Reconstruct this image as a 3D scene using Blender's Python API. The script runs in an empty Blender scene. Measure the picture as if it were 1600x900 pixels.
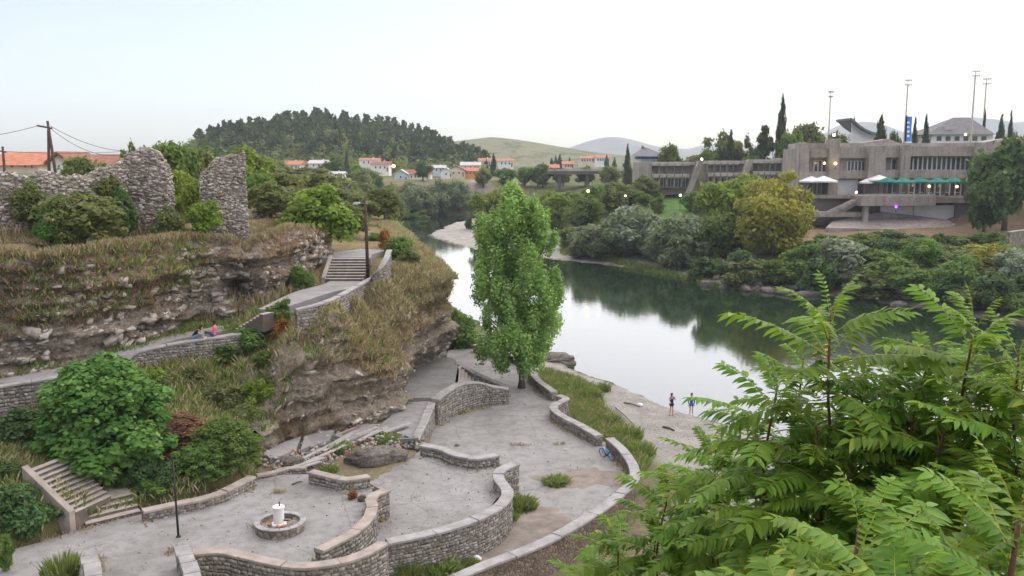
import bpy, bmesh, math, random
import numpy as np
from mathutils import Vector, Matrix

R = math.radians
SC = bpy.context.scene
COL = SC.collection

# ------------------------------------------------------------------ camera
CAM_H, PITCH, FPX = 21.0, R(8.2), 1386.0
cam_d = bpy.data.cameras.new('camera')
cam_d.sensor_width = 36.0
cam_d.lens = 36.0 * FPX / 1600.0
cam_d.clip_start = 0.1
cam_d.clip_end = 30000.0
cam = bpy.data.objects.new('camera', cam_d)
COL.objects.link(cam)
cam.location = (0, 0, CAM_H)
cam.rotation_euler = (R(90) - PITCH, 0, 0)
SC.camera = cam

# ------------------------------------------------------------------ sky and sun
SUN_EL, SUN_AZ = R(48.0), R(44.0)          # azimuth measured from +Y towards +X
world = bpy.data.worlds.new('World')
SC.world = world
world.use_nodes = True
wn, wl = world.node_tree.nodes, world.node_tree.links
wn.clear()
w_out = wn.new('ShaderNodeOutputWorld')
w_bg = wn.new('ShaderNodeBackground')
w_sky = wn.new('ShaderNodeTexSky')
w_sky.sky_type = 'NISHITA'
w_sky.sun_disc = False
w_sky.sun_elevation = SUN_EL
w_sky.sun_rotation = SUN_AZ
w_sky.air_density = 1.0
w_sky.dust_density = 1.6
w_sky.ozone_density = 1.0
w_hs = wn.new('ShaderNodeHueSaturation')
w_hs.inputs['Saturation'].default_value = 0.85
w_hs.inputs['Hue'].default_value = 0.522
w_bg.inputs['Strength'].default_value = 0.057
wl.new(w_sky.outputs[0], w_hs.inputs['Color'])
wl.new(w_hs.outputs[0], w_bg.inputs['Color'])
wl.new(w_bg.outputs[0], w_out.inputs['Surface'])

sun_d = bpy.data.lights.new('sun', 'SUN')
sun_d.energy = 1.5
sun_d.angle = R(178)
sun_d.color = (1.0, 0.90, 0.79)
sun = bpy.data.objects.new('sun', sun_d)
COL.objects.link(sun)
sdir = Vector((math.sin(SUN_AZ) * math.cos(SUN_EL), math.cos(SUN_AZ) * math.cos(SUN_EL), math.sin(SUN_EL)))
sun.rotation_euler = sdir.to_track_quat('Z', 'Y').to_euler()
sun.location = (60, 60, 80)

SC.view_settings.view_transform = 'Standard'
SC.view_settings.look = 'None'
SC.view_settings.gamma = 1.0
SC.view_settings.use_curve_mapping = False
SC.view_settings.exposure = 1.9
SC.render.engine = 'CYCLES'
SC.cycles.use_denoising = True
SC.cycles.max_bounces = 5
SC.cycles.diffuse_bounces = 3
SC.cycles.glossy_bounces = 3
SC.cycles.transmission_bounces = 3
SC.cycles.transparent_max_bounces = 6
SC.cycles.volume_bounces = 1
SC.cycles.sample_clamp_indirect = 6.0
SC.cycles.use_adaptive_sampling = True
SC.cycles.adaptive_threshold = 0.015

HAZE_D = 1.6e-4
# ------------------------------------------------------------------ pixel helpers (authoring aid: photo pixel -> place)
CP, SP = math.cos(PITCH), math.sin(PITCH)
def ray(px, py):
    a, b = (px - 800.0) / FPX, (450.0 - py) / FPX
    return Vector((a, CP + b * SP, -SP + b * CP))
def P(px, py, z):
    d = ray(px, py)
    t = (z - CAM_H) / d.z
    return Vector((d.x * t, d.y * t, z))
def PY(px, py, Y):
    d = ray(px, py)
    t = Y / d.y
    return Vector((d.x * t, Y, CAM_H + d.z * t))

# ------------------------------------------------------------------ numpy noise
def _hash(i, j, k, s):
    h = (i * 374761393 + j * 668265263 + k * 1274126177 + s * 974634777) & 0x7fffffff
    h = ((h ^ (h >> 13)) * 1103515245) & 0x7fffffff
    h = (h ^ (h >> 16)) * 12345 & 0x7fffffff
    h = (h ^ (h >> 11))
    return (h & 0xffff) / 65535.0
def vnoise(p, s=0):
    p = np.asarray(p, float)
    f = np.floor(p); t = p - f; f = f.astype(np.int64)
    t = t * t * (3 - 2 * t)
    r = 0
    for a in (0, 1):
        wa = t[:, 0] if a else 1 - t[:, 0]
        for b in (0, 1):
            wb = t[:, 1] if b else 1 - t[:, 1]
            for c in (0, 1):
                wc = t[:, 2] if c else 1 - t[:, 2]
                r = r + wa * wb * wc * _hash(f[:, 0] + a, f[:, 1] + b, f[:, 2] + c, s)
    return r * 2 - 1
def fbm(p, o=4, s=0, g=0.5):
    p = np.asarray(p, float); r = 0; a = 1.0
    for i in range(o):
        r = r + a * vnoise(p, s + i * 7); p = p * 2.03 + 3.7; a *= g
    return r
def sstep(x, a, b):
    t = np.clip((x - a) / (b - a), 0, 1)
    return t * t * (3 - 2 * t)

# ------------------------------------------------------------------ materials
def nodes_of(name):
    m = bpy.data.materials.new(name); m.use_nodes = True
    nt = m.node_tree; nt.nodes.clear()
    out = nt.nodes.new('ShaderNodeOutputMaterial')
    return m, nt, out
def tex_noise(nt, vec, scale, detail=4, rough=0.55, dist=0.0):
    n = nt.nodes.new('ShaderNodeTexNoise'); n.inputs['Scale'].default_value = scale
    n.inputs['Detail'].default_value = detail; n.inputs['Roughness'].default_value = rough
    n.inputs['Distortion'].default_value = dist
    nt.links.new(vec, n.inputs['Vector']); return n
def ramp(nt, fac, stops):
    r = nt.nodes.new('ShaderNodeValToRGB'); e = r.color_ramp.elements
    while len(e) > 1: e.remove(e[-1])
    e[0].position = stops[0][0]; e[0].color = (*stops[0][1], 1)
    for p, c in stops[1:]:
        x = e.new(p); x.color = (*c, 1)
    nt.links.new(fac, r.inputs['Fac']); return r
def mixc(nt, fac, a, b, mode='MIX'):
    m = nt.nodes.new('ShaderNodeMix'); m.data_type = 'RGBA'; m.blend_type = mode
    for sock, v in ((m.inputs[0], fac), (m.inputs[6], a), (m.inputs[7], b)):
        if hasattr(v, 'links'): nt.links.new(v, sock)
        elif isinstance(v, (int, float)): sock.default_value = v
        else: sock.default_value = (*v, 1)
    return m.outputs[2]
def bump(nt, h, strength, dist=0.05, normal=None):
    b = nt.nodes.new('ShaderNodeBump'); b.inputs['Strength'].default_value = strength
    b.inputs['Distance'].default_value = dist
    nt.links.new(h, b.inputs['Height'])
    if normal is not None: nt.links.new(normal, b.inputs['Normal'])
    return b.outputs[0]
def principled(nt, out, col, rough=0.9, normal=None, spec=0.3, metal=0.0):
    p = nt.nodes.new('ShaderNodeBsdfPrincipled')
    if hasattr(col, 'links'): nt.links.new(col, p.inputs['Base Color'])
    else: p.inputs['Base Color'].default_value = (*col, 1)
    p.inputs['Roughness'].default_value = rough
    p.inputs['Specular IOR Level'].default_value = spec
    p.inputs['Metallic'].default_value = metal
    if normal is not None: nt.links.new(normal, p.inputs['Normal'])
    nt.links.new(p.outputs[0], out.inputs['Surface'])
    return p
def objco(nt):
    return nt.nodes.new('ShaderNodeTexCoord').outputs['Object']
def geopos(nt):
    return nt.nodes.new('ShaderNodeNewGeometry').outputs['Position']

def m_plain(name, c, rough=0.8, var=0.25, scale=3.0, bmp=0.15, spec=0.3, metal=0.0):
    m, nt, out = nodes_of(name)
    v = objco(nt); n = tex_noise(nt, v, scale, 5)
    d = tuple(x * (1 - var) for x in c); l = tuple(min(1, x * (1 + var)) for x in c)
    r = ramp(nt, n.outputs['Fac'], [(0.3, d), (0.7, l)])
    n2 = tex_noise(nt, v, scale * 9, 3)
    nb = bump(nt, n2.outputs['Fac'], bmp, 0.02)
    principled(nt, out, r.outputs[0], rough, nb, spec, metal)
    return m
def m_emit(name, c, s):
    m, nt, out = nodes_of(name)
    e = nt.nodes.new('ShaderNodeEmission'); e.inputs[0].default_value = (*c, 1); e.inputs[1].default_value = s
    nt.links.new(e.outputs[0], out.inputs['Surface']); return m
LEAF_GAIN = {'dry_straw_grass': 1.0, 'rusty_dead_weeds': 1.15, 'leaf_poplar': 2.0, 'leaf_autumn_yellow': 1.55, 'needle_pine': 1.1, 'leaf_tree_of_heaven': 1.2, 'leaf_dark_green': 1.75, 'leaf_green': 1.5, 'leaf_bright_green': 1.12, 'leaf_willow_grey': 1.55, 'leaf_silver_willow': 1.45, 'leaf_olive': 1.45}
def m_leaf(name, a, b, c=None, trans=0.38, rough=0.6, spec=0.15):
    """per-leaf random tone attribute + per-object shift"""
    m, nt, out = nodes_of(name)
    a, b, c = (tuple(min(0.8, q * LEAF_GAIN.get(name, 1.3)) for q in k) if k else None for k in (a, b, c))
    at = nt.nodes.new('ShaderNodeAttribute'); at.attribute_name = 'tone'
    stops = [(0.0, a), (0.75, b)] + ([(0.97, c)] if c else [])
    r = ramp(nt, at.outputs['Fac'], stops)
    oi = nt.nodes.new('ShaderNodeObjectInfo')
    hs = nt.nodes.new('ShaderNodeHueSaturation')
    mr = nt.nodes.new('ShaderNodeMapRange'); mr.inputs[3].default_value = 0.485; mr.inputs[4].default_value = 0.512
    nt.links.new(oi.outputs['Random'], mr.inputs[0]); nt.links.new(mr.outputs[0], hs.inputs['Hue'])
    mv = nt.nodes.new('ShaderNodeMapRange'); mv.inputs[3].default_value = 0.85; mv.inputs[4].default_value = 1.15
    nt.links.new(oi.outputs['Random'], mv.inputs[0]); nt.links.new(mv.outputs[0], hs.inputs['Value'])
    nt.links.new(r.outputs[0], hs.inputs['Color'])
    p = nt.nodes.new('ShaderNodeBsdfPrincipled'); p.inputs['Roughness'].default_value = rough
    p.inputs['Specular IOR Level'].default_value = spec
    nt.links.new(hs.outputs[0], p.inputs['Base Color'])
    t = nt.nodes.new('ShaderNodeBsdfTranslucent')
    br = mixc(nt, 0.35, hs.outputs[0], (0.35, 0.5, 0.06))
    nt.links.new(br, t.inputs[0])
    mx = nt.nodes.new('ShaderNodeMixShader'); mx.inputs[0].default_value = trans
    nt.links.new(p.outputs[0], mx.inputs[1]); nt.links.new(t.outputs[0], mx.inputs[2])
    nt.links.new(mx.outputs[0], out.inputs['Surface'])
    return m

M = {}
# paving: light grey worn concrete with stains and fine grit
def mk_paving():
    m, nt, out = nodes_of('worn_concrete_paving'); v = geopos(nt)
    a = tex_noise(nt, v, 0.22, 6, 0.6, 0.3); b = tex_noise(nt, v, 1.7, 6, 0.65); c = tex_noise(nt, v, 14, 4, 0.7)
    r1 = ramp(nt, a.outputs['Fac'], [(0.3, (0.195, 0.188, 0.178)), (0.5, (0.258, 0.252, 0.243)), (0.7, (0.3, 0.296, 0.29))])
    r2 = ramp(nt, b.outputs['Fac'], [(0.3, (0.72, 0.71, 0.69)), (0.55, (1, 1, 1)), (0.8, (1.1, 1.1, 1.1))])
    r3 = ramp(nt, c.outputs['Fac'], [(0.28, (0.72, 0.72, 0.72)), (0.5, (1, 1, 1)), (0.75, (1.12, 1.12, 1.1))])
    x = mixc(nt, 1.0, r1.outputs[0], r2.outputs[0], 'MULTIPLY'); x = mixc(nt, 1.0, x, r3.outputs[0], 'MULTIPLY')
    vo = nt.nodes.new('ShaderNodeTexVoronoi'); vo.feature = 'DISTANCE_TO_EDGE'; vo.inputs['Scale'].default_value = 0.2
    n4 = tex_noise(nt, v, 0.9, 5, 0.6); wv = mixc(nt, 0.5, v, n4.outputs['Color'], 'ADD'); nt.links.new(wv, vo.inputs['Vector'])
    cr = ramp(nt, vo.outputs['Distance'], [(0.0, (0.72, 0.7, 0.66)), (0.004, (0.85, 0.84, 0.82)), (0.008, (1, 1, 1))])
    n5 = tex_noise(nt, v, 0.16, 3); ck = ramp(nt, n5.outputs['Fac'], [(0.46, (0, 0, 0)), (0.56, (1, 1, 1))])
    x2 = mixc(nt, 1.0, x, cr.outputs[0], 'MULTIPLY'); x = mixc(nt, ck.outputs[0], x, x2)
    n6 = tex_noise(nt, v, 0.5, 7, 0.72, 1.0); sn = ramp(nt, n6.outputs['Fac'], [(0.6, (1, 1, 1)), (0.72, (0.74, 0.69, 0.61))]); x = mixc(nt, 1.0, x, sn.outputs[0], 'MULTIPLY')
    nb = bump(nt, c.outputs['Fac'], 0.35, 0.03)
    principled(nt, out, x, 0.9, nb, 0.25); return m
M['paving'] = mk_paving()
def mk_path():
    m, nt, out = nodes_of('pale_asphalt_path'); v = geopos(nt)
    a = tex_noise(nt, v, 0.7, 6, 0.6); c = tex_noise(nt, v, 20, 3, 0.7)
    r1 = ramp(nt, a.outputs['Fac'], [(0.3, (0.22, 0.21, 0.2)), (0.65, (0.31, 0.3, 0.295))])
    r3 = ramp(nt, c.outputs['Fac'], [(0.3, (0.75, 0.75, 0.75)), (0.6, (1.05, 1.05, 1.05))])
    x = mixc(nt, 1.0, r1.outputs[0], r3.outputs[0], 'MULTIPLY')
    principled(nt, out, x, 0.92, bump(nt, c.outputs['Fac'], 0.3, 0.02)); return m
M['path'] = mk_path()
def mk_stonewall(name, base, dark, scale=3.4):
    m, nt, out = nodes_of(name); v = geopos(nt)
    n = tex_noise(nt, v, 2.0, 3); wv = mixc(nt, 0.12, v, n.outputs['Color'], 'ADD')
    vo = nt.nodes.new('ShaderNodeTexVoronoi'); vo.inputs['Scale'].default_value = scale; nt.links.new(wv, vo.inputs['Vector'])
    ve = nt.nodes.new('ShaderNodeTexVoronoi'); ve.feature = 'DISTANCE_TO_EDGE'; ve.inputs['Scale'].default_value = scale; nt.links.new(wv, ve.inputs['Vector'])
    sep = nt.nodes.new('ShaderNodeSeparateColor'); nt.links.new(vo.outputs['Color'], sep.inputs[0])
    r = ramp(nt, sep.outputs[0], [(0.0, dark), (0.5, base), (1.0, tuple(min(1, x * 1.35) for x in base))])
    mo = ramp(nt, ve.outputs['Distance'], [(0.0, (0.5, 0.48, 0.45)), (0.05, (0.7, 0.68, 0.66)), (0.12, (1, 1, 1))])
    x = mixc(nt, 1.0, r.outputs[0], mo.outputs[0], 'MULTIPLY')
    n3 = tex_noise(nt, v, 0.9, 5, 0.6); st = ramp(nt, n3.outputs['Fac'], [(0.35, (0.7, 0.68, 0.62)), (0.6, (1.05, 1.03, 1.0))])
    x = mixc(nt, 1.0, x, st.outputs[0], 'MULTIPLY')
    nb = bump(nt, ve.outputs['Distance'], 0.8, 0.12)
    principled(nt, out, x, 0.95, nb, 0.2); return m
M['wallstone'] = mk_stonewall('grey_rubble_masonry', (0.25, 0.228, 0.2), (0.17, 0.152, 0.13))
def mk_tone(name, stops, rough=0.95, nscale=6.0, lo=0.7, hi=1.15, bmp=0.4, bd=0.03):
    """random tone per stone (attribute) times grain"""
    m, nt, out = nodes_of(name); v = geopos(nt)
    at = nt.nodes.new('ShaderNodeAttribute'); at.attribute_name = 'tone'
    r = ramp(nt, at.outputs['Fac'], stops)
    n = tex_noise(nt, v, nscale, 5, 0.65)
    g = ramp(nt, n.outputs['Fac'], [(0.3, (lo,) * 3), (0.7, (hi,) * 3)])
    x = mixc(nt, 1.0, r.outputs[0], g.outputs[0], 'MULTIPLY')
    principled(nt, out, x, rough, bump(nt, n.outputs['Fac'], bmp, bd), 0.2); return m
M['stones'] = mk_tone('rough_grey_stones', [(0, (0.16, 0.14, 0.12)), (0.4, (0.25, 0.228, 0.198)), (0.8, (0.31, 0.288, 0.255)), (1, (0.38, 0.36, 0.325))])
M['ruinstones'] = mk_tone('pale_ruin_stones', [(0, (0.2, 0.165, 0.13)), (0.4, (0.33, 0.29, 0.243)), (0.8, (0.44, 0.4, 0.35)), (1, (0.55, 0.515, 0.465))])
M['rubble'] = mk_tone('mixed_rubble', [(0, (0.2, 0.18, 0.16)), (0.45, (0.33, 0.3, 0.27)), (0.8, (0.42, 0.4, 0.38)), (0.92, (0.4, 0.17, 0.11)), (1, (0.5, 0.26, 0.18))])
M['coping'] = m_plain('weathered_concrete_coping', (0.285, 0.275, 0.265), 0.9, 0.25, 1.6, 0.4)
M['coping_warm'] = m_plain('buff_concrete_coping', (0.3, 0.262, 0.225), 0.9, 0.25, 1.6, 0.4)
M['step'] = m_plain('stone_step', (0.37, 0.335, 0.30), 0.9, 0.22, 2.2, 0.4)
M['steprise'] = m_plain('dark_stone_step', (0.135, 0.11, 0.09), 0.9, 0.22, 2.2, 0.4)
# conglomerate cliff with beds, stains, pebbles and painted-in pit shade
def mk_rock(name, c1, c2, c3, brown, bamt=(0.46, 0.62)):
    m, nt, out = nodes_of(name); v = geopos(nt)
    mp = nt.nodes.new('ShaderNodeMapping'); mp.inputs['Scale'].default_value = (0.35, 0.35, 1.7); nt.links.new(v, mp.inputs[0])
    a = tex_noise(nt, mp.outputs[0], 1.0, 8, 0.7, 0.9); b = tex_noise(nt, v, 3.0, 10, 0.8); d = tex_noise(nt, v, 0.33, 6, 0.6, 0.6)
    vo = nt.nodes.new('ShaderNodeTexVoronoi'); vo.inputs['Scale'].default_value = 5.5; nt.links.new(v, vo.inputs['Vector'])
    r = ramp(nt, a.outputs['Fac'], [(0.28, c1), (0.5, c2), (0.72, c3)])
    g = ramp(nt, b.outputs['Fac'], [(0.33, (0.36, 0.34, 0.31)), (0.46, (0.85, 0.84, 0.82)), (0.55, (1.05, 1.04, 1.02)), (0.7, (1.4, 1.38, 1.34))])
    x = mixc(nt, 1.0, r.outputs[0], g.outputs[0], 'MULTIPLY')
    bm = ramp(nt, d.outputs['Fac'], [(bamt[0], (0, 0, 0)), (bamt[1], (1, 1, 1))])
    bb = ramp(nt, b.outputs['Fac'], [(0.3, tuple(q * 0.5 for q in brown)), (0.5, brown), (0.7, tuple(q * 1.5 for q in brown))])
    x = mixc(nt, bm.outputs[0], x, bb.outputs[0])
    pit_shade = ramp(nt, vo.outputs['Distance'], [(0.12, (1.15, 1.14, 1.12)), (0.38, (0.95, 0.95, 0.95)), (0.62, (0.58, 0.55, 0.5))]); x = mixc(nt, 0.45, x, pit_shade.outputs[0], 'MULTIPLY')  # shade in the gaps between pebbles, multiplied into the colour for contrast
    nb = bump(nt, vo.outputs['Distance'], 0.6, 0.15); nb = bump(nt, b.outputs['Fac'], 1.0, 0.4, nb)
    principled(nt, out, x, 0.95, nb, 0.15); return m
M['rock1'] = mk_rock('conglomerate_cliff', (0.25, 0.205, 0.165), (0.41, 0.36, 0.3), (0.52, 0.475, 0.41), (0.23, 0.165, 0.1), (0.46, 0.62))
M['rock2'] = mk_rock('sandy_conglomerate', (0.3, 0.25, 0.195), (0.46, 0.4, 0.32), (0.54, 0.485, 0.4), (0.26, 0.195, 0.125), (0.5, 0.66))
M['cliffblock'] = mk_tone('pale_cliff_stone', [(0, (0.2, 0.165, 0.13)), (0.45, (0.36, 0.315, 0.26)), (0.85, (0.48, 0.44, 0.38)), (1, (0.55, 0.52, 0.47))], 0.95, 3.5, 0.55, 1.25, 0.8, 0.1)
M['boulder'] = mk_rock('grey_boulder', (0.17, 0.15, 0.13), (0.29, 0.265, 0.235), (0.38, 0.355, 0.325), (0.2, 0.165, 0.13), (0.55, 0.75))
# ground sheet: cover colour painted per vertex (what grows there) + procedural grain
def mk_ground():
    m, nt, out = nodes_of('ground_cover'); v = geopos(nt)
    at = nt.nodes.new('ShaderNodeAttribute'); at.attribute_name = 'cover'
    a = tex_noise(nt, v, 0.5, 8, 0.7); b = tex_noise(nt, v, 5.0, 6, 0.7)
    g = ramp(nt, a.outputs['Fac'], [(0.3, (0.7, 0.7, 0.7)), (0.7, (1.25, 1.22, 1.15))])
    g2 = ramp(nt, b.outputs['Fac'], [(0.3, (0.65, 0.65, 0.65)), (0.7, (1.25, 1.25, 1.2))])
    x = mixc(nt, 1.0, at.outputs['Color'], g.outputs[0], 'MULTIPLY'); x = mixc(nt, 1.0, x, g2.outputs[0], 'MULTIPLY')
    principled(nt, out, x, 0.97, bump(nt, b.outputs['Fac'], 0.7, 0.12), 0.1); return m
M['ground'] = mk_ground()
def mk_water():
    m, nt, out = nodes_of('river_water'); v = geopos(nt)
    mp = nt.nodes.new('ShaderNodeMapping'); mp.inputs['Scale'].default_value = (1.0, 0.55, 1.0); mp.inputs['Rotation'].default_value = (0, 0, 0.5); nt.links.new(v, mp.inputs[0])
    a = tex_noise(nt, mp.outputs[0], 1.6, 3, 0.5, 0.3); c = tex_noise(nt, mp.outputs[0], 0.045, 3, 0.5)
    st = ramp(nt, c.outputs['Fac'], [(0.42, (0.12, 0.12, 0.12)), (0.62, (1, 1, 1))])
    sv = nt.nodes.new('ShaderNodeMath'); sv.operation = 'MULTIPLY'; nt.links.new(a.outputs['Fac'], sv.inputs[0]); nt.links.new(st.outputs[0], sv.inputs[1])
    nb = bump(nt, sv.outputs[0], 0.16, 0.08)
    p = principled(nt, out, (0.014, 0.028, 0.014), 0.06, nb, 0.5)
    p.inputs['IOR'].default_value = 1.75
    return m
M['water'] = mk_water()
def mk_concrete(name, c):
    m, nt, out = nodes_of(name); v = geopos(nt)
    mp = nt.nodes.new('ShaderNodeMapping'); mp.inputs['Scale'].default_value = (1.3, 1.3, 0.14); nt.links.new(v, mp.inputs[0])
    a = tex_noise(nt, mp.outputs[0], 1.0, 6, 0.65); b = tex_noise(nt, v, 0.35, 5, 0.6); d = tex_noise(nt, v, 2.4, 5, 0.7)
    r = ramp(nt, b.outputs['Fac'], [(0.3, tuple(q * 0.78 for q in c)), (0.7, tuple(q * 1.18 for q in c))])
    st = ramp(nt, a.outputs['Fac'], [(0.34, (0.74, 0.73, 0.71)), (0.5, (0.97, 0.97, 0.97)), (0.7, (1.12, 1.12, 1.1))])
    g = ramp(nt, d.outputs['Fac'], [(0.3, (0.8, 0.8, 0.8)), (0.65, (1.08, 1.08, 1.08))])
    x = mixc(nt, 1.0, r.outputs[0], st.outputs[0], 'MULTIPLY'); x = mixc(nt, 1.0, x, g.outputs[0], 'MULTIPLY')
    wv = nt.nodes.new('ShaderNodeTexWave'); wv.inputs['Scale'].default_value = 1.6; wv.bands_direction = 'X'; nt.links.new(v, wv.inputs['Vector'])
    principled(nt, out, x, 0.92, bump(nt, wv.outputs['Fac'], 0.5, 0.08), 0.2); return m
M['concrete'] = mk_concrete('board_marked_concrete', (0.335, 0.297, 0.262))
M['concrete_lt'] = mk_concrete('light_concrete', (0.4, 0.365, 0.33))
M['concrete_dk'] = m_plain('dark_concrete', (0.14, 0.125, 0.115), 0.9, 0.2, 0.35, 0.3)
M['white'] = m_plain('white_render', (0.72, 0.71, 0.69), 0.85, 0.08, 0.5, 0.1)
M['cream'] = m_plain('cream_render', (0.62, 0.54, 0.43), 0.85, 0.1, 0.5, 0.1)
M['paleblue'] = m_plain('pale_blue_render', (0.5, 0.56, 0.6), 0.85, 0.08, 0.5, 0.1)
M['orange'] = m_plain('orange_render', (0.62, 0.27, 0.08), 0.85, 0.1, 0.5, 0.1)
M['tile'] = m_plain('red_roof_tile', (0.42, 0.17, 0.10), 0.9, 0.25, 1.2, 0.5)
M['tile_dk'] = m_plain('brown_roof_tile', (0.24, 0.11, 0.075), 0.9, 0.25, 1.2, 0.5)
M['slate'] = m_plain('grey_slate_roof', (0.16, 0.16, 0.165), 0.85, 0.2, 1.0, 0.4)
M['tin'] = m_plain('grey_tin_roof', (0.42, 0.41, 0.4), 0.6, 0.15, 1.0, 0.2)
M['glass'] = m_plain('window_glass', (0.075, 0.08, 0.085), 0.12, 0.4, 1.0, 0.0, 0.6)
M['curtain'] = m_plain('curtained_glass', (0.5, 0.55, 0.56), 0.35, 0.12, 1.0, 0.0, 0.5)
M['frame'] = m_plain('white_window_frame', (0.55, 0.55, 0.53), 0.6, 0.05, 1.0, 0.0)
M['darkmetal'] = m_plain('black_iron', (0.02, 0.02, 0.02), 0.5, 0.1, 3, 0.1)
M['greymetal'] = m_plain('galvanised_steel', (0.33, 0.33, 0.33), 0.5, 0.1, 3, 0.1, 0.5, 0.4)
M['sunset_tan_metal'] = m_plain('sunset_tinted_steel', (0.5, 0.44, 0.34), 0.5, 0.1, 3, 0.1, 0.4)  # warm sunset light on the masts is put into the base colour
M['wood'] = m_plain('tarred_wood_pole', (0.075, 0.05, 0.038), 0.85, 0.35, 3, 0.4)
M['plank'] = m_plain('weathered_grey_plank', (0.31, 0.3, 0.285), 0.9, 0.25, 4, 0.4)
M['bark'] = m_plain('brown_bark', (0.11, 0.085, 0.065), 0.95, 0.35, 4, 0.7)
M['redstem'] = m_plain('reddish_young_stem', (0.13, 0.055, 0.035), 0.7, 0.3, 6, 0.3)
M['marble'] = m_plain('pale_marble', (0.7, 0.67, 0.64), 0.6, 0.1, 3, 0.2)
M['fabric_white'] = m_plain('white_canvas', (0.75, 0.75, 0.73), 0.9, 0.04, 1, 0.1)
M['fabric_green'] = m_plain('teal_green_canvas', (0.02, 0.17, 0.13), 0.85, 0.15, 1, 0.1)
M['blue'] = m_plain('blue_banner_cloth', (0.06, 0.2, 0.55), 0.8, 0.1, 0.4, 0.1)
M['bluebike'] = m_plain('blue_bike_paint', (0.09, 0.4, 0.75), 0.35, 0.05, 1, 0.0, 0.5)
M['rubber'] = m_plain('black_rubber', (0.025, 0.025, 0.025), 0.8, 0.1, 5, 0.1)
M['litter'] = m_plain('white_plastic', (0.8, 0.8, 0.8), 0.5, 0.05, 3, 0.1)
M['skin'] = m_plain('skin', (0.5, 0.29, 0.2), 0.6, 0.06, 8, 0.05)
M['hair'] = m_plain('dark_brown_hair', (0.025, 0.015, 0.01), 0.6, 0.2, 20, 0.3)
M['pink'] = m_plain('pink_cotton', (0.72, 0.13, 0.25), 0.9, 0.06, 8, 0.1)
M['black'] = m_plain('black_cotton', (0.018, 0.018, 0.022), 0.9, 0.1, 8, 0.1)
M['denim'] = m_plain('blue_denim', (0.05, 0.085, 0.2), 0.9, 0.15, 8, 0.1)
M['ltdenim'] = m_plain('light_denim', (0.14, 0.22, 0.33), 0.9, 0.15, 8, 0.1)
M['navy'] = m_plain('navy_cotton', (0.02, 0.02, 0.05), 0.9, 0.1, 8, 0.1)
M['royal'] = m_plain('royal_blue_cotton', (0.03, 0.09, 0.36), 0.9, 0.1, 8, 0.1)
M['dirtwall'] = mk_stonewall('stained_brown_masonry', (0.185, 0.152, 0.124), (0.15, 0.122, 0.098), 5.0)
M['dirt'] = m_plain('brown_dirt', (0.205, 0.178, 0.15), 0.97, 0.3, 1.2, 0.7)
M['gravel'] = mk_tone('river_gravel', [(0, (0.28, 0.275, 0.26)), (0.5, (0.35, 0.345, 0.33)), (1, (0.42, 0.41, 0.4))])
M['drygrass'] = m_leaf('dry_straw_grass', (0.24, 0.18, 0.105), (0.44, 0.355, 0.22), (0.56, 0.48, 0.31), 0.3)
M['greengrass'] = m_leaf('green_weeds', (0.07, 0.11, 0.028), (0.15, 0.2, 0.055), (0.28, 0.28, 0.1), 0.3)
M['rustgrass'] = m_leaf('rusty_dead_weeds', (0.17, 0.1, 0.06), (0.29, 0.19, 0.115), (0.36, 0.27, 0.15), 0.2)
M['L_green'] = m_leaf('leaf_green', (0.038, 0.075, 0.018), (0.095, 0.15, 0.036), (0.16, 0.2, 0.05))
M['L_fig'] = m_leaf('leaf_bright_green', (0.045, 0.11, 0.022), (0.11, 0.21, 0.045), (0.17, 0.27, 0.08))
M['L_dark'] = m_leaf('leaf_dark_green', (0.02, 0.045, 0.016), (0.05, 0.085, 0.028), (0.08, 0.12, 0.04), 0.25)
M['L_willow'] = m_leaf('leaf_willow_grey', (0.06, 0.085, 0.045), (0.135, 0.165, 0.09), (0.21, 0.24, 0.14), 0.3)
M['L_silver'] = m_leaf('leaf_silver_willow', (0.09, 0.12, 0.08), (0.19, 0.225, 0.155), (0.28, 0.31, 0.22), 0.3)
M['L_yellow'] = m_leaf('leaf_autumn_yellow', (0.12, 0.125, 0.025), (0.24, 0.225, 0.035), (0.37, 0.31, 0.05))
M['L_lime'] = m_leaf('leaf_lime_green', (0.07, 0.11, 0.018), (0.17, 0.23, 0.035), (0.27, 0.31, 0.05))
M['L_olive'] = m_leaf('leaf_olive', (0.055, 0.07, 0.025), (0.125, 0.14, 0.05), (0.2, 0.19, 0.08))
M['L_poplar'] = m_leaf('leaf_poplar', (0.07, 0.12, 0.028), (0.14, 0.215, 0.055), (0.22, 0.29, 0.095), 0.35, 0.6)
M['L_cypress'] = m_leaf('needle_cypress', (0.015, 0.03, 0.014), (0.04, 0.06, 0.026), (0.06, 0.085, 0.035), 0.15)
M['L_pine'] = m_leaf('needle_pine', (0.018, 0.038, 0.018), (0.05, 0.08, 0.032), (0.09, 0.12, 0.045), 0.15)
M['L_rust'] = m_leaf('leaf_rust', (0.16, 0.06, 0.02), (0.3, 0.14, 0.04), (0.36, 0.22, 0.06))
M['L_bramble'] = m_leaf('dead_bramble', (0.1, 0.05, 0.032), (0.2, 0.105, 0.065), (0.24, 0.2, 0.07))
M['L_heaven'] = m_leaf('leaf_tree_of_heaven', (0.06, 0.135, 0.016), (0.145, 0.25, 0.03), (0.34, 0.35, 0.05), 0.42, 0.5, 0.2)

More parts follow.
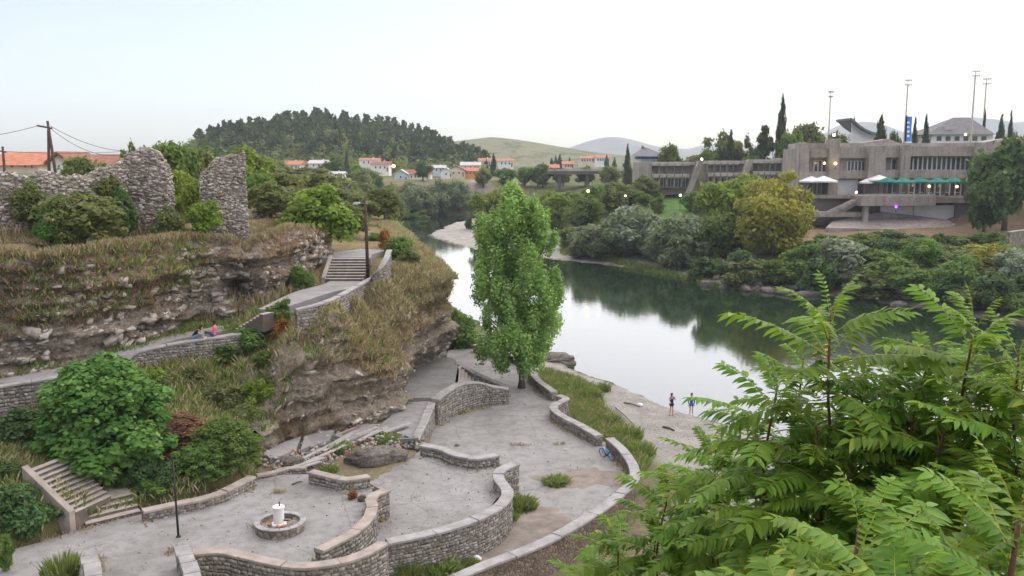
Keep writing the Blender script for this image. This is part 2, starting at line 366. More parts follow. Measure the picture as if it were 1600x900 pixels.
# ------------------------------------------------------------------ object helpers
def tag(o, label=None, cat=None, group=None, kind=None):
    if label: o['label'] = label
    if cat: o['category'] = cat
    if group: o['group'] = group
    if kind: o['kind'] = kind
    return o
def link(name, me, mat=None, parent=None):
    o = bpy.data.objects.new(name, me); COL.objects.link(o)
    if mat is not None:
        if not me.materials: me.materials.append(M[mat] if isinstance(mat, str) else mat)
    if parent is not None: o.parent = parent
    return o
def empty(name, loc, rz=0.0):
    o = bpy.data.objects.new(name, None); COL.objects.link(o)
    o.empty_display_size = 0.3
    o.location = loc; o.rotation_euler = (0, 0, rz); return o
def copy_tree(o, parent=None):
    c = o.copy(); COL.objects.link(c); c.parent = parent
    for ch in o.children: copy_tree(ch, c)
    return c
def np_mesh(name, V, F, tone=None, smooth=False):
    """V (n,3); F (m,k) all faces with k corners"""
    V = np.asarray(V, np.float32); F = np.asarray(F, np.int32)
    me = bpy.data.meshes.new(name); k = F.shape[1]; m = F.shape[0]
    me.vertices.add(len(V)); me.vertices.foreach_set('co', V.ravel())
    me.loops.add(m * k); me.loops.foreach_set('vertex_index', F.ravel())
    me.polygons.add(m); me.polygons.foreach_set('loop_start', np.arange(0, m * k, k, dtype=np.int32))
    if smooth: me.polygons.foreach_set('use_smooth', np.ones(m, bool))
    me.update(calc_edges=True)
    if tone is not None:
        a = me.attributes.new('tone', 'FLOAT', 'FACE'); a.data.foreach_set('value', np.asarray(tone, np.float32))
    return me
class MB:
    """collects boxes, prisms and tubes into one mesh"""
    def __init__(s): s.v = []; s.f = []
    def add(s, V, F):
        b = len(s.v); s.v += [tuple(x) for x in V]; s.f += [tuple(i + b for i in f) for f in F]; return s
    def box(s, x0, x1, y0, y1, z0, z1):
        return s.add([(x0, y0, z0), (x1, y0, z0), (x1, y1, z0), (x0, y1, z0), (x0, y0, z1), (x1, y0, z1), (x1, y1, z1), (x0, y1, z1)],
                     [(0, 3, 2, 1), (4, 5, 6, 7), (0, 1, 5, 4), (1, 2, 6, 5), (2, 3, 7, 6), (3, 0, 4, 7)])
    def hexa(s, lo, hi):
        n = len(lo)
        return s.add(list(lo) + list(hi), [tuple(range(n - 1, -1, -1)), tuple(range(n, 2 * n))] + [(i, (i + 1) % n, n + (i + 1) % n, n + i) for i in range(n)])
    def tube(s, pts, rads, n=8, caps=True):
        pts = [Vector(p) for p in pts]; V = []; F = []
        for i, p in enumerate(pts):
            d = (pts[min(i + 1, len(pts) - 1)] - pts[max(i - 1, 0)])
            d = d.normalized() if d.length > 1e-9 else Vector((0, 0, 1))
            u = d.cross(Vector((0, 0, 1)) if abs(d.z) < 0.95 else Vector((1, 0, 0))).normalized(); w = d.cross(u)
            for k in range(n):
                a = 2 * math.pi * k / n; V.append(p + (u * math.cos(a) + w * math.sin(a)) * rads[i])
        for i in range(len(pts) - 1):
            for k in range(n):
                F.append((i * n + k, i * n + (k + 1) % n, (i + 1) * n + (k + 1) % n, (i + 1) * n + k))
        if caps: F += [tuple(range(n - 1, -1, -1)), tuple(range((len(pts) - 1) * n, len(pts) * n))]
        return s.add(V, F)
    def lathe(s, prof, n=20, c=(0, 0, 0)):
        V = []; F = []
        for r, z in prof:
            for k in range(n):
                a = 2 * math.pi * k / n; V.append((c[0] + r * math.cos(a), c[1] + r * math.sin(a), c[2] + z))
        for i in range(len(prof) - 1):
            for k in range(n): F.append((i * n + k, i * n + (k + 1) % n, (i + 1) * n + (k + 1) % n, (i + 1) * n + k))
        F += [tuple(range(n - 1, -1, -1)), tuple(range((len(prof) - 1) * n, len(prof) * n))]
        return s.add(V, F)
    def build(s, name, mat, parent=None, smooth=False, bevel=0.0):
        me = bpy.data.meshes.new(name); me.from_pydata(s.v, [], s.f)
        if smooth:
            me.polygons.foreach_set('use_smooth', np.ones(len(me.polygons), bool))
        me.update()
        o = link(name, me, mat, parent)
        if bevel > 0:
            b = o.modifiers.new('bevel', 'BEVEL'); b.width = bevel; b.segments = 1; b.limit_method = 'ANGLE'
        return o
def catmull(pts, step=0.4):
    """smooth polyline through points (any dimension), resampled"""
    p = [np.array(q, float) for q in pts]; p = [2 * p[0] - p[1]] + p + [2 * p[-1] - p[-2]]; out = []
    for i in range(1, len(p) - 2):
        a, b, c, d = p[i - 1], p[i], p[i + 1], p[i + 2]
        n = max(1, int(np.linalg.norm(c - b) / step))
        for k in range(n):
            t = k / n
            out.append(0.5 * (2 * b + (c - a) * t + (2 * a - 5 * b + 4 * c - d) * t * t + (3 * b - a - 3 * c + d) * t ** 3))
    out.append(p[-2]); return np.array(out)

# ================================================================== TERRAIN
def seg_dist(X, Y, pl):
    """distance from points to a polyline"""
    d = np.full(X.shape, 1e9)
    for (x0, y0), (x1, y1) in zip(pl[:-1], pl[1:]):
        ex, ey = x1 - x0, y1 - y0; L = ex * ex + ey * ey + 1e-9
        t = np.clip(((X - x0) * ex + (Y - y0) * ey) / L, 0, 1)
        d = np.minimum(d, np.hypot(X - x0 - t * ex, Y - y0 - t * ey))
    return d
def in_poly(X, Y, pl):
    r = np.zeros(X.shape, bool); n = len(pl); j = n - 1
    for i in range(n):
        xi, yi = pl[i]; xj, yj = pl[j]
        c = ((yi > Y) != (yj > Y)) & (X < (xj - xi) * (Y - yi) / (yj - yi + 1e-12) + xi); r ^= c; j = i
    return r
def sdist(X, Y, pl):
    d = seg_dist(X, Y, pl + [pl[0]]); return np.where(in_poly(X, Y, pl), d, -d)
def xy(*a):
    return [tuple(P(px, py, z)[:2]) for px, py, z in a]

LEFT_BANK = [(75, -60), (48, 10)] + xy((1560, 860, 0), (1400, 770, 0), (1250, 700, 0), (1180, 676, 0), (1130, 662, 0), (1080, 647, 0), (1030, 630, 0), (985, 608, 0), (930, 592, 0), (885, 574, 0)) \
    + [(5.6, 93), (2, 98), (-3, 108), (-8, 125), (-14, 150), (-22, 190), (-36, 228), (-62, 262), (-110, 292), (-220, 330)]
RIGHT_BANK = [(-230, 372), (-120, 345)] + xy((600, 343, 0), (640, 340, 0), (690, 337, 0), (726, 337, 0), (741, 341, 0), (728, 347, 0), (700, 353, 0), (680, 361, 0), (671, 367, 0), (682, 373, 0), (705, 380, 0), (740, 389, 0),
    (800, 398, 0), (880, 407, 0), (950, 414, 0), (1040, 427, 0), (1095, 440, 0), (1180, 452, 0), (1250, 458, 0), (1330, 466, 0), (1420, 478, 0), (1520, 494, 0), (1640, 515, 0)) + [(110, 60), (130, -60)]
RIVER = LEFT_BANK + RIGHT_BANK

# upper left-bank land: slope + middle bluff (Q1), ruin plateau (Q2), collapsed strip behind plazas (Q0)
E3 = xy((-260, 925, 4.1), (-60, 882, 4.1), (0, 862, 4.1), (60, 846, 4.1), (122, 826, 4.1), (218, 800, 4.1), (300, 782, 4.1), (396, 748, 4.1), (398, 712, 3.6))
C2 = xy((440, 690, 3.5), (500, 672, 3.6), (560, 656, 3.7), (605, 634, 3.8), (630, 606, 3.8)) + [(-8.3, 70.5), (-7.6, 74.5), (-7.2, 79), (-8.5, 86), (-11, 96), (-14.5, 112)]
Q1 = E3 + C2 + [(-18, 130), (-60, 160), (-110, 90), (-110, 30), (-40, 25)]
Q1_PTS = [(-260, 925, 4.2), (-60, 882, 4.2), (60, 846, 4.3), (218, 800, 4.3), (300, 775, 4.5), (396, 735, 4.5), (300, 700, 5.6), (200, 720, 5.3), (60, 720, 6.0), (150, 650, 6.6), (0, 640, 7.2), (240, 620, 7.2),
    (330, 610, 6.9), (300, 570, 8.2), (380, 590, 7.2), (-100, 640, 7.4),
    (-200, 625, 8.1), (-60, 605, 8.3), (0, 597, 8.4), (90, 584, 8.7), (190, 553, 9.0), (260, 533, 9.2), (330, 519, 9.4), (372, 511, 9.5), (415, 489, 10.8), (440, 478, 11.0), (480, 462, 11.2), (530, 447, 11.3), (562, 440, 11.4),
    (530, 437, 11.4), (520, 410, 12.7), (545, 402, 12.85), (600, 394, 12.85), (560, 385, 12.9),
    (395, 640, 5.6), (430, 610, 6.8), (480, 590, 7.2), (560, 602, 6.3), (600, 570, 6.9), (640, 490, 9.4), (638, 435, 11.6), (520, 525, 8.8), (430, 545, 8.7), (560, 505, 9.3), (605, 452, 11.1), (380, 560, 8.6), (640, 408, 12.4), (655, 412, 12.0)]
_q = np.array([tuple(P(*a)) for a in Q1_PTS] + [(-9.5, 78, 11.8), (-12, 88, 12.4), (-18, 100, 13), (-30, 120, 13.5), (-60, 60, 9), (-70, 100, 13), (-50, 30, 5)] + [tuple(P(118, 805, 4.72).lerp(P(44, 734, 6.6), t_) + o_) for t_ in (0.15, 0.45, 0.75, 1.0) for o_ in (Vector((-1.0, -0.6, -0.25)), Vector((1.0, 0.6, -0.85)))] + [tuple(P(150, 800, 4.1)), tuple(P(185, 788, 4.15)), tuple(P(140, 785, 4.3))] + [(q_.x + 0.35, q_.y - 0.55, zt_ - 0.5) for q_, zt_ in ((P(462, 483, 11.6), 11.6), (P(490, 476, 11.75), 11.75), (P(520, 466, 11.85), 11.85), (P(550, 450, 11.95), 11.95), (P(575, 436, 12.1), 12.0), (P(592, 420, 12.9), 12.6))])
_D = np.hypot(_q[:, None, 0] - _q[None, :, 0], _q[:, None, 1] - _q[None, :, 1])
_W = np.linalg.solve(np.block([[_D + 0.02 * np.eye(len(_q)), np.ones((len(_q), 1))], [np.ones((1, len(_q))), np.zeros((1, 1))]]), np.append(_q[:, 2], 0))
def q1_h(X, Y):
    s = np.zeros(X.shape) + _W[-1]
    for (x, y, z), w in zip(_q, _W[:-1]): s = s + w * np.hypot(X - x, Y - y)
    return s
C1 = xy((-330, 640, 8.0), (-150, 615, 8.2), (0, 590, 8.5), (100, 574, 8.8), (200, 544, 9.2), (300, 506, 9.6), (365, 484, 10.4), (415, 462, 11.2), (455, 445, 11.5), (490, 425, 11.8), (508, 400, 12.8))
Q2 = C1 + [(-14.6, 80), (-16, 92), (-17, 110), (-24, 150), (-34, 195), (-50, 225), (-75, 248), (-130, 275), (-260, 300), (-500, 320), (-500, 30), (-90, 28)]
Q0 = xy((385, 760, 3.3), (480, 745, 3.3), (575, 756, 3.3), (660, 708, 3.3), (672, 640, 3.3), (690, 560, 3.0), (640, 560, 3.3), (560, 640, 3.3), (420, 680, 3.3))

def height(X, Y):
    X = np.asarray(X, float); Y = np.asarray(Y, float); sh = X.shape; X = X.ravel(); Y = Y.ravel()
    p3 = np.stack([X, Y, 0 * X], 1)
    sd = -sdist(X, Y, RIVER)                                   # >0 on land
    dl, dr = seg_dist(X, Y, LEFT_BANK), seg_dist(X, Y, RIGHT_BANK)
    left = dl < dr
    rag = sd + 0.5 * fbm(p3 / 2.2, 3, 5) * np.clip(Y / 80, 0.3, 3)
    zl = np.interp(rag, [-9, -1, 0, 1.5, 5, 12, 25], [-2.2, -0.25, 0.0, 0.22, 0.5, 0.8, 1.1])
    zlf = np.interp(rag, [-9, -1, 0, 3, 10, 22, 40], [-2.2, -0.2, 0.0, 0.8, 4, 12.5, 14])
    fl = sstep(Y, 100, 125) * sstep(X, -6, -12)
    zl = zl * (1 - fl) + zlf * fl
    # right bank: steep overgrown slope near the building, gravel shore and lawn further left, village bluff far left
    ppx = X / np.maximum(Y, 20)
    zr_near = np.interp(rag, [-9, -1, 0, 2, 6, 14, 30, 48, 64, 72], [-2.2, -0.3, 0.0, 0.7, 2.1, 4.2, 6.1, 6.9, 8.0, 13.0])
    zr_mid = np.interp(rag, [-9, -1, 0, 4, 8, 20, 45, 75], [-2.2, -0.3, 0.0, 0.5, 1.4, 5.5, 10.0, 12.6])
    zr_far = np.interp(rag, [-9, -1, 0, 2, 6, 12, 20], [-2.2, -0.3, 0.0, 1.5, 6, 12, 13])
    a = sstep(ppx, 0.2, 0.3); b = sstep(ppx, -0.02, 0.03)
    bar = xy((760, 335, 0), (640, 365, 0), (690, 395, 0), (900, 415, 0), (960, 420, 0), (880, 360, 0), (820, 330, 0))
    fb = sstep(sdist(X, Y, bar), -4, 10)
    zr_bar = np.interp(rag, [-9, -1, 0, 6, 20, 40, 80], [-2.2, -0.3, 0, 0.6, 1.2, 2.0, 5])
    zr = zr_mid * (1 - a) + zr_near * a
    zr = zr * b + zr_far * (1 - b)
    zr = zr * (1 - fb) + np.minimum(zr, zr_bar) * fb
    z = np.where(left, zl, zr)
    near = (Y < 180) & (Y > -20) & (X < 10)
    z0 = z.copy()
    # collapsed strip
    s = sdist(X, Y, Q0); w = sstep(s, -0.4, 0.1); z = np.maximum(z, w * 3.25 + (1 - w) * z0)
    s = sdist(X, Y, Q1); w = sstep(s, 0.15, 0.7); h1 = q1_h(X, Y) + 0.22 * fbm(p3 / 2.5, 4, 3)
    h1 = np.clip(h1, 3.4, 14); z = np.where(left, np.maximum(z, w * h1 + (1 - w) * z), z)
    s = sdist(X, Y, Q2); w = sstep(s, 3.4, 4.4)
    h2 = 15.55 + 0.5 * sstep(s, 2, 8) + 0.25 * fbm(p3 / 3.0, 4, 9) - 1.6 * sstep(Y, 75, 130)
    h2 = h2 - 0.7 * sstep(X, -17.5, -13.5) * (1 - sstep(Y, 75, 90))
    z = np.where(left, np.maximum(z, w * h2 + (1 - w) * z), z)
    # steep bank below the viewpoint (the tree of heaven grows on it)
    d = np.hypot((X - 4) / 1.6, Y + 1.0)
    z = np.maximum(z, np.interp(d, [0, 2.2, 5.5, 9, 13, 18], [17.5, 17.3, 14.0, 9.0, 3.5, 0.0]) * (d < 18) + z * (d >= 18))
    z = z + np.where(sd > 60, 0.5, 0.15) * fbm(p3 / 18, 3, 11) * sstep(sd, 20, 60) * (Y > 110)
    return z.reshape(sh)
def H(x, y):
    return float(height(np.array([x]), np.array([y]))[0])

def axis(segs):
    o = [segs[0][0]]
    for a, b, s0, s1 in segs:
        n = max(2, int(abs(b - a) / ((s0 + s1) / 2)))
        t = np.linspace(0, 1, n + 1)[1:]
        u = (t * s0 + t * t * (s1 - s0) / 2) / ((s0 + s1) / 2)
        o += list(a + (b - a) * u)
    return np.array(o)
ax = axis([(-9000, -700, 900, 60), (-700, -200, 50, 10), (-200, -48, 6, 1.2), (-48, 14, 0.55, 0.55), (14, 60, 0.8, 1.5), (60, 220, 1.6, 6), (220, 700, 8, 50), (700, 9000, 60, 900)])
ay = axis([(-150, 0, 25, 2.0), (0, 30, 1.2, 0.7), (30, 92, 0.6, 0.6), (92, 230, 0.8, 2.2), (230, 420, 2.3, 5), (420, 900, 8, 30), (900, 9000, 60, 800)])
GX, GY = np.meshgrid(ax, ay)
GZ = height(GX, GY)
nx, ny = len(ax), len(ay)
idx = np.arange(nx * ny).reshape(ny, nx)
FQ = np.stack([idx[:-1, :-1], idx[:-1, 1:], idx[1:, 1:], idx[1:, :-1]], -1).reshape(-1, 4)
def H(x, y):
    i = int(np.clip(np.searchsorted(ax, x) - 1, 0, nx - 2)); j = int(np.clip(np.searchsorted(ay, y) - 1, 0, ny - 2))
    u = (x - ax[i]) / (ax[i + 1] - ax[i]); v = (y - ay[j]) / (ay[j + 1] - ay[j])
    return float((GZ[j, i] * (1 - u) + GZ[j, i + 1] * u) * (1 - v) + (GZ[j + 1, i] * (1 - u) + GZ[j + 1, i + 1] * u) * v)
gme = np_mesh('ground', np.stack([GX, GY, GZ], -1).reshape(-1, 3), FQ, smooth=True)
# what covers the ground where
X, Y, Z = GX.ravel(), GY.ravel(), GZ.ravel()
sdr = -sdist(X, Y, RIVER); p3 = np.stack([X, Y, Z * 0], 1)
nzz = fbm(p3 / 6, 4, 21)[:, None]
C = np.tile(np.array([0.10, 0.115, 0.045]), (len(X), 1)) * (1 + 0.3 * nzz)
def cover(mask, col):
    global C
    m = np.clip(mask, 0, 1)[:, None]; C = C * (1 - m) + np.array(col) * m
isleft = seg_dist(X, Y, LEFT_BANK) < seg_dist(X, Y, RIGHT_BANK)
ppx = X / np.maximum(Y, 20)
cover(np.where(isleft & (Y < 105), sstep(sdr + 2.5 * nzz[:, 0], 15, 12), 0), (0.27, 0.262, 0.25))
cover(np.where(~isleft & (ppx > 0.03) & (ppx < 0.24), sstep(sdr + 2 * nzz[:, 0], 8, 5), 0), (0.27, 0.25, 0.225))
cover(np.where(~isleft & (ppx >= 0.24), sstep(sdr + nzz[:, 0], 3, 2), 0), (0.2, 0.185, 0.16))
bar = xy((800, 339, 0), (740, 330, 0), (660, 350, 0), (640, 370, 0), (690, 395, 0), (900, 418, 0), (960, 425, 0), (930, 395, 0), (860, 368, 0))
cover(np.where(~isleft, sstep(sdist(X, Y, bar), -2, 3), 0), (0.34, 0.33, 0.315))
cover(np.where(sdr < 0.2, 1.0, 0), (0.1, 0.1, 0.08))
s1 = sdist(X, Y, Q1); s2 = sdist(X, Y, Q2)
cover(np.where(isleft, sstep(s1, 0, 1), 0), (0.2, 0.155, 0.09))
cover(np.where(isleft, sstep(s1, 0, 1) * sstep(nzz[:, 0], 0.0, 0.5), 0), (0.12, 0.125, 0.05))
cover(np.where(isleft & (X < -12), sstep(s1, 0, 1) * sstep(Y, 56, 52) * sstep(X, -14, -16), 0) * 0.75, (0.07, 0.08, 0.03))
cover(np.where(isleft, sstep(s2, 0, 1) * sstep(Y, 85, 70), 0), (0.25, 0.2, 0.115))
cover(np.where(isleft & (s1 < 0.3) & (s2 < 0.3) & (Y < 105), sstep(sdr, 13, 17), 0) * 0.8, (0.2, 0.165, 0.12))
lawn = xy((1010, 333, 9), (1040, 303, 11), (1250, 303, 12), (1250, 318, 11), (1085, 340, 8.5))
cover(sstep(sdist(X, Y, lawn), -2, 2), (0.085, 0.16, 0.045))
earth = [(55, 168), (55, 190), (110, 190), (140, 180), (140, 158), (110, 163), (80, 166)]
cover(sstep(sdist(X, Y, earth) + 2 * nzz[:, 0], -2, 2), (0.2, 0.15, 0.1))
cover(np.where(~isleft & (ppx < 0.02) & (Y < 420) & (Y > 300), sstep(sdr, 18, 22) * 0.6, 0), (0.2, 0.2, 0.09))
cover(np.where(~isleft & (ppx < 0.02) & (Y < 420) & (Y > 300), sstep(sdr, 0, 2) * sstep(sdr, 19, 15) * 0.7, 0), (0.22, 0.18, 0.14))
ca = gme.attributes.new('cover', 'FLOAT_COLOR', 'POINT')
ca.data.foreach_set('color', np.concatenate([np.clip(C, 0, 1), np.ones((len(C), 1))], 1).astype(np.float32).ravel())
tag(link('ground', gme, 'ground'), kind='structure')

wme = bpy.data.meshes.new('river')
wme.from_pydata([(-400, -140, 0), (400, -140, 0), (400, 480, 0), (-400, 480, 0)], [], [(0, 1, 2, 3)])
tag(link('river', wme, 'water'), kind='structure')

# ------------------------------------------------------------------ far hills
def ridge(name, prof, Y0, depth, mat, zb=8, nz=0.06, nscale=90, ny_=40):
    px = np.array([p[0] for p in prof], float); py = np.array([p[1] for p in prof], float)
    xs = (px - 800) / FPX * Y0; zs = np.array([PY(a, b, Y0).z for a, b in prof])
    n = max(60, int((xs[-1] - xs[0]) / depth * 50)); u = np.linspace(xs[0], xs[-1], n); v = np.linspace(-1, 1, ny_)
    # smooth the ridge profile
    zt = np.interp(u, xs, zs); k = np.hanning(9); k /= k.sum(); zt = np.convolve(np.pad(zt, 4, 'edge'), k, 'valid')
    U, Vv = np.meshgrid(u, v); bell = np.cos(np.clip(np.abs(Vv), 0, 1) * math.pi / 2) ** 1.3
    q = np.stack([U.ravel() / nscale, (Vv * depth).ravel() / nscale, 0 * U.ravel()], 1)
    nn = fbm(q, 5, 31).reshape(U.shape)
    Z = zb + (zt[None, :] - zb) * bell * (1 + nz * nn * (0.3 + np.abs(Vv)) * 2) - 3 * (bell < 0.02)
    i = np.arange(n * ny_).reshape(ny_, n); F = np.stack([i[:-1, :-1], i[:-1, 1:], i[1:, 1:], i[1:, :-1]], -1).reshape(-1, 4)
    me = np_mesh(name, np.stack([U, Y0 + Vv * depth, Z], -1).reshape(-1, 3), F, smooth=True)
    return tag(link(name, me, mat), kind='structure'), (U, Y0 + Vv * depth, Z)
def mk_hill(name, a, b, c, s1, s2):
    m, nt, out = nodes_of(name); v = geopos(nt)
    n1 = tex_noise(nt, v, s1, 6, 0.65); n2 = tex_noise(nt, v, s2, 5, 0.7)
    r = ramp(nt, n1.outputs['Fac'], [(0.35, a), (0.6, b)])
    f = ramp(nt, n2.outputs['Fac'], [(0.5, (0, 0, 0)), (0.6, (1, 1, 1))])
    x = mixc(nt, f.outputs[0], r.outputs[0], c)
    principled(nt, out, x, 1.0, bump(nt, n2.outputs['Fac'], 0.6, 4.0), 0.05); return m
M['hill1'] = mk_hill('wooded_hill_soil', (0.1, 0.1, 0.05), (0.18, 0.15, 0.09), (0.06, 0.075, 0.03), 0.02, 0.08)
M['hill2'] = mk_hill('dry_scrub_hill', (0.13, 0.14, 0.07), (0.19, 0.18, 0.1), (0.07, 0.09, 0.04), 0.008, 0.035)
M['mount'] = mk_hill('bare_mountain', (0.13, 0.14, 0.12), (0.18, 0.18, 0.16), (0.1, 0.11, 0.09), 0.001, 0.005)
_, hillg = ridge('hill', [(270, 275), (305, 258), (325, 243), (350, 230), (400, 218), (450, 205), (490, 198), (530, 200), (600, 208), (650, 220), (700, 238), (740, 255), (790, 272)], 620, 190, 'hill1', 11)
ridge('hill', [(560, 262), (640, 240), (700, 222), (740, 217), (770, 213.5), (800, 216), (840, 223), (880, 231), (930, 239), (1000, 245), (1100, 252)], 1500, 330, 'hill2', 11, 0.05, 130)
ridge('mountain', [(820, 250), (870, 238), (900, 227), (925, 219), (953, 213), (985, 219), (1010, 227), (1040, 231), (1075, 233), (1100, 226), (1130, 222), (1170, 227), (1220, 232), (1280, 215), (1310, 200), (1330, 185), (1350, 192), (1380, 212), (1430, 205), (1470, 193), (1500, 183), (1530, 186), (1560, 194), (1590, 188), (1640, 180), (1750, 200), (1900, 215)], 4600, 900, 'mount', 5, 0.05, 350)

# ================================================================== STONE HELPERS
CUBE = np.array([(-1, -1, -1), (1, -1, -1), (1, 1, -1), (-1, 1, -1), (-1, -1, 1), (1, -1, 1), (1, 1, 1), (-1, 1, 1)], float)
CF = np.array([(0, 3, 2, 1), (4, 5, 6, 7), (0, 1, 5, 4), (1, 2, 6, 5), (2, 3, 7, 6), (3, 0, 4, 7)])
def blocks(name, pos, ax_u, ax_n, dims, mat, parent, rng, jit=0.22, tone=None):
    """irregular stone blocks: u along the face, n out of the face, third = up-ish; dims half sizes (n,3) in (u,n,w)"""
    pos = np.asarray(pos, float); u = np.asarray(ax_u, float); n = np.asarray(ax_n, float)
    u /= np.linalg.norm(u, axis=1, keepdims=True); n /= np.linalg.norm(n, axis=1, keepdims=True); w = np.cross(u, n)
    k = len(pos); c = CUBE[None] * (1 + rng.uniform(-jit, jit, (k, 8, 3))); c = c * np.asarray(dims)[:, None, :]
    V = pos[:, None] + c[..., 0:1] * u[:, None] + c[..., 1:2] * n[:, None] + c[..., 2:3] * w[:, None]
    F = (CF[None] + (np.arange(k) * 8)[:, None, None]).reshape(-1, 4)
    t = np.repeat(rng.random(k) if tone is None else tone, 6)
    o = link(name, np_mesh(name, V.reshape(-1, 3), F, t), mat, parent)
    return o
def ico(sub=1):
    bm = bmesh.new(); bmesh.ops.create_icosphere(bm, subdivisions=sub, radius=1)
    V = np.array([v.co[:] for v in bm.verts]); F = np.array([[v.index for v in f.verts] for f in bm.faces]); bm.free(); return V, F
ICO1, ICO2, ICO4 = ico(1), ico(2), ico(4)
def boulder(name, loc, dims, rz, mat, seed, parent=None, base=ICO4, rough=0.35):
    V, F = base; V = V.copy(); d = fbm(V * 1.4 + seed * 3.1, 5, seed, 0.55)
    V = V * (1 + rough * d)[:, None]
    # facet it: push towards a boxy rock
    V = np.sign(V) * np.abs(V) ** 0.8
    V[:, 2] = np.maximum(V[:, 2], -0.55)
    c, s = math.cos(rz), math.sin(rz); V = V * np.array(dims); V = np.stack([V[:, 0] * c - V[:, 1] * s, V[:, 0] * s + V[:, 1] * c, V[:, 2]], 1)
    o = link(name, np_mesh(name, V, F, smooth=False), mat, parent); o.location = loc; return o
def scatter_rubble(name, centers, sizes, mat, parent, rng):
    V0, F0 = ICO1; k = len(centers)
    c = V0[None] * (1 + rng.uniform(-0.3, 0.3, (k, len(V0), 1))) * np.asarray(sizes)[:, None, None] * rng.uniform(0.6, 1.3, (k, 1, 3))
    V = c + np.asarray(centers)[:, None]
    F = (F0[None] + (np.arange(k) * len(V0))[:, None, None]).reshape(-1, 3)
    return link(name, np_mesh(name, V.reshape(-1, 3), F, np.repeat(rng.random(k), len(F0))), mat, parent)

# ================================================================== CLIFFS
def cliff(name, line, mat, seed, nv=44, amp=0.8, bulge=0.4, over=None, holes=(), back=2.6, top_in=1.3, step=0.22, drop=0.8):
    pl = catmull(line, step); n = len(pl)
    d = np.gradient(pl, axis=0); k = np.hanning(15); k /= k.sum()
    d = np.stack([np.convolve(np.pad(d[:, i], 7, 'edge'), k, 'valid') for i in (0, 1)], 1)
    d /= np.linalg.norm(d, axis=1, keepdims=True); N = np.stack([d[:, 1], -d[:, 0]], 1)
    s = np.concatenate([[0], np.cumsum(np.linalg.norm(np.diff(pl, axis=0), axis=1))])
    zt = height(pl[:, 0] - N[:, 0] * top_in, pl[:, 1] - N[:, 1] * top_in)
    zb = height(pl[:, 0] + N[:, 0] * 1.4, pl[:, 1] + N[:, 1] * 1.4) - drop
    kk = np.hanning(9); kk /= kk.sum(); zt = np.convolve(np.pad(zt, 4, 'edge'), kk, 'valid'); zb = np.convolve(np.pad(zb, 4, 'edge'), kk, 'valid')
    rows = []
    for j in range(nv):
        v = j / (nv - 1); z = zb + (zt - zb) * v
        q = np.stack([pl[:, 0], pl[:, 1], z], 1)
        # bedding: ledges and recesses run almost level
        bed = vnoise(np.stack([s * 0.10, 0 * s + seed, z * 1.25 + 0.25 * vnoise(np.stack([s * .3, z * .3, 0 * s], 1), 4)], 1), seed)
        bed2 = vnoise(np.stack([s * 0.25, 0 * s + seed, z * 3.6], 1), seed + 3)
        off = bulge * math.sin(math.pi * min(1, v * 1.05)) + amp * (0.6 * np.clip(bed * 3.0, -1, 1) + 0.3 * np.clip(bed2 * 2.5, -1, 1)) + amp * 0.65 * fbm(q * 0.45, 3, seed + 9) + amp * 0.38 * fbm(q * 1.9, 3, seed + 19) + 0.16 * np.abs(fbm(q * 4.2, 3, seed + 29))
        if over is not None: off = off + np.interp(s, over[0], over[1]) * sstep(v, 0.12, 0.6)
        off = off * (0.3 + 0.7 * sstep(1 - v, 0.0, 0.12)) - 0.5 * sstep(v, 0.88, 1.0)
        for hs, hz, rs, rz_, dep in holes:
            off = off - dep * np.exp(-(((s - hs) / rs) ** 4 + ((z - hz) / rz_) ** 4))
        rows.append(np.stack([pl[:, 0] + N[:, 0] * off, pl[:, 1] + N[:, 1] * off, z + 0.12 * fbm(q * 1.3, 2, seed + 5)], 1))
    last = rows[-1]
    for t in np.linspace(0.15, 1, 7):
        b = last[:, :2] - N * (back * t)
        hz = height(b[:, 0], b[:, 1])
        z = np.maximum(last[:, 2] * (1 - t) + hz * t, hz) + 0.10 * (1 - t) * 1.5 - 0.3 * (t > 0.95) + 0.06
        rows.append(np.stack([b[:, 0], b[:, 1], z], 1))
    V = np.stack(rows, 0); m = len(rows); i = np.arange(m * n).reshape(m, n)
    F = np.stack([i[:-1, :-1], i[:-1, 1:], i[1:, 1:], i[1:, :-1]], -1).reshape(-1, 4)
    me = np_mesh(name, V.reshape(-1, 3), F, smooth=True)
    o = tag(link(name, me, mat), kind='structure')
    return V, s
def near_s(line, pt, step=0.16):
    pl = catmull(line, step); s = np.concatenate([[0], np.cumsum(np.linalg.norm(np.diff(pl, axis=0), axis=1))])
    return float(s[np.argmin(np.hypot(pl[:, 0] - pt[0], pl[:, 1] - pt[1]))])
s_cave = near_s(C1, P(372, 478, 10.7)); s_slot = near_s(C1, P(240, 520, 9.7)); s_slot2 = near_s(C1, P(318, 480, 11.4))
CL1, _ = cliff('cliff', C1, 'rock1', 3, amp=0.62, bulge=0.3, nv=72, step=0.16, holes=[(s_cave, 11.8, 1.1, 0.8, 2.6), (s_slot, 10.3, 2.2, 0.35, 1.1), (s_slot2, 12.1, 1.6, 0.2, 0.8)], top_in=4.6, back=5.2)
s_fin = near_s(C2, (-7.4, 76)); s_n = near_s(C2, (-8.3, 70.5))
CL2, _ = cliff('cliff', xy((402, 708, 3.6)) + C2, 'rock2', 8, amp=0.75, bulge=0.35, nv=66, step=0.16, over=([0, s_n - 3, s_n, s_fin, s_fin + 6, 99], [0.2, 0.2, -0.3, 1.9, 1.0, 0.3]), back=2.2, top_in=1.0)

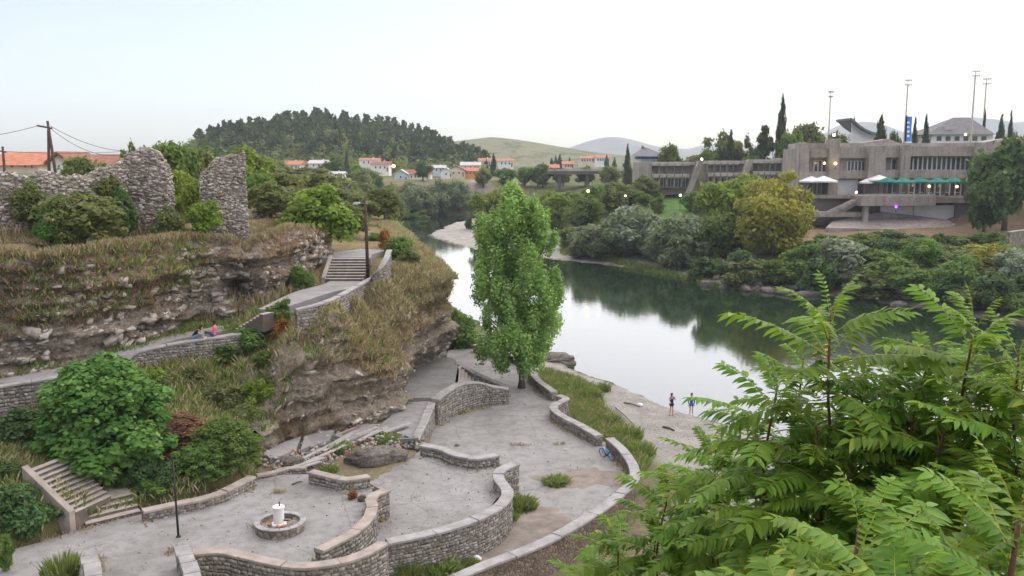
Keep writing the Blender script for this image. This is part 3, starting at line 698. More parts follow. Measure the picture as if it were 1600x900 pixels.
def cliff_blocks(name, V, r0, r1, lo, hi, n, size, label, seed):
    """angular stones weathering out of a cliff face"""
    rg = np.random.default_rng(seed); m = V.shape[1]; r = rg.integers(r0, r1, n); c = rg.integers(int(m * lo) + 1, int(m * hi) - 1, n)
    du = V[r, c + 1] - V[r, c - 1]; dv = V[r + 1, c] - V[r - 1, c]; N = np.cross(du, dv); N /= np.linalg.norm(N, axis=1, keepdims=True) + 1e-9
    keep = fbm(V[r, c] * 0.5, 3, seed) > -0.12; r, c, du, N = r[keep], c[keep], du[keep], N[keep]; k = len(r)
    sz = size[0] * (size[1] / size[0]) ** (rg.random(k) ** 1.7); N = N + rg.normal(0, 0.25, (k, 3)); N /= np.linalg.norm(N, axis=1, keepdims=True); u = du - N * (du * N).sum(1, keepdims=True)
    dm = np.stack([sz * rg.uniform(0.8, 2.0, k), sz * rg.uniform(0.3, 0.7, k), sz * rg.uniform(0.35, 0.8, k)], 1)
    o = blocks(name, V[r, c] - N * dm[:, 1:2] * 0.35, u, N, dm, 'cliffblock', None, rg, 0.35); return tag(o, label, 'stones', kind='stuff')
cliff_blocks('cliff_stones', CL1, 4, 62, 0.1, 0.98, 3400, (0.05, 0.3), 'angular pale stones weathering out of the upper cliff', 61)
cliff_blocks('cliff_stones', CL2, 4, 56, 0.0, 0.98, 2200, (0.05, 0.26), 'angular stones weathering out of the middle bluff', 62)

# ================================================================== PLAZAS AND PATHS
def slab(name, px, z, thick, mat, kind='structure', smooth_step=None):
    pts = [tuple(P(a, b, z)[:2]) for a, b in px]
    mb = MB(); mb.hexa([(x, y, z - thick) for x, y in pts], [(x, y, z) for x, y in pts])
    o = mb.build(name, mat)
    return tag(o, kind=kind)
def area2(p): return sum(p[i][0] * p[(i + 1) % len(p)][1] - p[(i + 1) % len(p)][0] * p[i][1] for i in range(len(p)))
def slab2(name, px, z, thick, mat):
    pts = [tuple(P(a, b, z)[:2]) for a, b in px]
    if area2(pts) < 0: pts = pts[::-1]
    mb = MB(); n = len(pts)
    mb.add([(x, y, z) for x, y in pts] + [(x, y, z - thick) for x, y in pts], [tuple(range(n))] + [(i, n + i, n + (i + 1) % n, (i + 1) % n) for i in range(n)])
    return tag(mb.build(name, mat), kind='structure')
A_PX = [(560, 700), (640, 650), (690, 600), (700, 548), (742, 540), (772, 549), (800, 557), (826, 565), (837, 588), (857, 611), (867, 627), (864, 641), (884, 657), (908, 671), (938, 690), (956, 692), (976, 716), (988, 740), (984, 760), (950, 790), (900, 826), (850, 851), (800, 873), (750, 893), (690, 920), (560, 940)]
slab2('paving', A_PX, 2.0, 1.8, 'paving')
B_PX = [(600, 768), (588, 800), (565, 828), (520, 858), (560, 862), (602, 850), (700, 828), (760, 798), (786, 768), (777, 742), (780, 722), (740, 724), (700, 712), (662, 700), (640, 716), (600, 738), (572, 752)]
slab2('paving', B_PX, 3.2, 2.4, 'paving')
C_PX = [(-260, 930), (-60, 885), (0, 864), (60, 848), (122, 828), (218, 803), (300, 784), (396, 750), (425, 742), (487, 741), (530, 751), (577, 757), (584, 772), (585, 790), (574, 812), (545, 838), (500, 866), (560, 880), (470, 890), (400, 877), (345, 866), (300, 872), (288, 900), (300, 960), (-260, 1010)]
slab2('paving', C_PX, 4.0, 3.2, 'paving')
D_PX = [(628, 622), (630, 590), (642, 570), (690, 556), (712, 561), (717, 578), (716, 596), (700, 606), (681, 621)]
slab2('paving', D_PX, 3.8, 2.2, 'paving')
# tilted slab E leaning from the upper terrace down to the rubble
e = [P(588, 668, 3.35), P(636, 629, 3.6), P(676, 626, 3.6), P(664, 652, 3.5), P(646, 684, 3.35)]
mb = MB(); mb.hexa([(p.x, p.y, 1.6) for p in e][::-1], [tuple(p) for p in e][::-1])
mb2 = MB(); n = len(e); mb2.add([tuple(p) for p in e] + [(p.x, p.y, 1.6) for p in e], [tuple(range(n))[::-1]] + [(i, (i + 1) % n, n + (i + 1) % n, n + i) for i in range(n)])
tag(mb2.build('paving', 'paving'), kind='structure')
# dirt washed over the low corner of the lower terrace
rng = np.random.default_rng(4)
def patch(name, cx, cy, rx, ry, z, hgt, mat, seed, rz=0.0):
    rings, seg = 7, 72; V = [(cx, cy, z + hgt)]; F = []
    for i in range(1, rings + 1):
        for k in range(seg):
            a = 2 * math.pi * k / seg; r = i / rings
            w = 1 + 0.5 * float(fbm(np.array([[math.cos(a) * 1.7 + seed, math.sin(a) * 1.7, seed]]), 4)[0])
            x, y = rx * r * w * math.cos(a), ry * r * w * math.sin(a)
            x, y = x * math.cos(rz) - y * math.sin(rz), x * math.sin(rz) + y * math.cos(rz)
            V.append((cx + x, cy + y, z + hgt * (1 - r * r) + (0.03 * random.random() if i < rings else -0.03)))
    for k in range(seg): F.append((0, 1 + k, 1 + (k + 1) % seg))
    for i in range(rings - 1):
        for k in range(seg):
            a = 1 + i * seg + k; b = 1 + i * seg + (k + 1) % seg; F.append((a, a + seg, b + seg, b))
    me = bpy.data.meshes.new(name); me.from_pydata(V, [], F); me.polygons.foreach_set('use_smooth', np.ones(len(me.polygons), bool))
    return tag(link(name, me, mat), kind='structure')
random.seed(3)
q = P(925, 745, 2.0); patch('dirt', q.x, q.y, 3.0, 1.9, 2.004, 0.035, 'dirt', 2)
q = P(820, 830, 2.0); patch('dirt', q.x, q.y, 3.6, 2.2, 2.004, 0.10, 'dirt', 5, 0.7)
q = P(690, 880, 2.0); patch('dirt', q.x, q.y, 3.6, 2.0, 2.004, 0.12, 'dirt', 8, 0.4)
q = P(1000, 480, 0)

def ribbon(name, pts, width, thick, mat, kind='structure'):
    c = catmull(pts, 0.5); d = np.gradient(c[:, :2], axis=0); d /= np.linalg.norm(d, axis=1, keepdims=True); nrm = np.stack([-d[:, 1], d[:, 0]], 1)
    w = np.interp(np.linspace(0, 1, len(c)), np.linspace(0, 1, len(width)), width)[:, None] / 2
    l = np.concatenate([c[:, :2] + nrm * w, c[:, 2:]], 1); r = np.concatenate([c[:, :2] - nrm * w, c[:, 2:]], 1)
    dn = np.array([0, 0, -thick]); V = np.concatenate([l, r, l + dn, r + dn]); n = len(c); F = []
    for i in range(n - 1):
        F += [(n + i, n + i + 1, i + 1, i), (2 * n + i, i, i + 1, 2 * n + i + 1), (n + i, 3 * n + i, 3 * n + i + 1, n + i + 1)]
    F += [(0, n, 3 * n, 2 * n), (n - 1, 3 * n - 1, 4 * n - 1, 2 * n - 1)]
    me = bpy.data.meshes.new(name); me.from_pydata([tuple(x) for x in V], [], F); me.update()
    return tag(link(name, me, mat), kind=kind)
def pp(*a): return [tuple(P(*q)) for q in a]
ribbon('path', pp((-200, 622, 8.45), (-60, 603, 8.55), (0, 594, 8.65), (90, 580, 8.9), (190, 549, 9.2), (260, 529, 9.42), (330, 516, 9.62), (366, 508, 9.72)), [1.8, 1.8, 1.8], 0.5, 'path')
ribbon('path', pp((418, 484, 11.05), (450, 471, 11.3), (490, 456, 11.46), (530, 446, 11.55), (548, 438, 11.6)), [1.6, 2.4, 3.0, 3.0], 0.6, 'path')
ribbon('path', pp((541, 402.5, 13.06), (550, 396, 13.08), (585, 390, 13.08)), [4.0, 3.8, 3.0], 0.7, 'path')

# ================================================================== WALLS
WALL_LINES = []
def wall(name, label, pts, zbot, thick=0.4, cop='coping', seg=2.2, cat='wall', clad=(1, 1), group=None, over=0.06, ch=0.13, seed=1, skew=0.03, body='wallstone'):
    """pts: list of (x,y,ztop); a masonry body, facing stones and coping slabs"""
    c = catmull(pts, 0.35); n = len(c); d = np.gradient(c[:, :2], axis=0); d /= np.linalg.norm(d, axis=1, keepdims=True); nr = np.stack([-d[:, 1], d[:, 0]], 1)
    WALL_LINES.append((c, nr, thick))
    base = Vector((float(c[:, 0].mean()), float(c[:, 1].mean()), zbot)); root = empty(name, base); off = np.array(base)
    tag(root, label, cat, group); rg = np.random.default_rng(seed)
    def rib(i0, i1, w, z0, z1):
        m = i1 - i0 + 1; cc = c[i0:i1 + 1]; nn = nr[i0:i1 + 1]
        l = cc[:, :2] + nn * w; r = cc[:, :2] - nn * w
        V = np.concatenate([np.column_stack([l, z1[i0:i1 + 1]]), np.column_stack([r, z1[i0:i1 + 1]]), np.column_stack([l, z0[i0:i1 + 1]]), np.column_stack([r, z0[i0:i1 + 1]])]) - off
        F = []
        for i in range(m - 1): F += [(m + i, m + i + 1, i + 1, i), (2 * m + i, i, i + 1, 2 * m + i + 1), (m + i, 3 * m + i, 3 * m + i + 1, m + i + 1), (2 * m + i, 2 * m + i + 1, 3 * m + i + 1, 3 * m + i)]
        F += [(0, m, 3 * m, 2 * m), (m - 1, 3 * m - 1, 4 * m - 1, 2 * m - 1)]
        return V, F
    zt = c[:, 2]; zb = np.full(n, zbot)
    V, F = rib(0, n - 1, thick / 2, zb, zt - ch); mb = MB(); mb.add(V, F); mb.build('masonry', body, root)
    s = np.concatenate([[0], np.cumsum(np.linalg.norm(np.diff(c[:, :2], axis=0), axis=1))]); L = s[-1]
    k = max(1, round(L / seg)); cuts = [int(round(np.interp(L * i / k, s, np.arange(n)))) for i in range(k + 1)]
    for a, b in zip(cuts[:-1], cuts[1:]):
        if b <= a: continue
        jz = rg.uniform(-0.015, 0.015); V, F = rib(a, b, thick / 2 + over + rg.uniform(-0.012, 0.012), zt - ch + jz, zt + jz)
        ce = V.mean(0); V = ce + (V - ce) * np.array([0.992, 0.992, 1]); V[:, :2] += rg.uniform(-skew, skew, 2)
        mb = MB(); mb.add(V, F); mb.build('coping_slab', cop, root, bevel=0.02)
    pos, uu, nn, dm = [], [], [], []
    for side, on in ((1, clad[0]), (-1, clad[1])):
        if not on: continue
        zz = zbot + 0.1; zmax = float(zt.max()) - ch
        while zz < zmax - 0.04:
            hh = rg.uniform(0.05, 0.1); t = rg.uniform(0, 0.3)
            while t < L - 0.1:
                ln = rg.uniform(0.05, 0.1) * rg.choice([1, 1, 1.6, 2.4]); m = t + ln
                if m < L:
                    i = np.interp(m, s, np.arange(n)); i0 = int(i)
                    if zz + hh < zt[i0] - ch:
                        q_ = np.array([np.interp(m, s, c[:, 0]), np.interp(m, s, c[:, 1]), zz + hh]); nv = np.array([*(nr[i0] * side), 0])
                        pos.append(q_ + nv * (thick / 2 - 0.025 + rg.uniform(-0.012, 0.012)) + np.array([0, 0, rg.uniform(-0.02, 0.02)]) - off); uu.append([*d[i0], 0]); nn.append(nv); dm.append([ln * 0.93, rg.uniform(0.03, 0.055), hh * 0.95])
                t += 2 * ln + 0.02
            zz += 2 * hh + 0.02
    if pos: tag(blocks('facing_stones', pos, uu, nn, dm, 'stones', root, rg, 0.24), kind='stuff')
    return root
def wp(z, *a): return [tuple(P(x, y, z)) for x, y in a]
wall('river_parapet', 'low curving stone parapet beside the poplar and the bush at the rock foot', wp(2.75, (742, 538), (772, 547), (802, 555), (824, 563), (830, 578), (840, 592), (858, 606), (866, 612)), 0.3, 0.45, seed=2)
wall('river_parapet', 'S-bent stone parapet with step notch between poplar and grassy bank', wp(2.75, (872, 617), (884, 622), (866, 632), (868, 641), (884, 652), (908, 664), (936, 680)), 0.3, 0.5, seed=3)
wall('river_parapet', 'long bowed stone parapet that the blue bicycle leans on', wp(2.8, (952, 684), (974, 704), (990, 730), (987, 752), (955, 781), (905, 816), (855, 843), (800, 866), (752, 884), (690, 912), (620, 950)), 0.1, 0.5, seed=4, seg=3.2, clad=(0, 0), body='dirtwall')
wall('terrace_parapet', 'stone parapet curving round the oval middle terrace in front of weeds', wp(3.95, (806, 723), (783, 733), (779, 745), (793, 768), (778, 790), (740, 810), (690, 826), (640, 838), (604, 845)), 0.9, 0.5, seed=5)
wall('terrace_parapet', 'buff stone parapet sweeping in front of the small fountain', wp(4.65, (600, 846), (572, 862), (530, 876), (476, 883), (430, 878), (390, 869), (345, 859), (300, 862)), 0.9, 0.45, 'coping_warm', seed=6)
wall('dividing_parapet', 'S-curved wall with brown coping between fountain terrace and oval terrace', wp(4.6, (604, 764), (584, 772), (578, 780), (582, 792), (574, 811), (548, 833), (498, 859)), 2.6, 0.42, 'coping_warm', seed=7)
wall('low_parapet', 'short low curved wall with pale coping at back of oval terrace', wp(3.85, (660, 694), (690, 700), (715, 710), (745, 714), (777, 709)), 1.8, 0.5, seed=8)
wall('low_parapet', 'short low curved wall with buff coping beside the fallen concrete chunk', wp(4.65, (486, 736), (512, 742), (540, 748), (576, 743)), 3.0, 0.42, 'coping_warm', seed=9)
wall('stone_revetment', 'tall grey stone retaining wall below the upper ramp, its top rising to steps', [tuple(P(678, 624, 3.9)), tuple(P(700, 608, 4.1)), tuple(P(722, 598, 4.2)), tuple(P(748, 597, 3.9)), tuple(P(770, 603, 3.5)), tuple(P(794, 606, 3.3))], 1.8, 0.6, seed=10)
wall('stone_revetment', 'short stone wall under the tilted pale slab beside the rubble', [tuple(P(675, 627, 3.7)), tuple(P(664, 655, 3.6)), tuple(P(648, 688, 3.45))], 1.8, 0.45, seed=11)
wall('stair_parapet', 'low sloping stone wall beside the small steps near the poplar', [tuple(P(715, 566, 3.9)), tuple(P(740, 580, 3.5)), tuple(P(765, 592, 3.0)), tuple(P(790, 602, 2.75))], 1.8, 0.4, seed=12)
wall('garden_kerb', 'low stone kerb wall at foot of ivy mound along the fountain terrace', wp(4.55, (222, 797), (260, 789), (310, 778), (350, 766), (394, 744)), 3.6, 0.4, 'coping_warm', seed=13)
wall('garden_kerb', 'thin tilted stone wall in front of the collapsed decking', wp(4.2, (400, 742), (424, 738), (450, 731), (478, 730)), 3.2, 0.3, 'coping_warm', seed=14)
wall('parapet_stub', 'straight stone parapet ending beside the thin black post', [tuple(P(284, 852, 4.9)), tuple(P(296, 885, 4.9)), tuple(P(316, 940, 4.9))], 0.9, 0.5, seed=15, seg=0.9)
wall('parapet_stub', 'straight stone parapet stub among weeds below the garden steps', [tuple(P(140, 868, 4.85)), tuple(P(145, 900, 4.85)), tuple(P(150, 950, 4.85))], 0.9, 0.55, seed=16, seg=0.9)
wall('lower_ledge', 'lower curved stone ledge below the fountain terrace parapet', wp(3.7, (312, 881), (345, 880), (385, 885), (420, 895), (450, 915)), 0.9, 0.5, seed=17)
wall('path_parapet', 'stone wall of the cliff path that the seated pair sit on', [tuple(P(196, 560, 9.0)), tuple(P(214, 548, 9.35)), tuple(P(260, 538, 9.55)), tuple(P(310, 530, 9.72)), tuple(P(350, 524, 9.8)), tuple(P(374, 520, 9.85))], 7.2, 0.5, seed=18)
wall('path_parapet', 'stone wall of the cliff path partly hidden by the leafy fig bush', [tuple(P(-120, 622, 8.7)), tuple(P(0, 602, 8.85)), tuple(P(60, 592, 8.95)), tuple(P(120, 583, 9.1))], 6.6, 0.5, seed=19)
wall('path_parapet', 'low kerb wall along the bluff path up to the lamp post', [tuple(P(462, 483, 11.6)), tuple(P(490, 476, 11.75)), tuple(P(520, 466, 11.85)), tuple(P(550, 450, 11.95)), tuple(P(575, 436, 12.1)), tuple(P(592, 420, 12.9)), tuple(P(604, 402, 13.6)), tuple(P(608, 390, 13.6))], 9.6, 0.35, seed=20)
wall('concrete_revetment', 'concrete river wall below the cafe bank on the far shore', [tuple(P(1575, 362, 9.6)), tuple(P(1610, 358, 9.6)), tuple(P(1680, 352, 9.6))], 5.0, 0.6, seed=21, clad=(0, 0), seg=4)

# ================================================================== STAIRS
def stairs(name, label, A, B, side, width, n, parent_wall=None, mat='step', side_wall=(0.25, 0.12), sides=(1, 0)):
    """A bottom edge start, B top edge start, side: unit plan vector along each step"""
    A, B, w = Vector(A), Vector(B), Vector((*side, 0)).normalized()
    root = empty(name, A); tag(root, label, 'stairs'); u = (B - A); run = Vector((u.x, u.y, 0)); rise = u.z / n
    for i in range(n):
        p0 = run * (i / n); p1 = run * ((i + 1.12) / n); z1 = rise * (i + 1); z0 = rise * i - 1.0
        e = run.normalized() * 0.03
        lo = [p0, p0 + w * width, p1 + w * width, p1]
        if (run.cross(w)).z > 0: lo = lo[::-1]
        mb = MB(); mb.hexa([(q.x, q.y, z0) for q in lo], [(q.x, q.y, z1 - 0.05) for q in lo]); st = mb.build('step', 'steprise', root)
        lo2 = [p0 - e, p0 - e + w * width, p1 + w * width, p1]
        if (run.cross(w)).z > 0: lo2 = lo2[::-1]
        mb = MB(); mb.hexa([(q.x, q.y, z1 - 0.048) for q in lo2], [(q.x, q.y, z1) for q in lo2]); mb.build('tread', mat, st, bevel=0.01)
    for on, base in ((sides[0], Vector((0, 0, 0)) - w * (side_wall[0] + 0.004)), (sides[1], w * (width + 0.004))):
        if not on: continue
        t = side_wall[0]; hh = side_wall[1] + rise
        a = base; b = base + w * t; c = b + run; d_ = a + run
        lo = [a, b, c, d_]; zz = [0, 0, u.z, u.z]
        if (run.cross(w)).z > 0: lo, zz = lo[::-1], zz[::-1]
        mb = MB(); mb.hexa([(q.x, q.y, z - 1.6) for q, z in zip(lo, zz)], [(q.x, q.y, z + hh) for q, z in zip(lo, zz)]); mb.build('string_wall', 'coping_warm', root, bevel=0.02)
    return root
def unit2(a, b):
    v = Vector((b.x - a.x, b.y - a.y)); v.normalize(); return v
a, b = P(134, 824, 4.0), P(220, 803, 4.0)
w_ = unit2(a, b); back = Vector((-w_.y, w_.x)); B1 = Vector((a.x, a.y, 4.72)) + Vector((*back, 0)) * 1.5
stairs('garden_stairs', 'short flight of four wide stone steps rising from the fountain terrace', a + Vector((0, 0, 0.0)), B1, w_, (b - a).length, 4, sides=(0, 0))
lz = 4.72
l = [B1 - Vector((*w_, 0)) * 0.6, B1 + Vector((*w_, 0)) * ((b - a).length), B1 + Vector((*w_, 0)) * ((b - a).length) + Vector((*back, 0)) * 1.3, B1 - Vector((*w_, 0)) * 0.9 + Vector((*back, 0)) * 1.3]
mb = MB(); mb.hexa([(q_.x, q_.y, lz - 0.9) for q_ in l], [(q_.x, q_.y, lz + 0.004) for q_ in l]); tag(mb.build('landing', 'step'), kind='structure')
a2, b2 = P(118, 805, 4.72), P(44, 734, 6.6)
r2 = unit2(a2, b2); w2 = Vector((r2.y, -r2.x)); w2 = w2 if w2.x > 0 else -w2
stairs('garden_stairs', 'long narrow flight of stone steps climbing beside dark bushes under the fig', a2, b2, w2, 2.2, 11, side_wall=(0.35, 0.1))
a, b = P(368, 517, 9.72), P(410, 491, 11.05)
r3 = unit2(a, b); w3 = Vector((-r3.y, r3.x))
stairs('path_stairs', 'pale stone steps on the cliff path behind the seated pair', a, b, w3, 1.6, 8, sides=(0, 0))
a, b = P(508, 439, 11.6), P(519, 414, 13.05)
aR = P(568, 439, 11.6); w4 = unit2(a, aR); bk = Vector((-w4.y, w4.x)); bb = Vector((a.x, a.y, 13.05)) + Vector((*bk, 0)) * 3.2
stairs('bluff_stairs', 'wide dark stone stairs beside the wooden lamp post', a, bb, w4, (aR - a).length, 8, side_wall=(0.3, 0.1))
b = P(716, 572, 3.8); a = Vector((b.x + 2.1, b.y - 0.2, 2.0))
stairs('terrace_stairs', 'small worn steps between upper ramp and the poplar terrace', a, b, Vector((0.02, -1.0)), 5.6, 8, sides=(0, 0))

# ================================================================== RUINS
def ruin(name, label, pts, thick, seed, dens=30.0, size=(0.06, 0.14), mat='ruinstones', rag=0.4):
    """pts: (x, y, zbase, ztop) along the wall"""
    c = catmull(pts, 0.3); n = len(c); rg = np.random.default_rng(seed)
    d = np.gradient(c[:, :2], axis=0); d /= np.linalg.norm(d, axis=1, keepdims=True); nr = np.stack([-d[:, 1], d[:, 0]], 1)
    base = np.array([c[:, 0].mean(), c[:, 1].mean(), c[:, 2].min()]); root = empty(name, base); tag(root, label, 'ruin')
    q = np.stack([c[:, 0], c[:, 1], 0 * c[:, 0]], 1)
    zt = c[:, 3] + rag * fbm(q * 0.8, 4, seed) - 0.1 ; zb = c[:, 2] - 0.6
    nv = 18; rows = []
    prof = [(-1, t) for t in np.linspace(0, 1, nv)] + [(u, 1.0) for u in (-0.4, 0.2, 0.7)] + [(1, t) for t in np.linspace(1, 0, nv)]
    for u, t in prof:
        z = zb + (zt - zb) * t; tp = 1 - 0.28 * t ** 3
        p = np.stack([c[:, 0], c[:, 1], z], 1); w = (u * thick / 2 * tp)[:, None] if hasattr(u, 'shape') else u * thick / 2 * tp
        off = 0.16 * fbm(p * 0.9 + u * 5, 4, seed + 2) - 0.25 * np.clip(fbm(p * 0.5 + u * 3, 2, seed + 6), 0, 1) * (1 if abs(u) == 1 else 0)
        xyp = c[:, :2] + nr * (w + np.sign(u) * off)[:, None]
        zz = z + (0.15 * fbm(np.stack([c[:, 0] + u * 9, c[:, 1], 0 * z], 1) * 2, 3, seed + 4) if t == 1 else 0)
        rows.append(np.column_stack([xyp, zz]))
    V = np.stack(rows, 1) - base; k = len(prof); i = np.arange(n * k).reshape(n, k)
    F = np.stack([i[:-1, :-1], i[:-1, 1:], i[1:, 1:], i[1:, :-1]], -1).reshape(-1, 4)
    # close the ends with a fan of quads between both faces
    ends = []
    for r in (0, n - 1):
        for j in range(k // 2):
            a = [i[r, j], i[r, j + 1], i[r, k - 2 - j], i[r, k - 1 - j]]; ends.append(a if r else a[::-1])
    F = np.concatenate([F, np.array(ends)]); W = V.reshape(-1, 3)
    o = link('rubble_core', np_mesh('rubble_core', W, F), 'wallstone', root)
    # stones set over every face
    A, B_, C_, D_ = (W[F[:, j]] for j in range(4)); nn = np.cross(C_ - A, D_ - B_); ar = np.linalg.norm(nn, axis=1) / 2 + 1e-9; nn = nn / (2 * ar[:, None])
    m = int(ar.sum() * dens); f = rg.choice(len(F), m, p=ar / ar.sum()); a, b = rg.random(m)[:, None], rg.random(m)[:, None]
    pos = (A[f] * (1 - a) + B_[f] * a) * (1 - b) + (D_[f] * (1 - a) + C_[f] * a) * b
    N = nn[f]; hv = np.stack([N[:, 1], -N[:, 0], rg.normal(0, 0.12, m)], 1) + 1e-4; hv += (np.abs(N[:, 2:3]) > 0.8) * rg.normal(0, 1, (m, 3))
    u = hv - N * (hv * N).sum(1, keepdims=True)
    sz = rg.uniform(size[0], size[1], m); dm = np.stack([sz * rg.uniform(0.8, 1.5, m), sz * rg.uniform(0.35, 0.7, m), sz * rg.uniform(0.4, 0.75, m)], 1)
    tag(blocks('wall_stones', pos, u, N, dm, mat, root, rg, 0.28), kind='stuff')
    return root
def rp(*a):
    out = []
    for px, pyt, Y in a:
        t = PY(px, pyt, Y); out.append((t.x, t.y, H(t.x, t.y) - 0.1, t.z))
    return out
ruin('castle_ruin', 'long low ruined rubble wall at the cliff top below the leaning wooden pole', rp((-110, 262, 57), (-40, 274, 58), (10, 264, 59), (42, 276, 59.6), (70, 268, 60.2), (104, 281, 61), (135, 274, 62), (165, 262, 63), (192, 254, 64)), 1.1, 5)
ruin('castle_ruin', 'rounded chunk of ruined stone wall between the shrubs and the tall tower stub', rp((186, 258, 64.3), (200, 240, 64.5), (216, 233, 64.6), (240, 234, 64.8), (256, 246, 65), (264, 272, 65)), 1.3, 6)
ruin('castle_ruin', 'tall ruined stone tower stub with a straight right edge on the cliff', rp((312, 274, 66.0), (324, 262, 66.2), (336, 248, 66.4), (350, 241, 66.6), (368, 242, 66.8), (381, 239, 67.0)), 1.8, 7, size=(0.055, 0.11), dens=42, rag=0.16)
ruin('castle_ruin', 'collapsed heap of ruined wall beside the lime green tree', rp((398, 330, 79), (420, 326, 80), (440, 330, 81), (470, 316, 82), (505, 340, 83)), 1.3, 8)

# ================================================================== FOLIAGE
def leaves(pos, nrm, size, rng, aspect=1.6, droop=0.0, tone=None):
    """diamond leaf quads facing nrm (+noise)"""
    n = len(pos); N = nrm + rng.normal(0, 0.55, (n, 3)); N /= np.linalg.norm(N, axis=1, keepdims=True)
    r = rng.normal(0, 1, (n, 3)); r[:, 2] -= droop; u = r - N * (r * N).sum(1, keepdims=True); u /= np.linalg.norm(u, axis=1, keepdims=True); w = np.cross(N, u)
    s = (size * rng.uniform(0.6, 1.35, n))[:, None]; L = s * aspect / 2; Wd = s / 2
    bend = N * s * 0.12
    V = np.stack([pos - u * L, pos + w * Wd - bend + u * L * 0.1, pos + u * L, pos - w * Wd - bend + u * L * 0.1], 1)
    F = np.arange(n * 4).reshape(n, 4)
    return V.reshape(-1, 3), F, (rng.random(n) if tone is None else tone)
def clump_cloud(cl, n, rng, shell=0.45):
    """points on/in ellipsoid clumps: cl rows (x,y,z,rx,ry,rz)"""
    cl = np.asarray(cl, float); vol = (cl[:, 3] * cl[:, 4] * cl[:, 5]) ** 0.7; k = rng.choice(len(cl), n, p=vol / vol.sum())
    d = rng.normal(0, 1, (n, 3)); d /= np.linalg.norm(d, axis=1, keepdims=True)
    r = 1 - shell * rng.random(n) ** 1.6
    r = r * (1 + 0.18 * rng.normal(0, 1, n))
    pos = cl[k, :3] + d * cl[k, 3:] * r[:, None]
    return pos, d, k
def crown_from(cl, n, size, rng, aspect=1.6, droop=0.0, shell=0.45, up=0.35):
    pos, d, k = clump_cloud(cl, n, rng, shell); d = d + np.array([0, 0, up])
    ct = rng.random(len(cl)); t = np.clip(0.35 * ct[k] + 0.65 * rng.random(n), 0, 1)
    return leaves(pos, d, size, rng, aspect, droop, t)
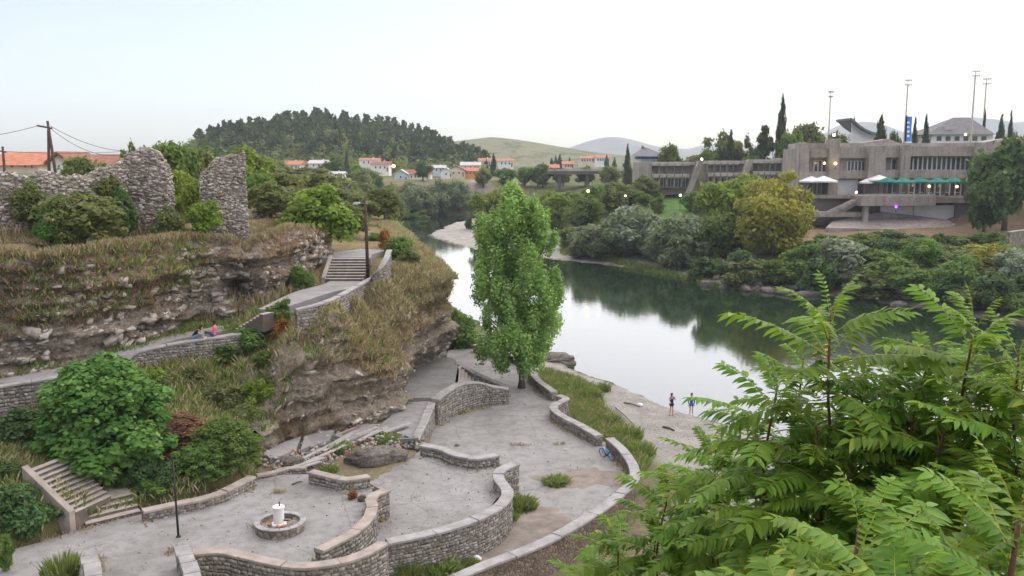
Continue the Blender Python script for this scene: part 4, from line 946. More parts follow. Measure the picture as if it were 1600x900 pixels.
def mk_proto(name, kind, mat, seed, n=5200, leaf=0.05):
    """unit tree: height 1, crown diameter 1"""
    rng = np.random.default_rng(seed); root = empty(name, (0, 0, 0)); cl = []
    trunk = MB(); asp, droop, up = 1.6, 0.0, 0.35
    if kind in ('round', 'willow', 'bush', 'sparse'):
        zc, rz_, z0 = {'round': (0.55, 0.44, 0.15), 'willow': (0.5, 0.48, 0.05), 'bush': (0.45, 0.5, 0.0), 'sparse': (0.62, 0.36, 0.3)}[kind]
        m = {'round': 44, 'willow': 48, 'bush': 44, 'sparse': 24}[kind]
        for i in range(m):
            d = rng.normal(0, 1, 3); d /= np.linalg.norm(d); r = rng.uniform(0.35, 0.86)
            if i % 4 == 0: r *= 0.5
            s = rng.uniform(0.085, 0.17) * (0.8 if kind == 'sparse' else 1)
            z = zc + d[2] * r * rz_
            if kind == 'bush' and z < 0.1: z = 0.1 + rng.uniform(0, 0.1)
            wob = 1.08 - 0.25 * max(0, (z - zc) / rz_)
            cl.append((d[0] * r * 0.44 * wob, d[1] * r * 0.44 * wob, z, s, s, s * rng.uniform(0.7, 1.1)))
        if kind == 'willow': asp, droop = 2.6, 1.4
        for i in range(7):
            a = rng.uniform(0, 6.28); r = rng.uniform(0.12, 0.32); zt = rng.uniform(0.5, 0.8)
            zs = 0.02 if kind in ('bush', 'willow') else rng.uniform(0.2, 0.35)
            trunk.tube([(0.01 * math.cos(a), 0.01 * math.sin(a), zs), (r * 0.45 * math.cos(a), r * 0.45 * math.sin(a), (zs + zt) / 2), (r * math.cos(a), r * math.sin(a), zt)], [0.018, 0.012, 0.004], 6)
        trunk.tube([(0, 0, -0.06), (0.01, 0, 0.15), (0, 0.01, 0.4), (0.0, 0, 0.75)], [0.042, 0.032, 0.024, 0.006], 8)
    elif kind == 'dome':
        asp, up = 1.25, 1.1
        for i in range(90):
            a = i * 2.39996; t = (i + 0.5) / 90; z = 0.04 + 0.86 * t; r = 0.42 * math.sqrt(max(0.0, 1 - ((z - 0.25) / 0.68) ** 2)) * rng.uniform(0.72, 1.14)
            s = rng.uniform(0.06, 0.125); cl.append((r * math.cos(a), r * math.sin(a), z + rng.uniform(-0.03, 0.03), s, s, s * 0.75))
        for i in range(7):
            a = rng.uniform(0, 6.28); trunk.tube([(0, 0, -0.05), (0.15 * math.cos(a), 0.15 * math.sin(a), 0.35), (0.3 * math.cos(a), 0.3 * math.sin(a), 0.6)], [0.02, 0.014, 0.005], 6)
    elif kind == 'weed':
        asp, droop, up = 2.6, -0.6, 0.3
        for i in range(26):
            a = rng.uniform(0, 6.28); r = 0.45 * math.sqrt(rng.random()); h = rng.uniform(0.35, 0.98) * (1 - 0.6 * r)
            for k in range(4): z = h * (k + 0.7) / 4.2; cl.append((r * math.cos(a) * (1 + 0.1 * k), r * math.sin(a) * (1 + 0.1 * k), z, 0.045, 0.045, 0.09))
            trunk.tube([(r * math.cos(a) * 0.8, r * math.sin(a) * 0.8, -0.03), (r * math.cos(a) * 1.3, r * math.sin(a) * 1.3, h)], [0.006, 0.003], 4)
    elif kind == 'cypress':
        for i in range(34):
            t = (i + 0.5) / 34; z = 0.05 + 0.93 * t; r = 0.5 * math.sin(math.pi * min(1, (t * 0.8 + 0.2))) ** 0.8 * (1 - 0.3 * t)
            a = rng.uniform(0, 6.28); q_ = r * 0.35
            cl.append((q_ * math.cos(a), q_ * math.sin(a), z, r * 0.66 + 0.05, r * 0.66 + 0.05, 0.06))
        trunk.tube([(0, 0, -0.05), (0, 0, 0.9)], [0.06, 0.01], 6); asp, droop, up = 2.0, -1.0, 0.2
    elif kind == 'pine':
        for i in range(46):
            t = rng.random() ** 0.8; z = 0.22 + 0.76 * t; R_ = 0.47 * (1 - t) ** 0.75 + 0.03; a = rng.uniform(0, 6.28); r = R_ * rng.uniform(0.3, 0.95)
            s = 0.06 + 0.09 * (1 - t); cl.append((r * math.cos(a), r * math.sin(a), z, s * 1.4, s * 1.4, s * 0.5))
        trunk.tube([(0, 0, -0.05), (0.01, 0, 0.5), (0, 0, 0.95)], [0.045, 0.03, 0.006], 7); asp = 2.2
    trunk.build('trunk', 'bark', root, smooth=True)
    if kind == 'weed':
        k = 620; a = rng.uniform(0, 6.28, k); r = 0.4 * rng.random(k) ** 0.7; h = rng.uniform(0.25, 1.0, k) * (1 - 0.75 * r); w = 0.022
        b = np.stack([r * np.cos(a), r * np.sin(a), 0 * r], 1); d = np.stack([np.cos(a), np.sin(a), 0 * a], 1); sd = np.stack([-np.sin(a), np.cos(a), 0 * a], 1) * w
        sp = rng.uniform(0.05, 0.45, k)[:, None] * h[:, None]; mid = b + d * sp * 0.4 + np.outer(h * 0.6, [0, 0, 1]); tip = b + d * sp + np.outer(h, [0, 0, 1])
        V = np.stack([b - sd * 0.6, b + sd * 0.6, mid + sd, tip], 1).reshape(-1, 3); F = np.arange(k * 4).reshape(k, 4); t = rng.random(k); cl = cl[::2]
        V2, F2, t2 = crown_from(cl, 1800, 0.03, rng, 2.2, 0.3); V = np.concatenate([V, V2]); F = np.concatenate([F, F2 + 4 * k]); t = np.concatenate([t, t2])
    else: V, F, t = crown_from(cl, n, leaf, rng, asp, droop, up=up)
    link('crown', np_mesh('crown', V, F, t), mat, root)
    return root
PROTO = {}
def proto_set(key, name, kind, mat, cnt=2, n=5200, leaf=0.05):
    PROTO[key] = [[mk_proto(name, kind, mat, hash(key) % 1 + sum(map(ord, key)) + 13 * i, n, leaf), False] for i in range(cnt)]
proto_set('green', 'leafy_tree', 'round', 'L_green')
proto_set('dark', 'dark_tree', 'round', 'L_dark')
proto_set('olive', 'olive_tree', 'round', 'L_olive')
proto_set('lime', 'lime_green_tree', 'round', 'L_lime')
proto_set('yellow', 'yellowing_tree', 'bush', 'L_yellow', 1, 17000, 0.028)
proto_set('yellowgreen', 'yellowing_tree', 'willow', 'L_lime', 1, 7000, 0.036)
proto_set('willow', 'willow_tree', 'willow', 'L_willow', 3, 6500, 0.036)
proto_set('silver', 'silver_willow', 'willow', 'L_silver', 2, 6000, 0.036)
proto_set('bush', 'green_bush', 'bush', 'L_green', 2)
proto_set('darkbush', 'dark_bush', 'bush', 'L_dark', 2)
proto_set('olivebush', 'olive_bush', 'bush', 'L_olive', 2, 5200, 0.045)
proto_set('limebush', 'lime_bush', 'bush', 'L_lime', 2, 5200, 0.045)
proto_set('rustbush', 'rusty_bush', 'bush', 'L_rust', 1, 2600, 0.05)
proto_set('yellowbush', 'yellowing_bush', 'bush', 'L_yellow', 1)
proto_set('cypress', 'cypress_tree', 'cypress', 'L_cypress', 2, 3000, 0.06)
proto_set('pine', 'pine_tree', 'pine', 'L_pine', 2, 3200, 0.045)
proto_set('sparse', 'sparse_tree', 'sparse', 'L_olive', 1, 2600, 0.04)
proto_set('finebush', 'green_bush', 'bush', 'L_fig', 1, 9000, 0.034)
proto_set('fig', 'fig_bush', 'dome', 'L_fig', 1, 24000, 0.038)
proto_set('weed', 'weed_clump', 'weed', 'greengrass', 2, 7000, 0.026)
proto_set('ivy', 'ivy_mound', 'dome', 'L_green', 1, 16000, 0.03)
proto_set('bramble', 'bramble_patch', 'dome', 'L_bramble', 1, 9000, 0.04)
TREE_N = [0]
def T(key, px, pyt, Y, wpx, label, group=None, cat=None, zb=None, sy=1.0, sink=0.15):
    """stand a tree on the ground at depth Y, crown top and width as seen in the photo"""
    t = PY(px, pyt, Y); g = H(t.x, t.y) if zb is None else zb
    if zb is None and Y > 100:                                   # step down the slope until the plant has a natural height
        need = 0.8 if 'bush' in key else 0.95
        if key in ('cypress', 'pine', 'sparse'): need = 0
        y0 = Y
        while t.z - g < need * wpx / FPX * Y and Y > y0 * 0.72:
            Y -= 1.0; t = PY(px, pyt, Y); g = H(t.x, t.y)
            if g < 0.15: break
        if g < 0.15: Y += 2.5; t = PY(px, pyt, Y); g = H(t.x, t.y)
    hgt = max(0.6, t.z - g + sink); w = wpx / FPX * Y * 1.08
    slot = PROTO[key][TREE_N[0] % len(PROTO[key])]; TREE_N[0] += 1
    if slot[1]: r = copy_tree(slot[0])
    else: r = slot[0]; slot[1] = True
    r.location = (t.x, t.y, g - sink); r.scale = (w, w * sy, hgt); r.rotation_euler = (0, 0, (TREE_N[0] * 2.4) % 6.28)
    c = cat or ('bush' if ('bush' in key or key in ('ivy', 'fig', 'bramble')) else 'tree')
    for k in ('label', 'category', 'group'):
        if k in r: del r[k]
    tag(r, label, c, group); return r

# ---- far right bank, front rows along the shore
G_BANK = 'grey willows along the far shore'
T('yellowgreen', 762, 292, 262, 66, 'yellow-green willow behind the poplar left side beyond the gravel bar')
T('olive', 800, 300, 255, 60, 'olive green tree half hidden behind the poplar crown')
T('yellowgreen', 868, 298, 238, 72, 'yellow-green willow just right of the poplar crown')
T('green', 918, 303, 226, 62, 'round dark green tree between yellow willow and clipped hedge')
T('dark', 953, 296, 222, 30, 'narrow dark tree at edge of the garden lawn')
T('olivebush', 893, 345, 214, 52, 'olive bush at the inner end of the gravel shore')
for a in ((930, 352, 196, 78), (985, 318, 192, 86), (1012, 330, 186, 72), (1062, 334, 180, 92), (905, 366, 200, 46), (1040, 352, 176, 70)):
    T('willow', *a, 'grey-green willow on the far shore above the gravel strip', G_BANK)
T('silver', 1070, 338, 174, 84, 'silvery willow bulging over the far shore left of the yellow tree')
T('green', 1130, 330, 178, 78, 'dark green tree below the tall yellow-green tree')
BIG = 1
T('yellowbush', 1155, 352, 166, 44, 'small yellow bush at foot of the big yellow tree')
G_SL = 'dark green bushes on the far slope'
for a in ((1255, 372, 158, 80), (1150, 385, 160, 74), (1215, 400, 150, 70), (1280, 398, 148, 70), (1395, 385, 146, 84), (1445, 368, 152, 70), (1505, 392, 140, 84), (1425, 415, 136, 86), (1560, 420, 130, 80), (1480, 425, 132, 70), (1360, 415, 140, 60), (1100, 398, 166, 60), (1345, 372, 156, 60)):
    T('bush' if a[0] % 2 else 'darkbush', *a, 'dark green bush on the overgrown far slope below the cafe', G_SL)
T('willow', 1180, 412, 154, 60, 'low grey willow at the waterline below the yellow tree')
T('silver', 1590, 396, 132, 62, 'silver-grey bush at right end of the far slope')
T('willow', 1335, 420, 140, 56, 'low grey bush on the rocks at the far waterline')
T('yellowbush', 1555, 372, 140, 70, 'yellowing bush below the concrete river wall')
T('olivebush', 1425, 440, 128, 70, 'olive bush hanging over the far waterline')
T('olivebush', 1520, 445, 122, 80, 'olive bush above the dark water at the far shore')
T('bush', 1590, 455, 118, 60, 'green bush at waterline under the silver-grey bush')
T('darkbush', 1470, 360, 150, 34, 'small dark round bush on brown earth by the cafe')
T('dark', 1580, 216, 172, 116, 'large dark tree over the right end of the cafe terrace')
T('dark', 1545, 262, 168, 70, 'dark tree leaning over the purple lamp on the terrace')
T('dark', 1640, 230, 176, 90, 'dark tree cut by the frame edge beside the cafe')
# gardens and lawn
T('bush', 1028, 302, 214, 28, 'clipped round bush on the garden lawn')
for a in ((1000, 296, 232, 34), (1022, 292, 236, 30), (985, 288, 240, 40), (1010, 288, 238, 34)):
    T('bush', *a, 'garden bush beside the concrete hotel wing', 'bushes by the hotel wing')
T('bush', 1085, 296, 232, 40, 'low hedge bush under the hotel wing balconies')
T('bush', 1075, 330, 196, 40, 'green bush at the lower edge of lawn')
T('darkbush', 1098, 312, 200, 34, 'dark bush between lawn lamp and tall yellow-green tree')
T('olive', 1005, 272, 262, 46, 'olive tree behind the left end of hotel wing')
T('olive', 960, 282, 280, 60, 'olive tree in front of the far road bridge')
T('green', 930, 288, 272, 50, 'green tree below the far road bridge')
T('green', 890, 292, 286, 54, 'green tree under the bridge left end')
T('cypress', 981, 226, 300, 13, 'slim tall cypress at the end of the far bridge')
# behind the concrete complex
T('cypress', 1224, 148, 262, 20, 'tallest cypress behind the joint of wing and main building')
T('pine', 1196, 196, 258, 46, 'dark conifer left of the tallest cypress')
T('olive', 1268, 188, 268, 66, 'broad olive tree right of the tallest cypress')
T('green', 1238, 200, 255, 50, 'green tree at foot of the tallest cypress')
T('olive', 1308, 203, 275, 46, 'round olive tree behind the roof lamp')
T('sparse', 1128, 198, 270, 64, 'thin spreading tree behind the hotel wing')
T('cypress', 1143, 203, 262, 17, 'dark cypress in front of the thin spreading tree')
T('sparse', 1158, 205, 266, 40, 'sparse tree next to the dark cypress over the wing')
T('olive', 1047, 222, 268, 40, 'round-headed tree over left part of hotel wing')
T('green', 1105, 232, 264, 44, 'low tree over the hotel wing roof')
T('green', 1175, 235, 256, 40, 'low green tree behind the hotel wing lamp')
T('cypress', 1335, 184, 290, 11, 'small cypress at the peak of swooping roof')
T('cypress', 1377, 180, 250, 27, 'stout cypress left of the blue banner')
T('dark', 1400, 196, 250, 28, 'dark tree beside the blue banner')
T('cypress', 1431, 184, 250, 12, 'slim cypress right of the blue banner')
T('cypress', 1448, 180, 250, 16, 'cypress against the hipped roof house')
T('cypress', 1540, 170, 285, 9, 'thin cypress behind the floodlight by the hipped roof')
T('cypress', 1566, 181, 270, 20, 'stout cypress right of the hipped roof house')
T('cypress', 1581, 173, 275, 11, 'slim pointed cypress near the right frame edge')
T('olivebush', 1590, 190, 262, 36, 'olive bush behind the roof edge at right')

# ---- far shore willows and village trees
G_W = 'willows under the village bluff'
for a in ((612, 287, 332, 46), (645, 282, 338, 56), (682, 277, 342, 60), (716, 280, 345, 52), (590, 296, 325, 50), (742, 296, 340, 36), (665, 296, 330, 50), (628, 300, 322, 40)):
    T('willow', *a, 'dark grey willow under the village bluff at the river bend', G_W)
T('limebush', 620, 322, 318, 42, 'lime green bush by the dark water of the far channel')
T('bush', 655, 325, 322, 36, 'green bush by the dark water of the far channel')
T('darkbush', 732, 338, 262, 16, 'small round bush alone on the gravel bar')
T('cypress', 771, 240, 440, 10, 'dark cypress beside the white houses on the bluff')
T('green', 790, 258, 420, 34, 'green tree beside the bluff cypress')
T('dark', 848, 252, 370, 40, 'dark tree at the left end of the far bridge')
T('green', 820, 256, 400, 36, 'green tree between bluff houses and bridge')
T('olive', 755, 262, 405, 30, 'olive tree beside the orange house')
T('dark', 660, 250, 470, 34, 'dark tree behind the village roofs')
T('pine', 735, 238, 500, 26, 'pine at the foot of the wooded hill')
G_C = 'small cypresses beyond the bridge'
for a in ((862, 246, 520, 9), (868, 244, 520, 9), (875, 241, 520, 11), (890, 246, 540, 8), (760, 248, 480, 6), (948, 242, 540, 9), (960, 246, 530, 8), (1004, 238, 420, 9)):
    T('cypress', *a, 'small distant cypress beyond the far bridge', G_C)
for a in ((880, 262, 480, 30), (915, 258, 500, 40), (950, 258, 470, 40), (840, 266, 460, 26), (985, 262, 440, 34), (1060, 244, 330, 40), (1090, 240, 330, 44), (1020, 250, 360, 30), (1150, 240, 320, 40)):
    T('olive', *a, 'distant olive-green tree beyond the bridge and hotel', 'distant trees beyond the bridge')

# ---- left bank behind the ruins
T('sparse', 203, 212, 82, 36, 'thin leafy tree behind the rounded ruin chunk')
T('green', 268, 205, 92, 92, 'round green tree behind gap in the ruins')
T('dark', 335, 218, 130, 110, 'dark green tree behind the ruined tower')
T('olive', 305, 228, 110, 70, 'olive tree between round tree and tower stub')
T('lime', 385, 226, 120, 80, 'yellow-green tree top right of the ruined tower')
T('green', 400, 262, 84, 56, 'bright green tree against right edge of ruined tower')
T('limebush', 300, 272, 70, 50, 'yellow-green shrub filling the gap in the ruins')
T('limebush', 278, 252, 74, 56, 'lime shrub beside the rounded ruin chunk')
T('olive', 435, 262, 150, 90, 'olive tree behind the collapsed ruin heap')
T('lime', 503, 288, 76, 124, 'lime green spreading tree by the bluff stairs')
T('lime', 462, 318, 77, 60, 'lime green tree over the collapsed ruin heap')
T('olive', 480, 268, 190, 96, 'olive tree below the red roofed white house')
G_M = 'olive trees on the left bank woods'
for a in ((420, 282, 110, 80), (450, 290, 130, 80), (540, 272, 230, 84), (575, 280, 240, 70), (515, 290, 160, 90), (560, 300, 180, 80), (600, 305, 210, 54), (590, 318, 150, 56), (545, 318, 130, 70), (610, 285, 280, 50), (400, 240, 210, 80), (440, 248, 260, 70), (350, 240, 180, 90), (570, 262, 330, 60), (500, 262, 320, 70)):
    T('olive', *a, 'olive-green tree in the woods between the ruins and the river bend', G_M)
T('dark', 592, 276, 300, 30, 'dark tree in woods below the street lamp')
T('cypress', 541, 236, 400, 8, 'dark cypress between the white village houses')
T('dark', 522, 246, 390, 44, 'dark tree left of the village cypress')
T('lime', 560, 256, 380, 36, 'lime tree right of the village cypress')
T('olive', 130, 240, 96, 70, 'olive shrub tree behind long ruined wall by white gable')
T('olive', 165, 252, 92, 50, 'low olive tree behind the long ruined wall')
T('rustbush', 120, 236, 110, 44, 'rusty leaved bush in front of the brown roof')
# ---- on the plateau edge and bluff
T('olivebush', 128, 285, 58.5, 150, 'wide olive shrub covering the long ruined wall', zb=15.7)
T('olivebush', 40, 278, 58.6, 60, 'olive creeper over the left part of ruined masonry', zb=17.2)
T('olivebush', 165, 262, 62.6, 60, 'olive creeper on the dip of ruined masonry', zb=17.5)
T('olivebush', 90, 300, 56.5, 80, 'scrubby olive bush at the left part of ruined wall', zb=15.7)
T('finebush', 74, 318, 56.0, 60, 'small bright green bush in front of the ruined wall', zb=15.6)
T('darkbush', 192, 285, 62.0, 52, 'dark shrub in the hollow of rounded ruin chunk', zb=15.8)
T('limebush', 318, 306, 64.0, 66, 'lime bush at the foot of the tower stub', zb=15.6)
T('olivebush', 262, 318, 63.0, 60, 'olive bush left of the tower stub foot', zb=15.6)
T('bush', 437, 462, 58.6, 46, 'bright green bush at top of the pale path steps')
T('rustbush', 440, 492, 57.2, 36, 'small orange bush below the bright green path bush')
T('finebush', 470, 412, 66.5, 50, 'green creeper bush in the rock nook by path')
T('bush', 625, 366, 78, 56, 'green bush on the bluff edge beside the lamp post')
T('rustbush', 600, 352, 84, 26, 'rust coloured bush behind the lamp post')
T('olivebush', 640, 385, 74.5, 44, 'olive bush on the tip of the bluff')
T('bush', 588, 362, 92, 34, 'green bush behind the bluff platform')
T('bush', 410, 545, 55.2, 44, 'green bush hanging on the bluff slope under path steps')
T('limebush', 400, 585, 53.5, 56, 'lime weeds bush on slope left of the bluff rock')
T('olivebush', 380, 630, 51.5, 60, 'olive bush above the ivy mound')
T('bush', 348, 532, 56.2, 70, 'dark vine bush over the path wall right of the sitters', zb=8.0)
T('bush', 388, 508, 57.4, 70, 'dark vine bush below the pale path steps', zb=8.5)
T('limebush', 240, 570, 52.0, 40, 'lime weeds at foot of the sitters wall')
T('fig', 155, 556, 44.5, 196, 'big rounded bright green fig bush above the garden steps')
T('darkbush', 185, 650, 44.0, 120, 'dark undergrowth below the big fig bush')
T('darkbush', 60, 640, 45.0, 110, 'dark bush under the left path wall')
T('darkbush', 225, 690, 43.5, 60, 'dark bush between fig and the rusty patch')
T('ivy', 350, 652, 46.0, 108, 'smooth ivy mound beside the kerb wall')
T('ivy', 310, 690, 44.5, 90, 'low ivy mound behind the thin black post')
T('bramble', 272, 648, 46.8, 120, 'rusty dead bramble patch between fig and ivy')
T('bush', 235, 745, 42.5, 60, 'green weeds bush beside top of the wide steps')
T('darkbush', -10, 715, 40.0, 90, 'dark overgrown bush left of the long garden steps')
T('darkbush', -30, 730, 38.0, 120, 'dark bush at the left frame edge', zb=4.0)
T('bush', 5, 830, 35.0, 30, 'small green bush at the paving left edge', zb=4.0)
T('bush', 725, 486, 90, 74, 'bright green bush at foot of the bluff by water')
T('bush', 712, 478, 94, 30, 'tall green shrub above the bright riverside bush')
T('darkbush', 790, 515, 96, 50, 'dark bush on the bank behind the poplar trunk')
T('sparse', 1400, 700, 20, 10, 'x', zb=0) if False else None
# weeds growing on terraces
for k, (a, l) in enumerate((((812, 772, 46.5, 56), 'tall green weeds below the oval terrace parapet'), ((868, 766, 50.5, 46), 'clump of green weeds on the dirt near the bowed parapet'), ((790, 800, 45.0, 40), 'dense green weeds at foot of the oval terrace parapet'),
        ((690, 868, 38.8, 60), 'green weeds below the oval terrace beside a plastic bag'), ((640, 872, 38.0, 40), 'small green weeds against the terrace parapet'), ((735, 880, 39.5, 30), 'small leafy weed by the terrace corner'))):
    T('weed', *a, l, zb=2.0, cat='weeds', sink=0.05)
T('weed', 95, 858, 34.5, 56, 'straggly green weeds on the paving left of the parapet stub', zb=4.0, cat='weeds', sink=0.05)
T('rustbush', 552, 790, 43.0, 20, 'dry rusty weeds in the corner of the dividing wall', zb=4.0, cat='weeds', sink=0.05)
T('weed', 495, 686, 54, 34, 'green weeds between the fallen planks', zb=3.3, cat='weeds')
T('weed', 530, 688, 52.5, 40, 'olive weeds in front of the fallen planks', zb=3.3, cat='weeds')
T('weed', 600, 676, 54.5, 44, 'green weeds beside the tilted pale slab', zb=3.3, cat='weeds')
T('weed', 512, 722, 49, 30, 'green weeds behind the buff back wall', zb=3.3, cat='weeds')
T('olivebush', 385, 742, 46.5, 36, 'olive weeds beside thin tilted wall', zb=3.6, cat='weeds')
# ---- more growth, each stood where the photo shows its foot
def hit(px, pyb):
    d = ray(px, pyb); t = 25.0
    while t < 420:
        q = Vector((d.x * t, d.y * t, CAM_H + d.z * t))
        if q.z <= max(0.05, H(q.x, q.y)): return q
        t += 0.25 if t < 110 else 0.6
    return None
def TB(key, px, pyb, wpx, hpx, label, group=None, cat=None):
    q = hit(px, pyb)
    if q is None: return
    return T(key, px, pyb - hpx, q.y + wpx * 0.2 / FPX * q.y, wpx, label, group, cat, zb=H(q.x, q.y), sink=0.2)
TB('yellow', 1222, 404, 138, 152, 'big autumn yellow tree in front of the concrete building')
TB('yellowbush', 1158, 398, 56, 56, 'small yellow shrub at foot of the big yellow one')
TB('yellowgreen', 1140, 384, 116, 118, 'tall yellow-green tree touching the big yellow tree')
TB('silver', 1308, 442, 104, 74, 'silver-grey willow bush on the slope below the cafe terrace')
TB('silver', 985, 404, 96, 86, 'broad silver-grey willow over the far gravel shore')
TB('silver', 1066, 412, 104, 84, 'round silver-grey willow left of the yellow tree')
TB('willow', 928, 402, 90, 52, 'low spreading willow at the end of gravel shore')
TB('willow', 1030, 408, 80, 74, 'grey willow between two silver willows')
TB('silver', 1585, 446, 70, 60, 'silver willow at right end above dark water')
TB('yellowgreen', 866, 352, 66, 56, 'yellow-green willow beside the poplar crown edge')
for k_, (px, pyb, w, h) in enumerate(((895, 612, 40, 22), (925, 628, 34, 26), (950, 668, 44, 26), (985, 690, 40, 30), (915, 655, 30, 20), (1000, 715, 44, 30), (880, 596, 30, 18), (938, 612, 30, 18))):
    TB('weed', px, pyb, w, h, 'leafy weed clump in the grass between parapet and beach', 'weeds on the river bank', 'weeds')
_LB = 'overgrowth on the far slope under the cafe'
_rk = random.Random(8)
for row, (pyb, w, h) in enumerate(((388, 66, 26), (404, 74, 36), (424, 78, 42), (446, 84, 46), (468, 84, 44))):
    for i, px in enumerate(range(1300 if row < 2 else 1180, 1640, 46)):
        if row == 2 and px < 1270: continue
        if row < 1 and px < 1290: continue
        if row == 4 and px < 1340: continue
        TB(_rk.choice(['bush', 'darkbush', 'olivebush', 'darkbush', 'olivebush', 'bush', 'yellowbush' if px > 1500 else 'bush']), px + _rk.uniform(-14, 14), pyb + _rk.uniform(-5, 5) + max(0, px - 1400) * 0.02, w * _rk.uniform(0.8, 1.2), h * _rk.uniform(0.75, 1.25), 'one of the tangled bushes covering the far slope below the cafe terrace', _LB)
for k_, (px, pyb, w, h, l) in enumerate(((1120, 432, 56, 34, 'bush at waterline under the dark green tree'), (1065, 414, 50, 26, 'low bush in front of the silvery willow'), (960, 402, 44, 22, 'low bush behind the far gravel shore'), (890, 392, 40, 26, 'bush at the inner corner of gravel shore'), (905, 360, 60, 44, 'willow scrub beside the dark green round tree'), (1005, 372, 60, 44, 'scrub between the grey willows'), (1245, 436, 60, 40, 'bush above the shore rocks under the yellow tree'))):
    TB(('olivebush', 'bush')[k_ % 2], px, pyb, w, h, l)
for px, pyb, w, h, l in ((30, 690, 90, 60, 'dark bush hanging below the left path parapet'), (190, 772, 70, 60, 'dark bush right of the long garden steps'), (215, 770, 60, 60, 'dark bush over the landing of garden steps'), (82, 838, 64, 56, 'dark bush left of the long garden steps near foot'), (30, 850, 100, 96, 'tall dark bush on the bank at paving left edge'), (38, 805, 60, 56, 'dark bush pressed against the long steps wall'), (255, 770, 60, 50, 'green tangle behind the thin black post')):
    TB('darkbush', px, pyb, w, h, l)
for px, pyb, w, h, l in ((250, 610, 70, 34, 'grey-green scrub right of the fig bush'), (300, 600, 60, 30, 'scrub below the wall of the seated pair'), (345, 640, 70, 50, 'olive scrub above the ivy mounds'), (420, 640, 50, 60, 'green climbing scrub at left end of bluff rock')):
    TB('olivebush', px, pyb, w, h, l)
for px, pyb, w, h, l in ((560, 352, 70, 50, 'green tree right of the lime green tree'), (600, 345, 60, 54, 'grey-green tree above the far channel water'), (640, 318, 50, 34, 'willow scrub on the far shore below village'), (480, 300, 80, 40, 'olive tree top between lime tree and village'), (430, 300, 70, 50, 'leafy tree right of the tower stub'), (570, 330, 60, 50, 'leafy tree above lamp post head')):
    TB('olive', px, pyb, w, h, l)

for k_ in PROTO:
    for sl in PROTO[k_]:
        if not sl[1]:
            for ch in list(sl[0].children): bpy.data.objects.remove(ch)
            bpy.data.objects.remove(sl[0])

# ---- the tall poplar on the lower terrace
def poplar():
    rng = np.random.default_rng(77); b = P(815, 606, 2.0); Y = b.y; top = PY(800, 290, Y).z; Ht = top - 2.0; s = Y / FPX
    root = empty('poplar_tree', b); tag(root, 'tall full poplar standing on the lower terrace by the river', 'tree')
    tr = MB(); tr.tube([(0, 0, -0.3), (0.02, 0, 0.6), (0.0, 0, 2.5), (-0.2, 0, Ht * 0.5), (-0.4, 0, Ht * 0.93)], [0.42, 0.27, 0.22, 0.13, 0.02], 10)
    tr.build('trunk', 'bark', root, smooth=True); lb = MB(); cl = []
    # outline of the crown in half widths (px) by height fraction
    hf = [0.12, 0.2, 0.3, 0.45, 0.6, 0.72, 0.8, 0.88, 0.95, 1.0]; L = [46, 80, 86, 84, 90, 94, 84, 60, 34, 8]; Rr = [50, 74, 76, 70, 66, 62, 52, 44, 26, 8]
    for i in range(170):
        f = rng.uniform(0.13, 0.97); a = rng.uniform(0, 6.28); wl = np.interp(f, hf, L) * s; wr = np.interp(f, hf, Rr) * s
        wx = wr if math.cos(a) > 0 else wl; r = rng.uniform(0.35, 0.92) if i % 5 else rng.uniform(0, 0.4)
        cx, cy, cz = math.cos(a) * wx * r - 0.3 * f, math.sin(a) * (wl + wr) / 2 * r * 0.9, f * Ht
        q_ = rng.uniform(0.5, 0.85); cl.append((cx, cy, cz, q_ * 0.85, q_ * 0.85, q_ * rng.uniform(1.2, 2.0)))
        z0 = max(2.2, cz - rng.uniform(1.5, 3.5))
        if i % 2 == 0: lb.tube([(-0.3 * f * 0.7, 0, z0), (cx * 0.55, cy * 0.55, (z0 + cz) / 2), (cx, cy, cz)], [0.07, 0.045, 0.012], 5)
    for fx, ft, w in ((-46, 0.9, 0.5), (-24, 0.985, 0.45), (-4, 1.0, 0.45), (20, 0.97, 0.5), (40, 0.9, 0.45), (-66, 0.8, 0.5), (52, 0.8, 0.45)):   # rising tips
        cl.append((fx * s, 0, (ft - 0.055) * Ht, w * 0.75, w * 0.75, 0.9))
    lb.build('limbs', 'bark', root, smooth=True)
    V, F, t = crown_from(cl, 60000, 0.175, rng, 1.35, 0.3, 0.5, up=0.45)
    link('crown', np_mesh('crown', V, F, t), 'L_poplar', root)
poplar()

